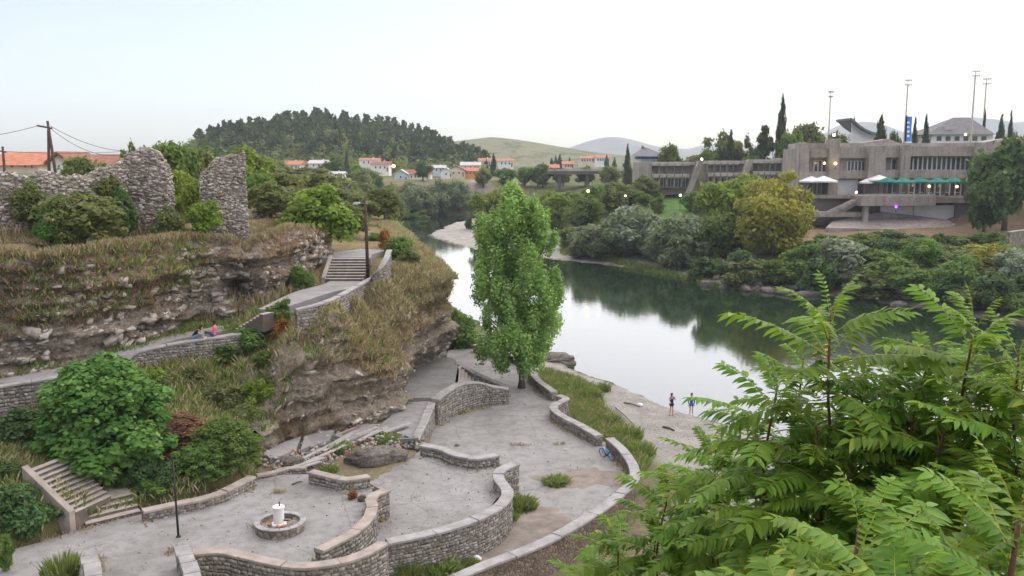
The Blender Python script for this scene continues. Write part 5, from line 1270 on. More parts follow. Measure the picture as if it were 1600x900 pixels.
# ---- wood on the far hill: thousands of trees that read as one mass
def hill_wood():
    rng = np.random.default_rng(9); U, Yg, Z = hillg; Vs = []; Ts = []; Ns = []; Ss = []
    ny_, n = U.shape; cnt = 0
    for i in range(2300):
        a = rng.integers(0, n); b = int(ny_ * rng.uniform(0.12, 0.62)); x, y, z = U[b, a], Yg[b, a], Z[b, a]
        px = 800 + x / y * FPX
        if z < 13 or px > 760 or px < 315: continue
        thin = 1.0 if px < 520 else 0.62
        if rng.random() > thin: continue
        h = rng.uniform(4.5, 8) if rng.random() < 0.6 else rng.uniform(8, 13.5); w = h * (rng.uniform(0.2, 0.32) if rng.random() < 0.65 else rng.uniform(0.4, 0.55))
        m = 26; t = rng.random(m) ** 0.8; ang = rng.uniform(0, 6.28, m); rr = w * (1 - t) ** 0.6 * rng.uniform(0.3, 1, m)
        Vs.append(np.stack([x + rr * np.cos(ang), y + rr * np.sin(ang), z + h * (0.1 + 0.9 * t)], 1)); Ns.append(np.stack([np.cos(ang), np.sin(ang), 0.5 + 0 * ang], 1))
        Ts.append(np.clip(rng.random() * 0.75 + 0.25 * rng.random(m), 0, 1)); Ss.append(np.full(m, h * 0.19))
    V, F, t = leaves(np.concatenate(Vs), np.concatenate(Ns), np.concatenate(Ss), rng, 1.5, 0, np.concatenate(Ts))
    o = link('hill_wood', np_mesh('hill_wood', V, F, t), 'L_pine'); tag(o, 'dense dark pine wood covering the hill above the village', 'wood', kind='stuff')
hill_wood()
def hill_scrub():
    rng = np.random.default_rng(19); U, Yg, Z = hillg; ny_, n = U.shape; Vs, Ns, Ts, Ss = [], [], [], []
    for i in range(900):
        a = rng.integers(0, n); b = int(ny_ * rng.uniform(0.06, 0.34)); x, y, z = U[b, a], Yg[b, a], Z[b, a]; px = 800 + x / y * FPX
        if z < 11.2 or px > 770 or px < 290: continue
        h = rng.uniform(4, 8.5); w = h * rng.uniform(0.4, 0.65); m = 30; d = rng.normal(0, 1, (m, 3)); d /= np.linalg.norm(d, axis=1, keepdims=True)
        Vs.append(np.array([x, y, z + h * 0.5]) + d * np.array([w, w, h * 0.5]) * rng.uniform(0.6, 1, (m, 1))); Ns.append(d + [0, 0, 0.4]); Ts.append(np.clip(rng.random() * 0.8 + 0.2 * rng.random(m), 0, 1)); Ss.append(np.full(m, h * 0.2))
    V, F, t = leaves(np.concatenate(Vs), np.concatenate(Ns), np.concatenate(Ss), rng, 1.4, 0, np.concatenate(Ts))
    tag(link('hill_scrub', np_mesh('hill_scrub', V, F, t), 'L_olive'), 'lighter olive scrub along the foot of the wooded hill', 'scrub', kind='stuff')
hill_scrub()
def pines_on_ridge():
    i = 0
    for px, pyt in ((560, 190), (578, 191), (598, 192), (622, 194), (634, 196), (648, 201), (660, 205), (672, 210), (684, 213), (696, 220), (708, 224), (720, 231)):
        T2(px, pyt, 610 + (i * 37) % 30, 9 + (i * 5) % 6); i += 1
def T2(px, pyt, Y, w):
    t = PY(px, pyt, Y); src = [q for q in PROTO['pine'] if q[1]][0][0]; r = copy_tree(src)
    for k in ('label', 'category', 'group'):
        if k in r: del r[k]
    g = t.z - 13; r.location = (t.x, t.y, g); r.scale = (w / FPX * Y, w / FPX * Y, 13.0)
    tag(r, 'tall pine standing out on the wooded hill crest', 'tree', 'pines on the hill crest')
pines_on_ridge()

# ================================================================== GRASS (uncountable)
def grass(name, pts, hgt, wid, mat, label, rng, lean=0.35, tuft=6, spread=0.16, cat='grass'):
    k = len(pts); p = np.repeat(pts, tuft, 0) + np.concatenate([rng.normal(0, spread, (k * tuft, 2)), np.zeros((k * tuft, 1))], 1); n = len(p)
    h = hgt * rng.uniform(0.45, 1.25, n) ; a = rng.uniform(0, 6.28, n); w = wid * rng.uniform(0.6, 1.4, n)
    u = np.stack([np.cos(a), np.sin(a), 0 * a], 1); ld = rng.normal(0, lean, (n, 2))
    tip = p + np.column_stack([ld * h[:, None], h]); mid = p + np.column_stack([ld * h[:, None] * 0.35, h * 0.55])
    V = np.stack([p - u * w[:, None] / 2 - [0, 0, 0.06], p + u * w[:, None] / 2 - [0, 0, 0.06], mid + u * w[:, None] * 0.4, tip], 1)
    F = np.arange(n * 4).reshape(n, 4)
    o = link(name, np_mesh(name, V.reshape(-1, 3), F, rng.random(n)), mat); tag(o, label, cat, kind='stuff'); return o
rng = np.random.default_rng(12)
def on_ground(poly, n, zoff=0.0):
    pl = np.array(poly); lo, hi = pl.min(0), pl.max(0); q = rng.uniform(lo, hi, (n * 4, 2)); q = q[in_poly(q[:, 0], q[:, 1], list(map(tuple, poly)))][:n]
    return np.column_stack([q, height(q[:, 0], q[:, 1]) + zoff])
def on_cliff(V, r0, r1, n, lo=0.0, hi=1.0):
    m = V.shape[1]; r = rng.integers(r0, r1, n); c = rng.integers(int(m * lo), int(m * hi), n); return V[r, c]
plate = xy((-60, 395, 15.6), (0, 385, 15.6), (200, 375, 15.6), (400, 372, 15.6), (500, 378, 14.8)) + [(-17, 72), (-24, 66), (-32, 60), (-38, 52)]
top1 = on_cliff(CL1, 69, 78, 5200, 0.15, 1)
grass('dry_grass', np.concatenate([on_ground(plate, 4600), top1]), 0.33, 0.04, 'drygrass', 'straw-coloured dry grass along the cliff top below the ruins', rng)
grass('tall_stalks', on_ground(plate, 900), 0.95, 0.05, 'drygrass', 'tall dry stalks standing below the ruins', rng, 0.16, 5, 0.2)
grass('green_weeds', np.concatenate([on_cliff(CL1, 34, 74, 900, 0.15, 0.6), on_ground(plate, 900)]), 0.34, 0.06, 'greengrass', 'green weeds dotted over the upper cliff and its top', rng, 0.5)
grass('dry_grass', np.concatenate([on_cliff(CL1, 30, 68, 900, 0.15, 0.52), on_cliff(CL1, 50, 70, 300, 0.5, 1)]), 0.3, 0.055, 'rustgrass', 'rusty dead weeds clinging to the upper cliff ledges', rng, 0.6)
slope2 = xy((425, 545, 8.8), (470, 500, 10.4), (540, 482, 10.6), (590, 440, 11.6), (640, 410, 12.2), (650, 470, 10), (610, 560, 7.2), (560, 598, 6.3), (480, 590, 7.2), (430, 600, 7))
grass('dry_grass', np.concatenate([on_ground(slope2, 5200), on_cliff(CL2, 58, 72, 5200, 0.2, 1)]), 0.4, 0.05, 'drygrass', 'dry straw grass over the middle bluff below the lamp post', rng)
grass('green_weeds', np.concatenate([on_cliff(CL2, 52, 72, 900, 0.0, 0.7), on_ground(slope2, 250)]), 0.4, 0.06, 'greengrass', 'green weeds mixed over the middle bluff', rng)
grass('dry_grass', np.concatenate([on_cliff(CL2, 42, 68, 2600, 0.08, 0.62), on_cliff(CL2, 46, 68, 1300, 0.6, 1)]), 0.27, 0.05, 'drygrass', 'dry grass hanging on ledges of the middle bluff', rng, 0.7)
grass('dead_weeds', on_cliff(CL2, 40, 70, 1800, 0.12, 0.7), 0.3, 0.06, 'rustgrass', 'rusty brown dead weeds on the bluff crown', rng, 0.5)
slope3 = xy((-120, 640, 7.5), (0, 612, 8), (120, 600, 8.2), (200, 575, 8.4), (300, 545, 8.6), (400, 520, 9), (430, 560, 8.6), (400, 640, 5.6), (390, 735, 4.5), (300, 770, 4.5), (215, 790, 4.4), (60, 840, 4.3), (-120, 880, 4.2))
grass('green_weeds', on_ground(slope3, 4500), 0.45, 0.07, 'greengrass', 'green weeds covering the slope between cliff path and fountain terrace', rng)
grass('dry_grass', on_ground(slope3, 3600), 0.45, 0.05, 'drygrass', 'dry grass among weeds on the slope below the cliff path', rng)
foot = xy((0, 590, 8.6), (200, 544, 9.2), (300, 508, 9.7), (370, 488, 10.6), (370, 500, 9.8), (300, 520, 9.5), (200, 552, 9.1), (0, 597, 8.5))
grass('green_weeds', on_ground(foot, 900), 0.4, 0.06, 'greengrass', 'weeds along the cliff foot behind the path', rng)
bank = xy((845, 570, 1), (905, 590, 0.7), (930, 610, 0.7), (945, 640, 0.8), (985, 680, 0.8), (1010, 720, 0.8), (1000, 745, 0.8), (960, 690, 1), (930, 680, 1), (885, 650, 1), (875, 620, 1), (850, 595, 1))
grass('bank_grass', on_ground(bank, 4200), 0.55, 0.05, 'greengrass', 'green and straw grass on the bank between parapet and beach', rng)
grass('bank_grass', on_ground(bank, 900), 0.6, 0.045, 'drygrass', 'dry stalks among the bank grass by the parapet', rng)
fb_ = xy((880, 395, 1), (960, 398, 1.5), (1060, 418, 1.5), (1120, 430, 2), (1200, 440, 2), (1200, 420, 4), (1000, 390, 4), (880, 380, 2))
grass('shore_grass', on_ground(fb_, 2600), 1.0, 0.16, 'greengrass', 'rough grass behind the far gravel shore', rng, tuft=5, spread=0.5)
sl_ = [(60, 150), (75, 140), (95, 130), (115, 120), (130, 135), (125, 158), (100, 160), (70, 165)]
grass('slope_weeds', on_ground(sl_, 4200), 0.8, 0.2, 'greengrass', 'rank weeds covering the far slope below the cafe', rng, 0.6, 6, 0.6)
under = xy((560, 900, 1.5), (700, 905, 1.2), (640, 880, 1.5), (560, 890, 1.5), (440, 915, 1.5), (330, 905, 1.5), (330, 960, 1.5), (700, 960, 1.5))
crk = np.array([tuple(P(px, py, z)) for px, py, z in [(445 + 8 * i * 0.6, 690 - i * 0.4, 3.3) for i in range(20)] + [(800 + i * 2, 696, 2.0) for i in range(14)] + [(866 + i * 2, 694, 2.0) for i in range(10)] + [(430 + i, 770, 4.0) for i in range(14)] + [(395 + i * 1.5, 826 - i * 0.2, 4.0) for i in range(22)] + [(225 + i * 9, 801 - i * 2.6, 4.0) for i in range(20)] + [(60 + i * 6, 848 - i * 1.7, 4.0) for i in range(26)] + [(690 + i * 4, 655 - i * 1.0, 2.0) for i in range(24)] + [(865 + i * 0.6, 645 + i * 0.9, 2.0) for i in range(20)] + [(788 + i * 0.4, 760 + i * 1.1, 2.0) for i in range(20)] + [(640 + i * 3, 860 - i * 0.8, 2.0) for i in range(24)] + [(155 + i * 0.2, 870 + i * 1.5, 4.0) for i in range(20)] + [(262 + i * 1.2, 868 - i, 4.0) for i in range(12)] + [(295 + i * 4, 868 - i * 0.6, 4.0) for i in range(12)]])
grass('joint_weeds', crk, 0.2, 0.04, 'drygrass', 'small dry weeds growing along joints of the terraces', rng, 0.5, 5, 0.12)

# weeds, dirt and leaf litter gathered along the wall feet
def wall_feet(floors, n, spread, side_sel=(1, -1)):
    out = []
    for wi, z, sides in floors:
        c, nr, th = WALL_LINES[wi]; k = int(len(c) * n)
        i = rng.integers(0, len(c), k)
        keep = fbm(np.stack([c[i, 0] * 0.7, c[i, 1] * 0.7, 0 * i], 1), 2, wi) > -0.05
        i = i[keep]; sd = rng.choice(sides, len(i)); off = th / 2 + np.abs(rng.normal(0, spread, len(i))) + 0.04
        q = c[i, :2] + nr[i] * (sd * off)[:, None]; out.append(np.column_stack([q, np.full(len(i), z)]))
    return np.concatenate(out)
FEET = [(0, 2.0, [-1]), (1, 2.0, [-1]), (2, 2.0, [-1]), (3, 3.2, [1]), (4, 4.0, [1]), (5, 4.0, [1]), (6, 2.0, [1]), (6, 3.2, [-1]), (8, 2.0, [-1]), (11, 4.0, [-1])]
def plaza_side(wi, z, probe):
    """which side of a wall faces a given floor point"""
    c, nr, th = WALL_LINES[wi]; j = np.argmin(np.hypot(c[:, 0] - probe.x, c[:, 1] - probe.y)); v = np.array([probe.x, probe.y]) - c[j, :2]
    return 1 if v @ nr[j] > 0 else -1
pr = {0: (790, 580, 2.0), 1: (840, 660, 2.0), 2: (900, 740, 2.0), 3: (700, 770, 3.2), 4: (470, 850, 4.0), 5: (500, 810, 4.0), 6: (720, 740, 3.2), 8: (720, 660, 2.0), 11: (320, 820, 4.0)}
FEET = [(k, v[2], [plaza_side(k, v[2], P(*v))]) for k, v in pr.items()] + [(3, 2.0, [-plaza_side(3, 3.2, P(700, 770, 3.2))]), (5, 3.2, [-plaza_side(5, 4.0, P(500, 810, 4.0))])]
grass('wall_foot_weeds', wall_feet(FEET, 1.6, 0.1), 0.16, 0.035, 'greengrass', 'small weeds sprouting along the feet of the terrace walls', rng, 0.5, 4, 0.05)
grass('wall_foot_weeds', wall_feet(FEET, 1.2, 0.14), 0.2, 0.03, 'drygrass', 'dry stalks along the feet of the terrace walls', rng, 0.5, 4, 0.06)
lt = wall_feet(FEET, 5.0, 0.28); lt[:, 2] += 0.012
V, F, t = leaves(lt, np.tile([0, 0, 1.0], (len(lt), 1)), 0.09, rng, 1.5); tag(link('leaf_litter', np_mesh('leaf_litter', V, F, t), 'L_rust'), 'brown fallen leaves drifted along the wall feet', 'leaves', kind='stuff')

# ================================================================== TREES OF HEAVEN IN THE FOREGROUND
def heaven_leaf(seed, pairs, sag, llen=0.2, lw=0.078):
    """one pinnate leaf, unit length along +X"""
    rg = np.random.default_rng(seed); V = []; F = []; tn = []
    def at(t): return np.array([t * (1 - 0.06 * t), 0.02 * math.sin(t * 3 + seed), 0.16 * math.sin(t * 1.6) - sag * t * t])
    n = 9
    for i in range(n):
        t = i / (n - 1) * 0.97; p = at(t); r = 0.0085 * (1 - 0.75 * t)
        for a in range(4): V.append(p + np.array([0, math.cos(a * 1.571) * r, math.sin(a * 1.571) * r]))
    for i in range(n - 1):
        for a in range(4): F.append((i * 4 + a, i * 4 + (a + 1) % 4, i * 4 + 4 + (a + 1) % 4, i * 4 + 4 + a)); tn.append(0.99)
    def leaflet(o, d, up, L, W, tone):
        s = np.cross(up, d); s /= np.linalg.norm(s); b = len(V); dr = rg.uniform(0.12, 0.42)
        for t, w in ((0, 0.0), (0.12, 0.75), (0.4, 1.0), (0.72, 0.66), (1.0, 0.0)):
            c = o + d * L * t - up * L * dr * t * t
            V.append(c + s * W * w / 2 + up * W * 0.16 * w); V.append(c - up * 0.0); V.append(c - s * W * w / 2 + up * W * 0.16 * w)
        for i in range(4):
            q = b + i * 3; F.append((q, q + 1, q + 4, q + 3)); F.append((q + 1, q + 2, q + 5, q + 4)); tn.extend([tone, tone])
    for i in range(pairs):
        t = 0.16 + 0.8 * (i + 0.5) / pairs
        for sd in (-1, 1):
            tt = t + rg.uniform(-0.012, 0.012); p = at(tt); sw = math.sin(math.pi * min(1, 0.22 + 0.78 * (1 - (t - 0.16) / 0.84)) ** 0.9) if t > 0.5 else 0.85 + 0.3 * (t - 0.16)
            L = llen * (0.62 + 0.38 * min(1, sw)) * rg.uniform(0.88, 1.12)
            fw = rg.uniform(0.22, 0.5) + 0.25 * t; d = np.array([fw, sd, rg.uniform(-0.34, 0.02)]); d /= np.linalg.norm(d)
            up = np.array([0.05, -0.1 * sd, 1.0]); up -= d * (up @ d); up /= np.linalg.norm(up)
            if rg.random() > 0.03: leaflet(p, d, up, L, lw * rg.uniform(0.85, 1.15), float(np.clip(rg.normal(0.45, 0.22), 0, 0.93)))
    p = at(0.97); d = at(0.98) - at(0.9); d /= np.linalg.norm(d); up = np.array([-d[2], 0, d[0]]); leaflet(p, d, up, llen * 0.7, lw, 0.6)
    me = bpy.data.meshes.new('leaf'); me.from_pydata([tuple(map(float, v)) for v in V], [], F); me.materials.append(M['L_heaven'])
    me.polygons.foreach_set('use_smooth', np.ones(len(me.polygons), bool))
    a = me.attributes.new('tone', 'FLOAT', 'FACE'); a.data.foreach_set('value', np.array(tn, np.float32)); me.update(); return me
HL = [heaven_leaf(i, 13 + i % 4, 0.14 + 0.06 * (i % 4), 0.185, 0.061) for i in range(8)]
HYOUNG = [heaven_leaf(20 + i, 8, 0.05, 0.16, 0.05) for i in range(2)]
def heaven_tree(label, base, tips, seed, leafscale=0.6):
    rg = random.Random(seed); bz = H(base[0], base[1]) - 0.3; root = empty('tree_of_heaven', (base[0], base[1], bz)); tag(root, label, 'tree'); o = root.location.copy()
    ztop = min(PY(a[0], a[1], a[2]).z for a in tips) - 1.2; fork = Vector((0.1, 0.1, max(1.0, ztop - bz)))
    tr = MB(); tr.tube([(0, 0, 0), (0.05, 0.02, fork.z * 0.4), tuple(fork * 0.8), tuple(fork)], [0.12, 0.1, 0.085, 0.06], 9); tr.build('trunk', 'bark', root, smooth=True)
    for px, py, Y, n, sc in tips:
        n += 2
        tip = PY(px, py, Y) - o; L = max(0.8, (tip - fork).length)
        lean = Vector((rg.uniform(-0.12, 0.12), rg.uniform(-0.12, 0.12), 1)).normalized()
        knee = tip - lean * 0.75 * sc / 0.6 + Vector((rg.uniform(-.06, .06), rg.uniform(-.06, .06), 0)); mid = fork.lerp(knee, 0.55) + Vector((0, 0, -0.12 * L))
        pts = catmull([tuple(fork - Vector((0, 0, 0.25))), tuple(mid), tuple(knee), tuple(tip)], 0.15); br = MB()
        m = len(pts); br.tube([Vector(q) for q in pts], [0.022 * (1 - i / m) + 0.006 for i in range(m)], 7); br.build('branch', 'redstem', root, smooth=True)
        phi = rg.uniform(0, 6.28)
        for k in range(n):
            f = k / max(1, n - 1); phi += 2.4 + rg.uniform(-0.3, 0.3)
            pos = tip - lean * (0.02 + 0.62 * f ** 1.1) * sc / 0.6
            el = R(62 - 74 * f ** 0.75 + rg.uniform(-10, 10)); s = sc * (0.42 + 0.75 * min(1, f * 1.9)) * rg.uniform(0.85, 1.12)
            me = rg.choice(HYOUNG) if (k < 2) else rg.choice(HL)
            lf = bpy.data.objects.new('leaf', me); COL.objects.link(lf); lf.parent = root
            lf.matrix_local = Matrix.Translation(pos) @ Matrix.Rotation(phi, 4, 'Z') @ Matrix.Rotation(-el, 4, 'Y') @ Matrix.Rotation(rg.uniform(-0.35, 0.35), 4, 'X') @ Matrix.Scale(s, 4)
    return root
heaven_tree('tree of heaven whose red-stemmed top shoot stands highest over the dark water', (3.0, 6.6), [(1298, 482, 6.4, 17, 0.72), (1345, 590, 6.7, 16, 0.7), (1215, 600, 6.6, 16, 0.7), (1275, 665, 6.3, 16, 0.68), (1190, 705, 6.5, 15, 0.62), (1395, 575, 6.9, 16, 0.68), (1330, 720, 6.0, 16, 0.66), (1225, 770, 6.2, 15, 0.62), (1395, 700, 6.2, 16, 0.64), (1290, 850, 5.8, 14, 0.62), (1255, 560, 7.2, 12, 0.6), (1340, 650, 7.4, 14, 0.66), (1190, 740, 7.4, 14, 0.64), (1280, 760, 7.2, 14, 0.64), (1370, 780, 7.0, 14, 0.64), (1230, 690, 7.6, 13, 0.64), (1320, 800, 6.6, 14, 0.62), (1300, 720, 8.6, 13, 0.72)], 3)
heaven_tree('tree of heaven with feathery leaves at the right frame edge', (5.0, 6.0), [(1522, 505, 6.0, 17, 0.72), (1450, 565, 6.3, 16, 0.68), (1592, 545, 5.8, 16, 0.7), (1560, 640, 5.6, 16, 0.66), (1480, 640, 5.8, 16, 0.66), (1430, 640, 6.0, 15, 0.66), (1620, 640, 5.4, 15, 0.66), (1530, 740, 5.2, 16, 0.6), (1450, 780, 5.3, 16, 0.6), (1610, 740, 5.0, 15, 0.6), (1390, 800, 5.4, 15, 0.6), (1500, 580, 7.0, 15, 0.66), (1560, 580, 6.8, 14, 0.66), (1510, 690, 6.6, 15, 0.64), (1440, 720, 6.6, 15, 0.64), (1580, 690, 6.4, 14, 0.62)], 4)
heaven_tree('tree of heaven spreading low leaves over the bowed parapet and beach', (2.0, 8.6), [(1118, 700, 8.2, 16, 0.66), (1045, 765, 8.4, 16, 0.66), (1120, 770, 8.0, 16, 0.7), (965, 845, 8.6, 15, 0.66), (1060, 838, 8.2, 15, 0.7), (1170, 850, 7.6, 15, 0.68), (1010, 905, 8.4, 11, 0.64), (1110, 905, 7.8, 13, 0.68), (1180, 672, 7.8, 12, 0.6), (1025, 825, 9.0, 13, 0.62), (1140, 720, 8.6, 14, 0.68), (1120, 850, 8.8, 13, 0.66), (930, 890, 8.8, 12, 0.68), (1180, 790, 9.5, 13, 0.7), (1240, 850, 9.0, 13, 0.7), (1080, 880, 9.6, 12, 0.7)], 5)
heaven_tree('tree of heaven with the biggest leaflets, crowding the lower right corner', (2.5, 2.5), [(1345, 820, 3.3, 12, 0.58), (1500, 850, 2.9, 13, 0.58), (1595, 790, 2.8, 12, 0.56), (1425, 900, 2.7, 11, 0.57), (1640, 890, 2.5, 11, 0.54), (1260, 920, 3.4, 12, 0.57), (1560, 900, 2.8, 11, 0.55), (1340, 920, 3.0, 11, 0.55)], 6)

# ================================================================== BUILDINGS
class Bld:
    def __init__(s, name, label, cat, px, Y, z=None):
        x = (px - 800) / FPX * Y; s.o = Vector((x, Y, H(x, Y) - 0.3 if z is None else z)); s.root = empty(name, s.o); tag(s.root, label, cat)
    def box(s, name, px0, px1, py0, py1, Y, dep, mat, parent=None, bevel=0.0):
        """front face at depth Y spanning those photo pixels, dep metres deep"""
        a = PY(px0, py0, Y) - s.o; b = PY(px1, py1, Y) - s.o; mb = MB(); mb.box(a.x, b.x, a.y, a.y + dep, b.z, a.z)
        return mb.build(name, mat, parent or s.root, bevel=bevel)
    def poly(s, name, pts, Y, dep, mat, parent=None):
        q = [PY(a, b, Y) - s.o for a, b in pts]; mb = MB()
        mb.hexa([tuple(p) for p in q], [(p.x, p.y + dep, p.z) for p in q]); return mb.build(name, mat, parent or s.root)
    def window(s, px0, px1, py0, py1, Y, n, glass='glass', frame='frame', lit=None):
        """dark recess, mullioned frame and one pane per light"""
        w = s.box('window', px0 - 0.4, px1 + 0.4, py1 - 0.1, py1 + 0.7, Y - 0.05, 0.3, frame)          # sill carries the rest
        st = (px1 - px0) / n
        for i in range(n):
            g = s.box('pane', px0 + st * i + 0.45, px0 + st * (i + 1) - 0.45, py0 + 0.6, py1 - 0.2, Y + 0.06, 0.05, glass, w)
        for i in range(n + 1): s.box('mullion', px0 + st * i - 0.4, px0 + st * i + 0.4, py0, py1 - 0.1, Y, 0.12, frame, w)
        s.box('head', px0 - 0.4, px1 + 0.4, py0 - 0.5, py0, Y - 0.02, 0.2, frame, w)
        return w
mb_ = Bld('cafe_building', 'long two-storey grey concrete building with cafe terrace above the river', 'building', 1395, 196, 9.0)
Yf = 192.0
mb_.box('wall', 1250, 1536, 232, 308, Yf + 1.4, 12, 'concrete')
mb_.box('wall', 1530, 1592, 222, 306, Yf + 4.0, 10, 'concrete')
# roof band (deep board-marked fascia in separate lengths)
mb_.box('fascia', 1262, 1298, 232, 246, Yf - 0.2, 3, 'concrete')
mb_.box('fascia', 1309, 1360, 230, 247, Yf + 0.3, 3, 'concrete')
mb_.box('fascia', 1383, 1410, 228, 246, Yf - 0.1, 3, 'concrete')
mb_.box('fascia', 1420, 1524, 229, 244, Yf - 0.6, 3, 'concrete')
mb_.box('roof', 1256, 1534, 223.5, 231.9, Yf + 2.2, 11, 'concrete_lt')
mb_.poly('roof_light', [(1345, 224), (1388, 217), (1407, 224)], Yf + 5, 4, 'concrete')
mb_.poly('roof_light', [(1530, 224), (1560, 218), (1592, 215), (1600, 222)], Yf + 7, 5, 'concrete_lt')
# piers
for a, b, t, bo in ((1250, 1262, 223, 300), (1297.5, 1309, 217, 304), (1359, 1382.5, 227, 280), (1409.5, 1419.5, 226, 304), (1523.5, 1535, 222, 300)):
    mb_.box('pier', a, b, t, bo, Yf - 1.2, 2.8, 'concrete', bevel=0.08)
mb_.poly('pier', [(1249, 236), (1249, 223), (1252, 222), (1270, 233), (1270, 236)], Yf - 0.9, 1.0, 'concrete')
# floor band between storeys
mb_.box('floor_band', 1262, 1297.2, 268.5, 279, Yf - 0.3, 2, 'concrete')
mb_.box('floor_band', 1309.3, 1359, 267, 279, Yf, 2, 'concrete')
mb_.box('floor_band', 1382.8, 1524, 265.8, 278.5, Yf - 0.5, 2.2, 'concrete')
mb_.window(1272, 1297, 251, 268, Yf + 1.25, 4); mb_.window(1324, 1357, 252, 266.6, Yf + 1.25, 6); mb_.window(1393, 1408, 248, 265, Yf + 1.25, 2)
mb_.window(1419.6, 1523, 245.5, 265.3, Yf + 1.2, 14)
mb_.window(1270, 1297, 281, 304, Yf + 1.25, 4); mb_.window(1310, 1339, 281, 304, Yf + 1.22, 6, 'curtain')
d_ = mb_.box('door', 1340, 1348, 282, 304, Yf + 1.25, 0.1, 'glass'); mb_.box('handle', 1346.2, 1346.8, 293, 296, Yf + 1.15, 0.08, 'greymetal', d_)
for a in (1386, 1420, 1452, 1484): mb_.window(a, a + 26, 283, 305, Yf + 1.25, 3)
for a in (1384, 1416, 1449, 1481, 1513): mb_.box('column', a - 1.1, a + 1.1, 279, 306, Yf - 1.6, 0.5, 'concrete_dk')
# terrace slabs, undercroft, stairs and apron
mb_.box('terrace_slab', 1347, 1462, 306, 322, Yf - 9, 10.4, 'concrete', bevel=0.05)
mb_.box('terrace_slab', 1462.3, 1560, 309, 317, Yf - 7.5, 9, 'concrete', bevel=0.05)
mb_.box('terrace_slab', 1258, 1346.5, 304.5, 310, Yf - 3, 4.4, 'concrete')
mb_.box('parapet', 1349, 1461, 303, 306, Yf - 8.8, 0.3, 'concrete_lt')
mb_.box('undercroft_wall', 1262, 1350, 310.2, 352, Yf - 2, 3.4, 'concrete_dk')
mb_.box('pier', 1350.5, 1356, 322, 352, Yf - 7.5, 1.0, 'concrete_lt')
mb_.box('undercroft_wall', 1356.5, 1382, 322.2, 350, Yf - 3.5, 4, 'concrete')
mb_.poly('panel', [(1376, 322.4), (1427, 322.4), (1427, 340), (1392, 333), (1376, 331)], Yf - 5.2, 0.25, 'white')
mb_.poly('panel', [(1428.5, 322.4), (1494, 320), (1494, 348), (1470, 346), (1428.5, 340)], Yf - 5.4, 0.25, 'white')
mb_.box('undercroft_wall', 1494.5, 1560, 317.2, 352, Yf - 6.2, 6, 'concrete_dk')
mb_.poly('stair_flight', [(1288, 335), (1346, 308), (1350, 314), (1310, 336)], Yf - 6, 2.2, 'concrete')
mb_.box('stair_landing', 1275, 1350, 331.5, 339, Yf - 6.6, 3.2, 'concrete')
for i in range(7):
    mb_.box('stair_tread', 1296 + i * 7, 1304 + i * 7, 331 - i * 3.5, 334.4 - i * 3.5, Yf - 6.3, 0.4, 'concrete_lt')
a = [PY(1290, 356, Yf - 12), PY(1478, 360, Yf - 14), PY(1500, 346, Yf - 6), PY(1440, 338, Yf - 5.6), PY(1380, 331, Yf - 5.5), PY(1300, 346, Yf - 6)]
m2 = MB(); m2.hexa([tuple(q - mb_.o - Vector((0, 0, 1.6))) for q in a], [tuple(q - mb_.o) for q in a]); m2.build('apron', 'concrete', mb_.root)

# hotel wing: three stepped blocks with rows of balconies between slanting fins
M['warm'] = m_emit('warm_lamp', (1.0, 0.55, 0.16), 4.0); M['pale_lamp'] = m_emit('pale_lamp', (1.0, 0.9, 0.55), 4.0); M['violet'] = m_emit('violet_lamp', (0.28, 0.03, 1.0), 3.5)
wg = Bld('hotel_wing', 'low grey concrete hotel wing with two rows of balconies behind the lawn', 'building', 1125, 240, 9.5)
Yw = 236.0
wg.box('wall', 1001, 1253, 256, 304, Yw + 2.5, 12, 'concrete')
wg.box('end_wall', 999, 1017, 253.5, 303, Yw - 1.5, 13, 'concrete')
for (x0, x1, rt, bays) in ((1018, 1078, 253, 5), (1106, 1156, 251, 5), (1176, 1222, 249, 5)):
    wg.box('roof_edge', x0 - 2, x1 + 8, rt, rt + 5.0, Yw + 0.9, 4, 'concrete_lt'); st = (x1 - x0) / bays
    for r_, (ya, yb, yy) in enumerate(((rt + 10, rt + 19, Yw + 1.2), (rt + 28, rt + 36, Yw - 0.6))):
        wg.window(x0 + 1.5, x1 - 1, ya - 3.0, yb + 3.4, yy + 1.6, bays * 2, 'glass', 'concrete_lt')
        for i in range(bays):
            x = x0 + st * i
            wg.box('balcony', x + 0.8, x + st - 0.8, ya - 9, ya - 3.6, yy - 0.5, 1.0, 'concrete_lt', bevel=0.06)
            q = [PY(x, ya - 8, yy - 0.3) - wg.o, PY(x + 1.6, ya - 8, yy - 0.3) - wg.o, PY(x + 1.6 - 2.5, yb + 4, yy + 0.9) - wg.o, PY(x - 2.5, yb + 4, yy + 0.9) - wg.o]
            m2 = MB(); m2.hexa([tuple(p) for p in q][::-1], [(p.x, p.y + 1.6, p.z) for p in q][::-1]); m2.build('fin', 'concrete_lt', wg.root)
    wg.poly('slanting_stair', [(x1 + 22, rt - 1), (x1 + 14, rt - 1), (x1 - 6, 302), (x1 + 2, 303)], Yw - 1.8, 3.2, 'concrete')
    wg.poly('slanting_rail', [(x1 + 15.4, rt - 2), (x1 + 14, rt - 2), (x1 - 7, 302), (x1 - 5.6, 302)], Yw - 2.1, 0.25, 'concrete_lt')
wg.box('link_wall', 1224, 1252, 247, 302, Yw - 0.4, 8, 'concrete')

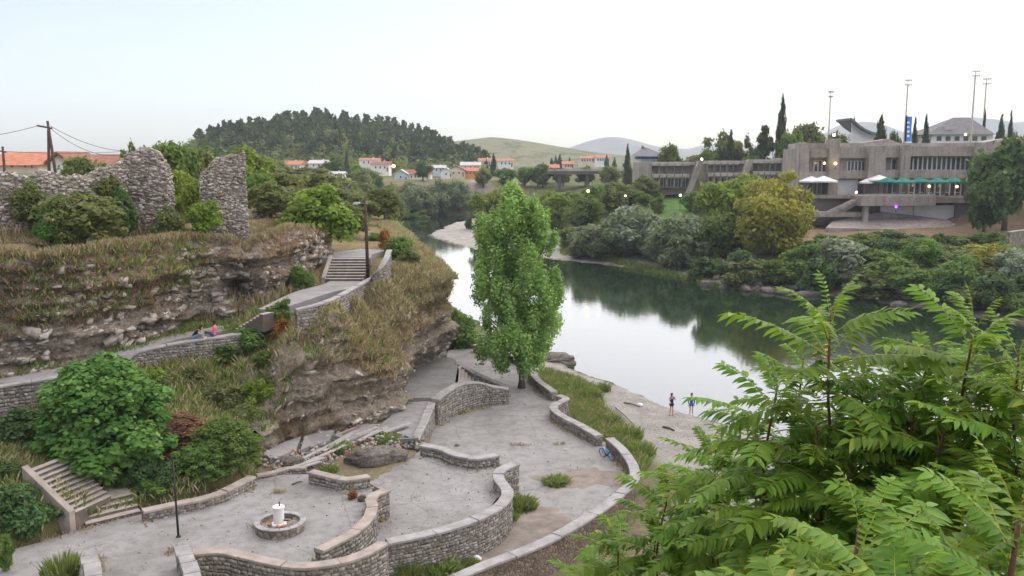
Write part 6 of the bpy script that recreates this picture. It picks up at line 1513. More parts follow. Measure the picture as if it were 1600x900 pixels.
# buildings behind
def pyramid_roof(b, px0, px1, py_e, py_t, ridge_px, Y, dep, mat, over=1.0, parent=None):
    e0, e1 = PY(px0, py_e, Y - over) - b.o, PY(px1, py_e, Y - over) - b.o; rz = (PY(ridge_px[0], py_t, Y + dep / 2) - b.o).z
    r0, r1 = PY(ridge_px[0], py_t, Y + dep / 2) - b.o, PY(ridge_px[1], py_t, Y + dep / 2) - b.o; yb = e0.y + dep + 2 * over
    m = MB(); m.add([tuple(e0), tuple(e1), (e1.x, yb, e1.z), (e0.x, yb, e0.z), (r0.x, r0.y, rz), (r1.x, r1.y, rz)], [(0, 1, 5, 4), (1, 2, 5), (2, 3, 4, 5), (3, 0, 4), (3, 2, 1, 0)])
    return m.build('roof', mat, parent or b.root)
hb = Bld('hipped_house', 'pale house with big grey hipped roof behind the cafe building', 'building', 1505, 270)
hb.box('wall', 1456, 1548, 208, 262, 266, 10, 'white'); pyramid_roof(hb, 1448, 1556, 210, 183.5, (1490, 1515), 266, 12, 'slate', 1.2)
for i in range(6): hb.box('window', 1464 + i * 14, 1471 + i * 14, 213, 220, 265.9, 0.3, 'glass')
hb.box('dormer', 1478, 1488, 196, 203, 266.5, 3, 'tin')
sw = Bld('swoop_roof_hall', 'white hall with dark swooping roof between the cypresses', 'building', 1350, 285)
sw.box('wall', 1325, 1372, 209, 262, 283, 9, 'white')
pr = [(1330, 184), (1334, 186), (1342, 194), (1352, 201), (1364, 206), (1376, 208)]
lo = [PY(a, b + 3.5, 281) - sw.o for a, b in pr]; hi = [PY(a, b, 281) - sw.o for a, b in pr]
m2 = MB(); n = len(pr); m2.add([tuple(p) for p in hi + lo] + [(p.x, p.y + 13, p.z) for p in hi + lo], [(i, i + 1, 2 * n + i + 1, 2 * n + i)[::-1] for i in range(n - 1)] + [(n + i, n + i + 1, 3 * n + i + 1, 3 * n + i) for i in range(n - 1)] + [(i, n + i, n + i + 1, i + 1) for i in range(n - 1)] + [(0, 2 * n, 3 * n, n), (n - 1, 2 * n - 1, 4 * n - 1, 3 * n - 1)])
m2.build('roof', 'slate', sw.root)
sw.poly('gable', [(1331, 190), (1372, 210), (1331, 210)], 283.2, 0.4, 'white')
pg = Bld('pagoda_pavilion', 'small pavilion with upturned grey roof and blue trim by the hotel wing', 'pavilion', 1010, 275)
pg.box('wall', 1001, 1031, 247, 280, 272, 8, 'white'); pg.box('blue_trim', 998, 1034, 244.5, 248.5, 271.6, 9, 'blue')
r_ = pyramid_roof(pg, 992, 1042, 244, 231, (1004, 1012), 271, 9, 'slate', 1.4); pg.poly('ridge_horn', [(1002, 232), (1003.5, 227), (1008, 231), (1020, 235), (1020, 237)], 275, 0.8, 'slate')
for i in range(3): pg.box('column', 1000 + i * 16, 1001.2 + i * 16, 248, 272, 270.6, 0.4, 'frame')

# village houses on the bluff
def house(name, label, px, pyb, Y, wpx, hpx, rpx, wall_m, roof_m, dep=8, gable=False, win=3):
    """gable: gable end faces us; otherwise the long eave does"""
    x = (px - 800) / FPX * Y; b = Bld(name, label, 'house', px, Y, PY(px, pyb, Y).z - 2.0)
    b.box('wall', px - wpx / 2, px + wpx / 2, pyb - hpx, pyb + 8, Y, dep, wall_m)
    a0, a1 = PY(px - wpx / 2, pyb - hpx, Y) - b.o, PY(px + wpx / 2, pyb - hpx, Y) - b.o; rh = rpx / FPX * Y; ov = 0.5; m = MB()
    if gable:
        cx = (a0.x + a1.x) / 2
        mg = MB(); mg.hexa([(a0.x, 0.02 + a0.y, a0.z), (a1.x, 0.02 + a0.y, a0.z), (cx, 0.02 + a0.y, a0.z + rh)], [(a0.x, a0.y + dep, a0.z), (a1.x, a0.y + dep, a0.z), (cx, a0.y + dep, a0.z + rh)]); mg.build('gable', wall_m, b.root)
        for sgn, e in ((-1, a0.x - ov), (1, a1.x + ov)):
            lo_ = [(e, a0.y - ov, a0.z - 0.25), (cx, a0.y - ov, a0.z + rh + 0.02), (cx, a0.y + dep + ov, a0.z + rh + 0.02), (e, a0.y + dep + ov, a0.z - 0.25)]
            up_ = [(p[0], p[1], p[2] + 0.3) for p in lo_]
            m2_ = MB(); m2_.hexa(lo_ if sgn > 0 else lo_[::-1], up_ if sgn > 0 else up_[::-1]); m2_.build('roof', roof_m, b.root)
    else:
        y0, y1 = a0.y - ov, a0.y + dep + ov; ym = (y0 + y1) / 2
        m.add([(a0.x - ov, y0, a0.z - 0.1), (a1.x + ov, y0, a0.z - 0.1), (a1.x + ov, y1, a0.z - 0.1), (a0.x - ov, y1, a0.z - 0.1), (a0.x - ov, ym, a0.z + rh), (a1.x + ov, ym, a0.z + rh)], [(0, 1, 5, 4), (2, 3, 4, 5), (0, 4, 3), (1, 2, 5), (0, 3, 2, 1)])
        rf = m.build('roof', roof_m, b.root); b.box('chimney', px + wpx * 0.2, px + wpx * 0.2 + 2, pyb - hpx - rpx - 1.5, pyb - hpx - rpx * 0.3, Y + dep / 2, 0.6, wall_m, rf)
    st = wpx / (win + 1)
    for i in range(win):
        c = px - wpx / 2 + st * (i + 1); w = b.box('window', c - 1.1, c + 1.1, pyb - hpx * 0.72, pyb - hpx * 0.72 + 3.2, Y - 0.06, 0.2, 'glass'); b.box('sill', c - 1.4, c + 1.4, pyb - hpx * 0.72 + 3.2, pyb - hpx * 0.72 + 3.9, Y - 0.14, 0.3, 'frame', w)
    b.box('door', px + wpx * 0.36, px + wpx * 0.36 + 2.2, pyb - 5.5, pyb + 1, Y - 0.07, 0.2, 'tile_dk')
    return b
house('village_house', 'white house with red roof left of the village among trees', 456, 266, 330, 26, 9, 6, 'white', 'tile', 8)
house('village_house', 'grey roofed white house half hidden in trees at the hill foot', 498, 262, 360, 32, 7, 5, 'white', 'tin', 8)
house('village_house', 'flat white two-storey house near the village cypress', 576, 260, 410, 30, 11, 2, 'white', 'tile', 9)
house('village_house', 'white house with brown roof below the flat white house', 594, 267, 400, 28, 10, 5, 'white', 'tile_dk', 8)
house('village_house', 'pale blue gable-ended house at the bluff edge', 626, 282, 372, 20, 10, 6, 'paleblue', 'tin', 7, True, 1)
house('village_house', 'long white house with red-brown roof beside the pale blue gable', 652, 280, 376, 42, 8, 7, 'white', 'tile_dk', 8, False, 6)
house('village_house', 'grey shed with tin roof behind the bluff willows', 682, 268, 410, 26, 6, 4, 'paleblue', 'tin', 7)
house('village_house', 'white gable-ended house left of the cream house', 697, 276, 392, 17, 8, 5, 'white', 'tin', 7, True, 1)
house('village_house', 'cream house with a broad red-brown roof', 713, 275, 396, 26, 9, 6, 'cream', 'tile_dk', 9, True, 2)
house('village_house', 'orange house with a red roof at the bluff edge', 735, 275, 398, 22, 8, 5, 'orange', 'tile', 8, False, 3)
house('village_house', 'grey roofed house behind the orange house', 735, 266, 430, 30, 8, 5, 'cream', 'tin', 8)
house('village_house', 'white block with pink roof right of the village cypress', 790, 260, 470, 24, 9, 3, 'white', 'tile', 8)
house('village_house', 'white house with red roof left of the village cypress on bluff', 757, 259, 480, 18, 8, 4, 'white', 'tile', 8)
house('village_house', 'red roofed house left of the far bridge', 862, 268, 380, 22, 6, 5, 'white', 'tile', 8)
house('village_house', 'white house just above the far bridge deck', 888, 262, 420, 16, 6, 4, 'cream', 'tile', 8)
house('apartment_block', 'distant white block with red roof above the bridge', 942, 253, 600, 22, 7, 3, 'white', 'tile', 10, False, 5)
house('apartment_block', 'distant long pink and white block above the bridge', 918, 253, 620, 24, 6, 3, 'cream', 'tile', 10, False, 5)
house('village_house', 'low white house among the left bank trees', 524, 276, 300, 22, 5, 3, 'white', 'tin', 7)
# houses behind the ruin plateau, left
house('roof_house', 'house with wide orange tiled roof behind the ruined wall at left', 18, 262, 120, 84, 5, 20, 'cream', 'tile', 12, False, 3)
house('roof_house', 'white gabled house behind the leaning wooden pole', 92, 268, 105, 28, 14, 13, 'white', 'tile_dk', 7, True, 1)
house('roof_house', 'house with brown tiled roof half hidden by olive shrubs', 136, 266, 125, 70, 10, 15, 'cream', 'tile_dk', 9, False, 3)
house('roof_house', 'brown roofed house between orange roof and white gable', 66, 262, 140, 30, 5, 14, 'cream', 'tile_dk', 9, False, 2)
# far road bridge
br = Bld('road_bridge', 'pale concrete road bridge beyond the river bend', 'bridge', 912, 350, 8.0)
br.box('deck', 856, 985, 267.5, 272, 348, 9, 'concrete_dk'); br.box('parapet', 856, 985, 264.5, 267.4, 347.6, 0.4, 'concrete_lt')
for a in (872, 915, 958): br.box('pier', a, a + 5, 272, 300, 350, 3, 'concrete_dk')

# ================================================================== STREET FURNITURE OF THE FAR SIDE
def parasol(label, px, pyt, Y, wpx, mat, group=None):
    c = PY(px, pyt, Y); r = wpx / 2 / FPX * Y; g = PY(px, 306, Y).z; root = empty('parasol', (c.x, Y, g)); tag(root, label, 'parasol', group); h = c.z - g; m = MB(); n = 8; V = [(0, 0, h)]
    for k in range(n): a = 6.283 * (k + 0.5) / n; V.append((r * math.cos(a), r * math.sin(a), h - 0.28 * r - 0.25))
    for k in range(n): a = 6.283 * (k + 0.5) / n; V.append((r * math.cos(a), r * math.sin(a), h - 0.28 * r - 0.55))
    m.add(V, [(0, 1 + k, 1 + (k + 1) % n) for k in range(n)] + [(1 + k, 1 + n + k, 1 + n + (k + 1) % n, 1 + (k + 1) % n) for k in range(n)]); m.build('canopy', mat, root)
    p = MB(); p.tube([(0, 0, 0), (0, 0, h + 0.15)], [0.06, 0.05], 8); p.build('pole', 'wood', root); q = MB(); q.lathe([(0.4, 0), (0.4, 0.12), (0.1, 0.16)], 12); q.build('base', 'concrete', root)
for a, l in (((1268, 275, Yf - 1.5, 40), 'white parasol at left end of the cafe building'), ((1287, 274.5, Yf - 2.6, 42), 'white parasol in front of the left cafe windows'), ((1374, 273, Yf - 2, 40), 'white parasol left of the green parasols'), ((1355, 279, Yf - 1.8, 24), 'small white parasol beside the cafe door')):
    parasol(l, *a, 'fabric_white')
for i, x in enumerate((1388, 1412, 1438, 1465, 1490, 1514)):
    parasol('teal green parasol in the row on the cafe terrace', x, 276.5 + (i % 2) * 0.8, Yf - 5 - (i % 2) * 2, 36, 'fabric_green', 'green parasols on the cafe terrace')
def cafe_table(px, Y):
    z = PY(px, 306, Y).z; root = empty('cafe_table', (PY(px, 306, Y).x, Y, z)); tag(root, 'small white-clothed table under the green parasols', 'table', 'tables on the cafe terrace')
    m = MB(); m.lathe([(0.5, 0.7), (0.52, 0.75)], 12); m.build('top', 'fabric_white', root); m = MB(); m.tube([(0, 0, 0), (0, 0, 0.7)], [0.05, 0.05], 6); m.build('leg', 'darkmetal', root); m = MB(); m.lathe([(0.3, 0), (0.3, 0.04)], 10); m.build('foot', 'darkmetal', root)
for i in range(8): cafe_table(1396 + i * 14, Yf - 6.5 - (i % 3))
def floodlight(label, px, pyt, pyb, Y, w=13):
    g = PY(px, pyb, Y).z; gx = PY(px, pyb, Y).x; zb = H(gx, Y); top = PY(px, pyt, Y).z; root = empty('floodlight_mast', (gx, Y, zb - 0.2)); tag(root, label, 'floodlight'); h = top - zb + 0.2; s = Y / FPX
    m = MB(); m.tube([(0, 0, 0), (0, 0, h - 2 * s)], [0.35, 0.2], 10); m.build('mast', 'sunset_tan_metal', root)
    f = MB(); f.box(-w / 2 * s, w / 2 * s, -0.1, 0.1, h - 0.6 * s - 4 * s, h - 4 * s); f.box(-w / 2 * s, w / 2 * s, -0.1, 0.1, h + 3 * s, h + 3.6 * s); f.box(-0.3 * s, 0.3 * s, -0.12, 0.12, h - 5 * s, h + 4 * s); fo = f.build('head_frame', 'sunset_tan_metal', root)
    for zz in (-4, 3):
        for k in range(4):
            x = (-w / 2 + 1.6 + k * (w - 3.2) / 3) * s; l = MB(); l.lathe([(0.45 * s, 0), (1.5 * s, 1.4 * s), (1.55 * s, 1.7 * s)], 10, (x, -0.5, h + zz * s + 0.5 * s)); l.build('lamp', 'sunset_tan_metal', root, smooth=True)
floodlight('slim floodlight mast over the trees behind the tallest cypress', 1295, 148, 205, 330, 9)
floodlight('floodlight mast beside the blue banner', 1413, 130, 222, 300, 12)
floodlight('tallest floodlight mast in front of the hipped roof', 1517, 116, 215, 262, 13)
floodlight('floodlight mast just right of the tallest one', 1536, 128, 200, 300, 14)
bn = Bld('banner', 'tall blue banner with white marks standing on the cafe roof', 'banner', 1419, 205, 20.0)
bn.box('cloth', 1415.5, 1423, 182, 221, 204, 0.1, 'blue'); bn.box('pole', 1414.3, 1415.3, 180, 226, 204, 0.15, 'greymetal')
for i in range(4): bn.box('white_mark', 1417.5, 1421, 190 + i * 7, 193 + i * 7, 203.96, 0.03, 'fabric_white')

def lamp(name, label, px, py, Y, mat, r=0.22, hgt=None, group=None, pole=True, zb=None):
    c = PY(px, py, Y); g = (H(c.x, c.y) if zb is None else zb); root = empty(name, (c.x, c.y, g - 0.05)); tag(root, label, 'lamp', group); h = max(0.3, c.z - g)
    if pole: m = MB(); m.tube([(0, 0, 0), (0, 0, h)], [0.05, 0.04], 8); m.build('post', 'darkmetal', root); m = MB(); m.lathe([(0.12, 0), (0.1, 0.15)], 8); m.build('foot', 'darkmetal', root)
    m = MB(); m.lathe([(0.02, -r), (r * 0.7, -r * 0.7), (r, 0), (r * 0.7, r * 0.7), (0.02, r)], 12, (0, 0, h + 0.05 + r)); m.build('globe', mat, root, smooth=True)
for x, y in ((1063, 307), (1083, 307), (1102, 307)): lamp('garden_lamp', 'lit globe lamp in the row on the garden lawn', x, y, 214, 'pale_lamp', 0.28, group='garden lamps on lawn')
lamp('garden_lamp', 'lit globe lamp in front of the tall yellow-green tree', 1133, 315, 178, 'pale_lamp', 0.25)
lamp('garden_lamp', 'orange lit lamp among the trees by the yellow-green willow', 919, 300.5, 206, 'warm', 0.32)
lamp('garden_lamp', 'small lit lamp by the lawn left edge', 977, 307.5, 204, 'pale_lamp', 0.2)
lamp('street_lamp', 'orange lit street lamp in the village', 615, 262, 380, 'warm', 0.7)
lamp('roof_lamp', 'white roof lamp on the concrete pier', 1303, 213, Yf - 0.5, 'pale_lamp', 0.3, pole=True, zb=PY(1303, 217, Yf).z)
lamp('roof_lamp', 'white lamp on the hotel wing roof edge', 1096.5, 250.5, Yw, 'pale_lamp', 0.3, zb=PY(1096, 254, Yw).z)
lamp('terrace_lamp', 'pale lamp at the head of the cafe stairs', 1338, 302, Yf - 3.6, 'pale_lamp', 0.22, zb=PY(1338, 306, Yf - 3.6).z)
lamp('terrace_lamp', 'yellow lamp in front of the hipped roof house', 1508.5, 212, 250, 'warm', 0.32)
for x, y, l in ((1288, 257, 'warm wall lamp in the left upper windows'), (1305.5, 257.5, 'warm wall lamp beside left pier'), (1452, 293, 'orange lamp glowing under the green parasols'), (1495, 293.5, 'orange lamp glowing at the right of green parasols')):
    lamp('wall_lamp', l, x, y, Yf - 1.4 if y < 270 else Yf - 2.5, 'warm', 0.26, zb=PY(x, y + 6, Yf - 1.4).z)
lamp('violet_lamp', 'violet lamp under the cafe terrace slab by white panels', 1400, 325, Yf - 9.2, 'violet', 0.24, zb=PY(1400, 331, Yf - 9.2).z)
lamp('violet_lamp', 'violet lamp under the dark tree at terrace right end', 1541, 321, Yf - 9, 'violet', 0.28, zb=PY(1541, 332, Yf - 9).z)

# ================================================================== POLES AND SMALL THINGS
b = P(575, 441, 11.6); root = empty('lamp_post', (b.x, b.y, 11.3)); tag(root, 'dark wooden lamp post with grey lamp beside the bluff stairs', 'lamp post')
ht = PY(573, 308, b.y).z - 11.3
m = MB(); m.tube([(0, 0, 0), (-0.03, 0, ht * 0.6), (-0.08, 0, ht)], [0.15, 0.12, 0.1], 10); m.build('pole', 'wood', root, smooth=True)
m = MB(); m.tube([(-0.07, 0, ht - 0.55), (-0.3, -0.1, ht - 0.45), (-0.6, -0.2, ht - 0.4)], [0.025, 0.025, 0.025], 6); m.build('arm', 'greymetal', root)
m = MB(); m.hexa([(-0.95, -0.42, ht - 0.55), (-0.45, -0.3, ht - 0.5), (-0.4, -0.05, ht - 0.5), (-0.9, -0.1, ht - 0.55)], [(-0.9, -0.4, ht - 0.38), (-0.5, -0.3, ht - 0.36), (-0.45, -0.08, ht - 0.36), (-0.86, -0.12, ht - 0.38)]); lh = m.build('lamp_head', 'tin', root, bevel=0.02)
m = MB(); m.lathe([(0.12, 0), (0.1, -0.06), (0.03, -0.1)], 10, (-0.7, -0.22, ht - 0.52)); m.build('lens', 'curtain', lh)
m = MB(); m.box(-0.02, 0.12, -0.14, -0.06, ht - 0.5, ht - 0.3); m.build('junction_box', 'greymetal', root)

def util_pole(label, px, pyt, Y, legs, r=0.13):
    t = PY(px, pyt, Y); g = H(t.x, Y) - 0.3; root = empty('utility_pole', (t.x, Y, g)); tag(root, label, 'pole'); h = t.z - g
    for k, (dx, top) in enumerate(legs):
        m = MB(); m.tube([(dx, 0.25 * k, 0), (0.0 + 0.02 * k, 0.02, h - top)], [r * 1.2, r * 0.8], 9); m.build('leg' if len(legs) > 1 else 'shaft', 'wood', root, smooth=True)
    m = MB(); m.box(-0.9, 0.35, -0.06, 0.06, h - 0.62, h - 0.48); m.v = [(x, y, z - 0.18 * x) for x, y, z in m.v]; ca_ = m.build('crossarm', 'wood', root)
    for i in range(3):
        m = MB(); m.lathe([(0.035, 0), (0.05, 0.06), (0.03, 0.14)], 8, (-0.8 + i * 0.45, 0, h - 0.48 - 0.18 * (-0.8 + i * 0.45))); m.build('insulator', 'marble', ca_)
    return Vector((t.x, Y, t.z))
w1 = util_pole('leaning two-legged wooden utility pole above the ruined wall', 74, 189, 76, [(0.75, 0.0), (-0.55, 0.7)])
w2 = util_pole('small dark utility pole before the orange roof', 4, 229, 100, [(0.0, 0.0)], 0.16)
def cable(label, a, b, sag, r=0.022):
    pts = [a.lerp(b, t) - Vector((0, 0, sag * 4 * t * (1 - t))) for t in np.linspace(0, 1, 14)]; o = Vector(a); m = MB(); m.tube([p - o for p in pts], [r] * 14, 5); c = m.build('power_cable', 'darkmetal'); c.location = o; tag(c, label, 'cable')
cable('power cable from leaning pole running left out of view', w1 - Vector((0.8, 0, 0.4)), PY(-120, 222, 72), 0.3)
cable('upper power cable from leaning pole down to the ruins tree', w1 - Vector((-0.2, 0, 0.4)), PY(200, 236, 82), 0.5)
cable('lower power cable sagging from the leaning pole to ruins', w1 - Vector((-0.2, 0, 0.6)), PY(196, 240, 84), 0.9)
cable('low power cable between small pole and ruins', w2 - Vector((0, 0, 0.5)), PY(230, 234, 96), 0.3)
b = P(279, 839, 4.0); t_ = PY(270, 720, b.y - 0.05); root = empty('black_post', b); tag(root, 'thin leaning black iron post on the fountain terrace', 'post')
m = MB(); m.tube([(0, 0, -0.2), tuple(t_ - b)], [0.055, 0.035], 10); m.build('shaft', 'darkmetal', root, smooth=True)
m = MB(); m.lathe([(0.11, 0.0), (0.11, 0.05), (0.065, 0.09)], 12); m.build('collar', 'darkmetal', root); m = MB(); m.lathe([(0.05, 0), (0.02, 0.06)], 10, tuple(t_ - b)); m.build('cap', 'darkmetal', root)

# fountain
b = P(438, 828, 4.0); root = empty('fountain', b); tag(root, 'round dry stone fountain with pale marble column', 'fountain')
m = MB(); m.lathe([(1.1, -0.1), (1.14, 0.34), (1.12, 0.4), (0.92, 0.4), (0.9, 0.27), (0.02, 0.26)], 36); m.build('basin', 'wallstone', root)
for k in range(14):
    a0, a1 = 6.283 * k / 14 + 0.01, 6.283 * (k + 1) / 14 - 0.01; m = MB(); rr = [1.17, 0.9]
    lo = [(r * math.cos(a), r * math.sin(a), 0.403) for r, a in ((rr[0], a0), (rr[0], (a0 + a1) / 2), (rr[0], a1), (rr[1], a1), (rr[1], (a0 + a1) / 2), (rr[1], a0))]
    m.hexa(lo, [(x, y, 0.46) for x, y, z in lo]); m.build('rim_stone', 'coping', root, bevel=0.01)
m = MB(); m.lathe([(0.36, 0.25), (0.36, 0.34), (0.25, 0.36), (0.24, 1.05)], 18, (-0.05, 0, 0)); m.build('column', 'marble', root, smooth=False)
m = MB(); m.lathe([(0.24, 1.053), (0.28, 1.07), (0.28, 1.14), (0.26, 1.16)], 18, (-0.05, 0, 0)); m.build('capital', 'marble', root)
m = MB(); m.lathe([(0.03, 1.16), (0.03, 1.36), (0.01, 1.38)], 8, (0.0, 0, 0)); m.build('spout', 'darkmetal', root)
m = MB(); m.tube([(0.33 + 0.2 * math.cos(a), 0.1 + 0.2 * math.sin(a), 0.5) for a in np.linspace(0, 5.2, 14)], [0.035] * 14, 6); m.build('pipe_ring', 'rubber', root)
for k, (x, y) in enumerate(((-0.42, -0.15), (0.25, -0.35), (0.02, -0.42))):
    boulder('brick_lump', (x, y, 0.33), (0.13, 0.1, 0.09), k, 'tile', k + 3, root, ICO1)

# bicycle leaning on the bowed parapet
def bicycle():
    b = P(949, 717, 2.0); root = empty('bicycle', b, R(112)); tag(root, 'bright blue bicycle leaning against the bowed parapet', 'bicycle'); root.rotation_euler = (R(-10), 0, R(122))
    r = 0.3; hubs = [(-0.46, 0, r), (0.46, 0, r)]
    for hx, hy, hz in hubs:
        m = MB(); m.tube([(hx + r * math.cos(a), 0, hz + r * math.sin(a)) for a in np.linspace(0, 2 * math.pi, 25)], [0.024] * 25, 6, False); w = m.build('wheel', 'rubber', root, smooth=True)
        m = MB(); m.tube([(hx + (r - 0.03) * math.cos(a), 0, hz + (r - 0.03) * math.sin(a)) for a in np.linspace(0, 2 * math.pi, 25)], [0.012] * 25, 5, False); m.build('rim', 'greymetal', w, smooth=True)
        m = MB()
        for k in range(12): a = 6.283 * k / 12; m.tube([(hx, 0, hz), (hx + (r - 0.03) * math.cos(a), 0, hz + (r - 0.03) * math.sin(a))], [0.004, 0.004], 4)
        m.build('spokes', 'greymetal', w)
    m = MB(); S, Bk, Hd = (-0.18, 0, 0.68), (-0.06, 0, 0.3), (0.34, 0, 0.68)
    for p, q in ((Bk, S), (S, Hd), (Bk, Hd), (hubs[0], S), (hubs[0], Bk)): m.tube([p, q], [0.026, 0.026], 7)
    m.build('frame', 'bluebike', root); m = MB(); m.tube([(0.32, 0, 0.78), (0.46, 0, 0.3)], [0.022, 0.018], 7); m.build('fork', 'bluebike', root)
    m = MB(); m.tube([(0.3, -0.26, 0.86), (0.36, -0.1, 0.84), (0.33, 0, 0.82), (0.36, 0.1, 0.84), (0.3, 0.26, 0.86)], [0.016] * 5, 7); m.build('handlebar', 'darkmetal', root)
    m = MB(); m.hexa([(-0.34, -0.07, 0.76), (-0.34, 0.07, 0.76), (-0.1, 0.025, 0.77), (-0.1, -0.025, 0.77)][::-1], [(-0.34, -0.08, 0.81), (-0.34, 0.08, 0.81), (-0.08, 0.02, 0.8), (-0.08, -0.02, 0.8)][::-1]); m.tube([(-0.19, 0, 0.66), (-0.21, 0, 0.77)], [0.014, 0.014], 6); m.build('saddle', 'rubber', root)
    m = MB(); m.tube([(-0.06, -0.06, 0.3), (-0.06, 0.06, 0.3)], [0.08, 0.08], 14); m.tube([(-0.06, 0.07, 0.3), (0.02, 0.09, 0.18)], [0.012, 0.012], 5); m.tube([(-0.06, -0.07, 0.3), (-0.14, -0.09, 0.42)], [0.012, 0.012], 5); m.build('crank', 'darkmetal', root)
bicycle()

# ================================================================== PEOPLE
def skin(name, vs, es, mat, parent, root=0, sub=2):
    me = bpy.data.meshes.new(name); me.from_pydata([v[:3] for v in vs], es, []); o = link(name, me, mat, parent)
    sm = o.modifiers.new('skin', 'SKIN'); sm.use_smooth_shade = True
    lay = me.skin_vertices[0].data if me.skin_vertices else None
    for i, v in enumerate(vs):
        r = v[3]; rr = r if isinstance(r, tuple) else (r, r); lay[i].radius = rr; lay[i].use_root = (i == root)
    ss = o.modifiers.new('subdivision', 'SUBSURF'); ss.levels = sub; ss.render_levels = sub
    return o
def person(label, loc, rz, J, top, bottom, shoes, hair, sleeves, leglen, hair_long=0.35):
    """J: joints. One continuous skinned body; clothes and hair are children"""
    root = empty('person', loc, rz); root.scale = (1.1, 1.1, 1.1); tag(root, label, 'person'); vs, es, ix = [], [], {}
    def add(k, p, r, par=None):
        vs.append((*p, r)); ix[k] = len(vs) - 1
        if par: es.append((ix[par], ix[k]))
    V_ = {k: Vector(p) for k, p in J.items()}
    add('pelvis', V_['pelvis'], (0.125, 0.1)); add('spine', V_['spine'], (0.11, 0.085), 'pelvis'); add('chest', V_['chest'], (0.125, 0.09), 'spine'); add('neck', V_['neck'], 0.045, 'chest'); add('jaw', V_['neck'].lerp(V_['head'], 0.55), 0.06, 'neck'); add('skull', V_['head'], (0.078, 0.09), 'jaw'); add('crown', V_['head'] + (V_['head'] - V_['neck']).normalized() * 0.07, 0.05, 'skull')
    fw = V_['face']; add('nose', V_['head'] + fw * 0.115 - Vector((0, 0, 0.015)), 0.014, 'skull')
    for s in 'LR':
        add('sh' + s, V_['sh' + s], 0.05, 'chest'); add('el' + s, V_['el' + s], 0.036, 'sh' + s); add('wr' + s, V_['wr' + s], 0.025, 'el' + s)
        d = (V_['wr' + s] - V_['el' + s]).normalized(); add('palm' + s, V_['wr' + s] + d * 0.07, (0.036, 0.018), 'wr' + s)
        u = d.cross(fw).normalized() if d.cross(fw).length > 0.1 else Vector((1, 0, 0))
        for k, (o_, l_) in enumerate(((-0.026, 0.06), (-0.009, 0.075), (0.009, 0.07), (0.026, 0.055))):
            add(f'f{k}{s}', V_['wr' + s] + d * 0.1 + u * o_, 0.009, 'palm' + s); add(f'g{k}{s}', V_['wr' + s] + d * (0.1 + l_) + u * o_ * 1.1 + fw * 0.015, 0.008, f'f{k}{s}')
        add('th' + s, V_['wr' + s] + d * 0.06 + u * (-0.05) + fw * 0.02, 0.01, 'palm' + s)
        add('hip' + s, V_['hip' + s], 0.085, 'pelvis'); add('kn' + s, V_['kn' + s], 0.054, 'hip' + s); add('cf' + s, V_['kn' + s].lerp(V_['an' + s], 0.3), 0.052, 'kn' + s); add('an' + s, V_['an' + s], 0.036, 'cf' + s); add('toe' + s, V_['toe' + s], 0.034, 'an' + s)
    skin('body', vs, es, 'skin', root)
    # shirt
    a = V_; c = [(*(a['pelvis'] - (a['spine'] - a['pelvis']) * 0.45), (0.15, 0.125)), (*a['spine'], (0.13, 0.105)), (*a['chest'], (0.145, 0.108)), (*a['chest'].lerp(a['neck'], 0.55), 0.07)]; e = [(0, 1), (1, 2), (2, 3)]
    for s in 'LR':
        c.append((*a['sh' + s], 0.062)); e.append((2, len(c) - 1)); c.append((*a['sh' + s].lerp(a['el' + s], min(1, sleeves)), 0.056)); e.append((len(c) - 2, len(c) - 1))
        if sleeves > 1: c.append((*a['el' + s].lerp(a['wr' + s], sleeves - 1), 0.042)); e.append((len(c) - 2, len(c) - 1))
    skin('shirt', c, e, top, root)
    c = [(*a['pelvis'], (0.142, 0.115))]; e = []
    for s in 'LR':
        c.append((*a['hip' + s], 0.1)); e.append((0, len(c) - 1)); p = a['hip' + s].lerp(a['kn' + s], min(1, leglen)); c.append((*p, 0.088 if leglen < 1 else 0.068)); e.append((len(c) - 2, len(c) - 1))
        if leglen > 1: c.append((*a['kn' + s].lerp(a['an' + s], leglen - 1), 0.055)); e.append((len(c) - 2, len(c) - 1))
    skin('trousers', c, e, bottom, root)
    for s in 'LR': skin('shoe', [(*(a['an' + s] - Vector((0, 0, 0.03))), 0.045), (*a['toe' + s], 0.042)], [(0, 1)], shoes, root)
    bk = -fw; h0 = a['head'] + bk * 0.03 + Vector((0, 0, 0.035)); c = [(*h0, (0.09, 0.095)), (*(h0 + Vector((0, 0, 0.05))), 0.065), (*(h0 + bk * 0.055 - Vector((0, 0, 0.1))), 0.07), (*(h0 + bk * 0.08 - Vector((0, 0, 0.1 + hair_long))), 0.045)]
    skin('hair', c, [(0, 1), (0, 2), (2, 3)], hair, root)
    m = MB(); sd = fw.cross(Vector((0, 0, 1))).normalized()
    for s in (-1, 1): m.lathe([(0.004, -0.01), (0.011, 0), (0.004, 0.01)], 6, tuple(a['head'] + fw * 0.088 + sd * 0.033 * s + Vector((0, 0, 0.01))))
    m.build('eyes', 'black', root)
    return root
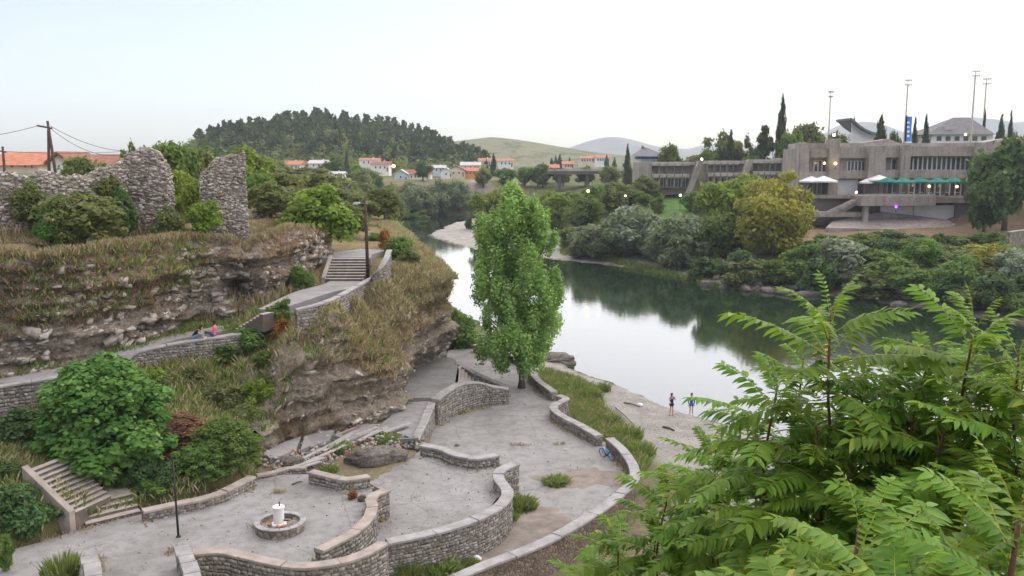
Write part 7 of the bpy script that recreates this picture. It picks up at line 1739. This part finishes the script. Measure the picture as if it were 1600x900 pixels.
def standing(arms):
    J = dict(pelvis=(0, 0, 0.92), spine=(0, 0.01, 1.12), chest=(0, 0, 1.3), neck=(0, 0, 1.43), head=(0, 0.03, 1.56), face=(0, 1, 0), shL=(-0.16, 0, 1.35), shR=(0.16, 0, 1.35), hipL=(-0.085, 0, 0.84), hipR=(0.085, 0, 0.84), knL=(-0.09, 0.03, 0.47), knR=(0.09, 0.02, 0.47), anL=(-0.09, 0, 0.08), anR=(0.1, -0.04, 0.08), toeL=(-0.1, 0.14, 0.04), toeR=(0.12, 0.1, 0.04))
    if arms == 'up': J.update(elL=(-0.27, 0.12, 1.18), elR=(0.27, 0.12, 1.18), wrL=(-0.13, 0.18, 1.4), wrR=(0.13, 0.18, 1.4))
    else: J.update(elL=(-0.22, -0.02, 1.08), elR=(0.22, -0.02, 1.08), wrL=(-0.21, 0.06, 0.86), wrR=(0.21, 0.06, 0.86))
    return J
def on_beach(px, py, z0=0.3):
    q = P(px, py, z0); q.z = H(q.x, q.y); q = P(px, py, q.z); q.z = H(q.x, q.y); return q
q = on_beach(1049, 649); person('person in dark navy outfit with raised arms on the gravel beach', q, R(200), standing('up'), 'navy', 'navy', 'black', 'hair', 0.4, 0.45)
q = on_beach(1080, 646); person('person in long royal blue top with bare legs by the water', q, R(170), standing('down'), 'royal', 'royal', 'litter', 'hair', 1.8, 0.5)
def sitting(hunch):
    f = 0.3 if hunch else -0.08
    return dict(pelvis=(0, 0, 0.1), spine=(0, 0.12 * (1 if hunch else 0.0), 0.3), chest=(0, f * 0.9, 0.46 if hunch else 0.5), neck=(0, f * 1.3, 0.56 if hunch else 0.64), head=(0, f * 1.3 + 0.1, 0.62 if hunch else 0.77), face=(0, 0.95, -0.3 if hunch else 0.0), shL=(-0.16, f, 0.49 if hunch else 0.55), shR=(0.16, f, 0.49 if hunch else 0.55),
        elL=(-0.22, f + 0.12, 0.3), elR=(0.22, f + 0.12, 0.3), wrL=(-0.1, 0.46, 0.32), wrR=(0.1, 0.46, 0.32), hipL=(-0.09, 0.05, 0.09), hipR=(0.09, 0.05, 0.09), knL=(-0.11, 0.43, 0.3), knR=(0.11, 0.43, 0.3), anL=(-0.1, 0.62 if hunch else 0.5, 0.07), anR=(0.1, 0.62 if hunch else 0.5, 0.07), toeL=(-0.1, 0.76 if hunch else 0.64, 0.04), toeR=(0.1, 0.76 if hunch else 0.64, 0.04))
q = P(302, 529, 9.72); person('person in black top hunched forward on the path wall', q, R(-84), sitting(True), 'black', 'ltdenim', 'litter', 'hair', 0.5, 1.7, 0.12)
q = P(334, 525, 9.78); person('person in pink top sitting upright on the path wall', q, R(84), sitting(False), 'pink', 'denim', 'litter', 'hair', 0.15, 1.7, 0.02)

# ================================================================== DEBRIS, BOULDERS, BEACH THINGS
rng = np.random.default_rng(31); random.seed(31)
def plank(label, a, b_, w=0.24, th=0.05, mat='plank', name='plank', cat='plank', group=None):
    A, B = Vector(a), Vector(b_); d = (B - A); s = Vector((-d.y, d.x, 0)).normalized() * w / 2; o = A; m = MB(); u = Vector((0, 0, th))
    m.hexa([tuple(p - o) for p in (A - s, A + s, B + s, B - s)][::-1], [tuple(p - o + u) for p in (A - s, A + s, B + s, B - s)][::-1]); c = m.build(name, mat, bevel=0.008); c.location = o; tag(c, label, cat, group); return c
PK = 'weathered planks in the rubble'
for a in ((468, 720, 524, 692), (478, 724, 540, 696), (520, 694, 556, 674), (548, 684, 590, 668), (560, 690, 596, 670), (436, 738, 506, 716), (430, 744, 500, 722), (600, 676, 640, 662), (505, 706, 545, 682), (575, 682, 606, 668)):
    plank('weathered grey plank lying in the collapsed decking rubble', P(a[0], a[1], 3.55), P(a[2], a[3], 3.62), random.uniform(0.26, 0.42), 0.07, group=PK)
plank('dark beam end propped against the tilted pale slab', P(626, 690, 3.6), P(654, 688, 3.75), 0.2, 0.18, 'slate', 'beam', 'beam')
plank('thin rusty lath across the broken grey slab', P(536, 678, 3.72), P(566, 664, 3.75), 0.1, 0.05, 'tile_dk', 'lath', 'plank')
for pts, l in (([(412, 708), (440, 692), (470, 682), (462, 702), (440, 712), (422, 716)], 'broken grey concrete slab lying below the cliff foot'), ([(476, 681), (500, 674), (522, 672), (514, 688), (490, 696), (470, 702)], 'small broken slab between cliff foot and planks'), ([(522, 680), (560, 664), (596, 662), (580, 676), (545, 688)], 'cracked pale concrete slab next to the tilted ramp')):
    z = 3.62; q = [P(a, b_, z) for a, b_ in pts]; o = q[0]; qq = [p - o for p in q]
    if area2([(p.x, p.y) for p in qq]) < 0: qq = qq[::-1]
    m = MB(); m.hexa([(p.x, p.y, -0.35) for p in qq], [(p.x, p.y, 0.02 * random.random()) for p in qq]); c = m.build('broken_slab', 'path'); c.location = o; tag(c, l, 'slab')
def rock(label, px, py, z, dims, rz, mat, seed, name='boulder', rough=0.35):
    q = P(px, py, z); o = boulder(name, (q.x, q.y, z + dims[2] * 0.35), dims, rz, mat, seed, None, ICO4, rough); tag(o, label, 'rock'); return o
rock('big fallen conglomerate chunk behind the oval terrace', 588, 722, 3.25, (1.9, 0.75, 0.62), 0.35, 'boulder', 2)
rock('rounded pale boulder left of the fallen planks', 454, 728, 3.25, (0.75, 0.5, 0.4), 0.3, 'boulder', 5)
rock('dark boulder standing in the river beyond the poplar', 866, 566, 0.0, (1.9, 1.3, 0.6), 0.1, 'boulder', 9, 'boulder', 0.6)
rock('small dark stone lying on the lower terrace', 714, 697, 2.0, (0.16, 0.12, 0.14), 0.3, 'slate', 11)
rock('stone beside the dividing wall on the oval terrace', 566, 783, 4.0, (0.2, 0.16, 0.22), 0.3, 'boulder', 12)
for k, a in enumerate(((1104, 442, 155), (1135, 446, 152), (1165, 449, 150), (1200, 452, 147), (1228, 456, 145), (1262, 458, 142), (1120, 436, 160), (1180, 446, 152), (1245, 452, 148), (1405, 474, 131))):
    q = P(a[0], a[1], 0.4); o = boulder('shore_rock', (q.x, q.y, max(0.0, H(q.x, q.y)) + 0.2), (1.2 + 0.5 * (k % 3), 0.8, 0.55), k * 0.7, 'boulder', 40 + k, None, ICO2, 0.4); tag(o, 'grey rock among driftwood at the far waterline', 'rock', 'rocks at the far waterline')
# rubble fields (uncountable)
def field(poly, n, z=None):
    pl = np.array(poly); lo, hi = pl.min(0), pl.max(0); q = rng.uniform(lo, hi, (n * 4, 2)); q = q[in_poly(q[:, 0], q[:, 1], list(map(tuple, poly)))][:n]
    return np.column_stack([q, (height(q[:, 0], q[:, 1]) if z is None else np.full(len(q), z)) + 0.02])
rub = xy((400, 720, 3.3), (425, 690, 3.3), (500, 668, 3.4), (570, 660, 3.4), (640, 690, 3.3), (655, 700, 3.3), (560, 700, 3.3), (520, 722, 3.3), (440, 742, 3.3))
c = field(rub, 1500); c[:, 2] += rng.uniform(0, 0.35, len(c)) * (rng.random(len(c)) < 0.35); tag(scatter_rubble('rubble', c, rng.uniform(0.05, 0.16, len(c)), 'rubble', None, rng), 'scattered brick and stone rubble around the fallen planks', 'rubble', kind='stuff')
rub2 = xy((628, 700, 3.3), (640, 684, 3.4), (664, 690, 3.3), (662, 704, 3.3)); c = field(rub2, 70); c[:, 2] += rng.uniform(0, 0.3, len(c)); tag(scatter_rubble('stone_pile', c, rng.uniform(0.08, 0.18, len(c)), 'stones', None, rng), 'pile of loose stones at end of the short curved wall', 'stones', kind='stuff')
for nm, poly, k, lab in (('beach_pebbles', xy((890, 580, 0.1), (985, 615, 0.1), (1080, 652, 0.1), (1180, 682, 0.1), (1250, 720, 0.2), (1150, 760, 0.5), (1010, 700, 0.6), (940, 620, 0.5)), 900, 'loose pebbles on the near gravel beach'),):
    c = field(poly, k); tag(scatter_rubble(nm, c, rng.uniform(0.015, 0.045, len(c)), 'gravel', None, rng), lab, 'pebbles', kind='stuff')
crn = []
for poly, z, n in ((A_PX, 2.0, 260), (B_PX, 3.2, 120), (C_PX[:20], 4.0, 160)):
    crn.append(field([tuple(P(a, b_, z)[:2]) for a, b_ in poly], n, z))
c = np.concatenate(crn); tag(scatter_rubble('grit', c, rng.uniform(0.015, 0.055, len(c)), 'rubble', None, rng), 'bits of gravel and litter strewn over the terraces', 'gravel', kind='stuff')
far = xy((1090, 436, 0.5), (1180, 446, 0.5), (1290, 456, 0.5), (1290, 462, 0.1), (1180, 453, 0.1), (1095, 443, 0.1)); c = field(far, 160); tag(scatter_rubble('shore_stones', c, rng.uniform(0.2, 0.6, len(c)), 'boulder', None, rng), 'tumbled stones along the far waterline', 'stones', kind='stuff')
def stick(label, a, b_, r, mat='plank', name='driftwood_log'):
    A, B = Vector(a), Vector(b_); m = MB(); mid = (B - A) * 0.5 + Vector((0.05, 0.03, 0.04)); m.tube([(0, 0, 0), tuple(mid), tuple(B - A)], [r, r * 0.9, r * 0.6], 8); o = m.build(name, mat, smooth=True); o.location = A; tag(o, label, 'log'); return o
def gz(px, py, up=0.06):
    q = on_beach(px, py, 0.5); q.z += up; return q
stick('long pale driftwood log on the grassy bank by the beach', gz(962, 641, 0.25), gz(990, 667, 0.2), 0.1)
stick('tan driftwood branch on the gravel beach', gz(1036, 668), gz(1054, 674), 0.09, 'bark'); stick('dark stick on the beach below grass', gz(975, 630), gz(1000, 636), 0.06, 'bark')
stick('thin stick lying on the fountain terrace', P(456, 757, 4.04), P(472, 752, 4.05), 0.04, 'bark', 'stick')
def bag(label, q, s, seed):
    o = boulder('plastic_bag', q, (s, s * 0.8, s * 0.6), seed, 'litter', seed, None, ICO2, 0.7); tag(o, label, 'litter')
bag('crumpled white plastic bag below the oval terrace', P(745, 872, 2.2), 0.2, 3); bag('white plastic litter on the gravel beach', gz(1000, 634, 0.1), 0.28, 6)

# ================================================================== HAZE
hz = MB(); hz.box(-6500, 6500, -160, 6200, -4, 420)
M['haze'] = bpy.data.materials.new('pale_haze'); M['haze'].use_nodes = True
nt = M['haze'].node_tree; nt.nodes.clear(); o_ = nt.nodes.new('ShaderNodeOutputMaterial'); pv = nt.nodes.new('ShaderNodeVolumePrincipled')
pv.inputs['Color'].default_value = (0.80, 0.87, 0.97, 1); pv.inputs['Density'].default_value = HAZE_D; pv.inputs['Anisotropy'].default_value = 0.0
nt.links.new(pv.outputs[0], o_.inputs['Volume'])
tag(hz.build('haze', M['haze']), 'thin pale evening haze', 'haze', kind='stuff')
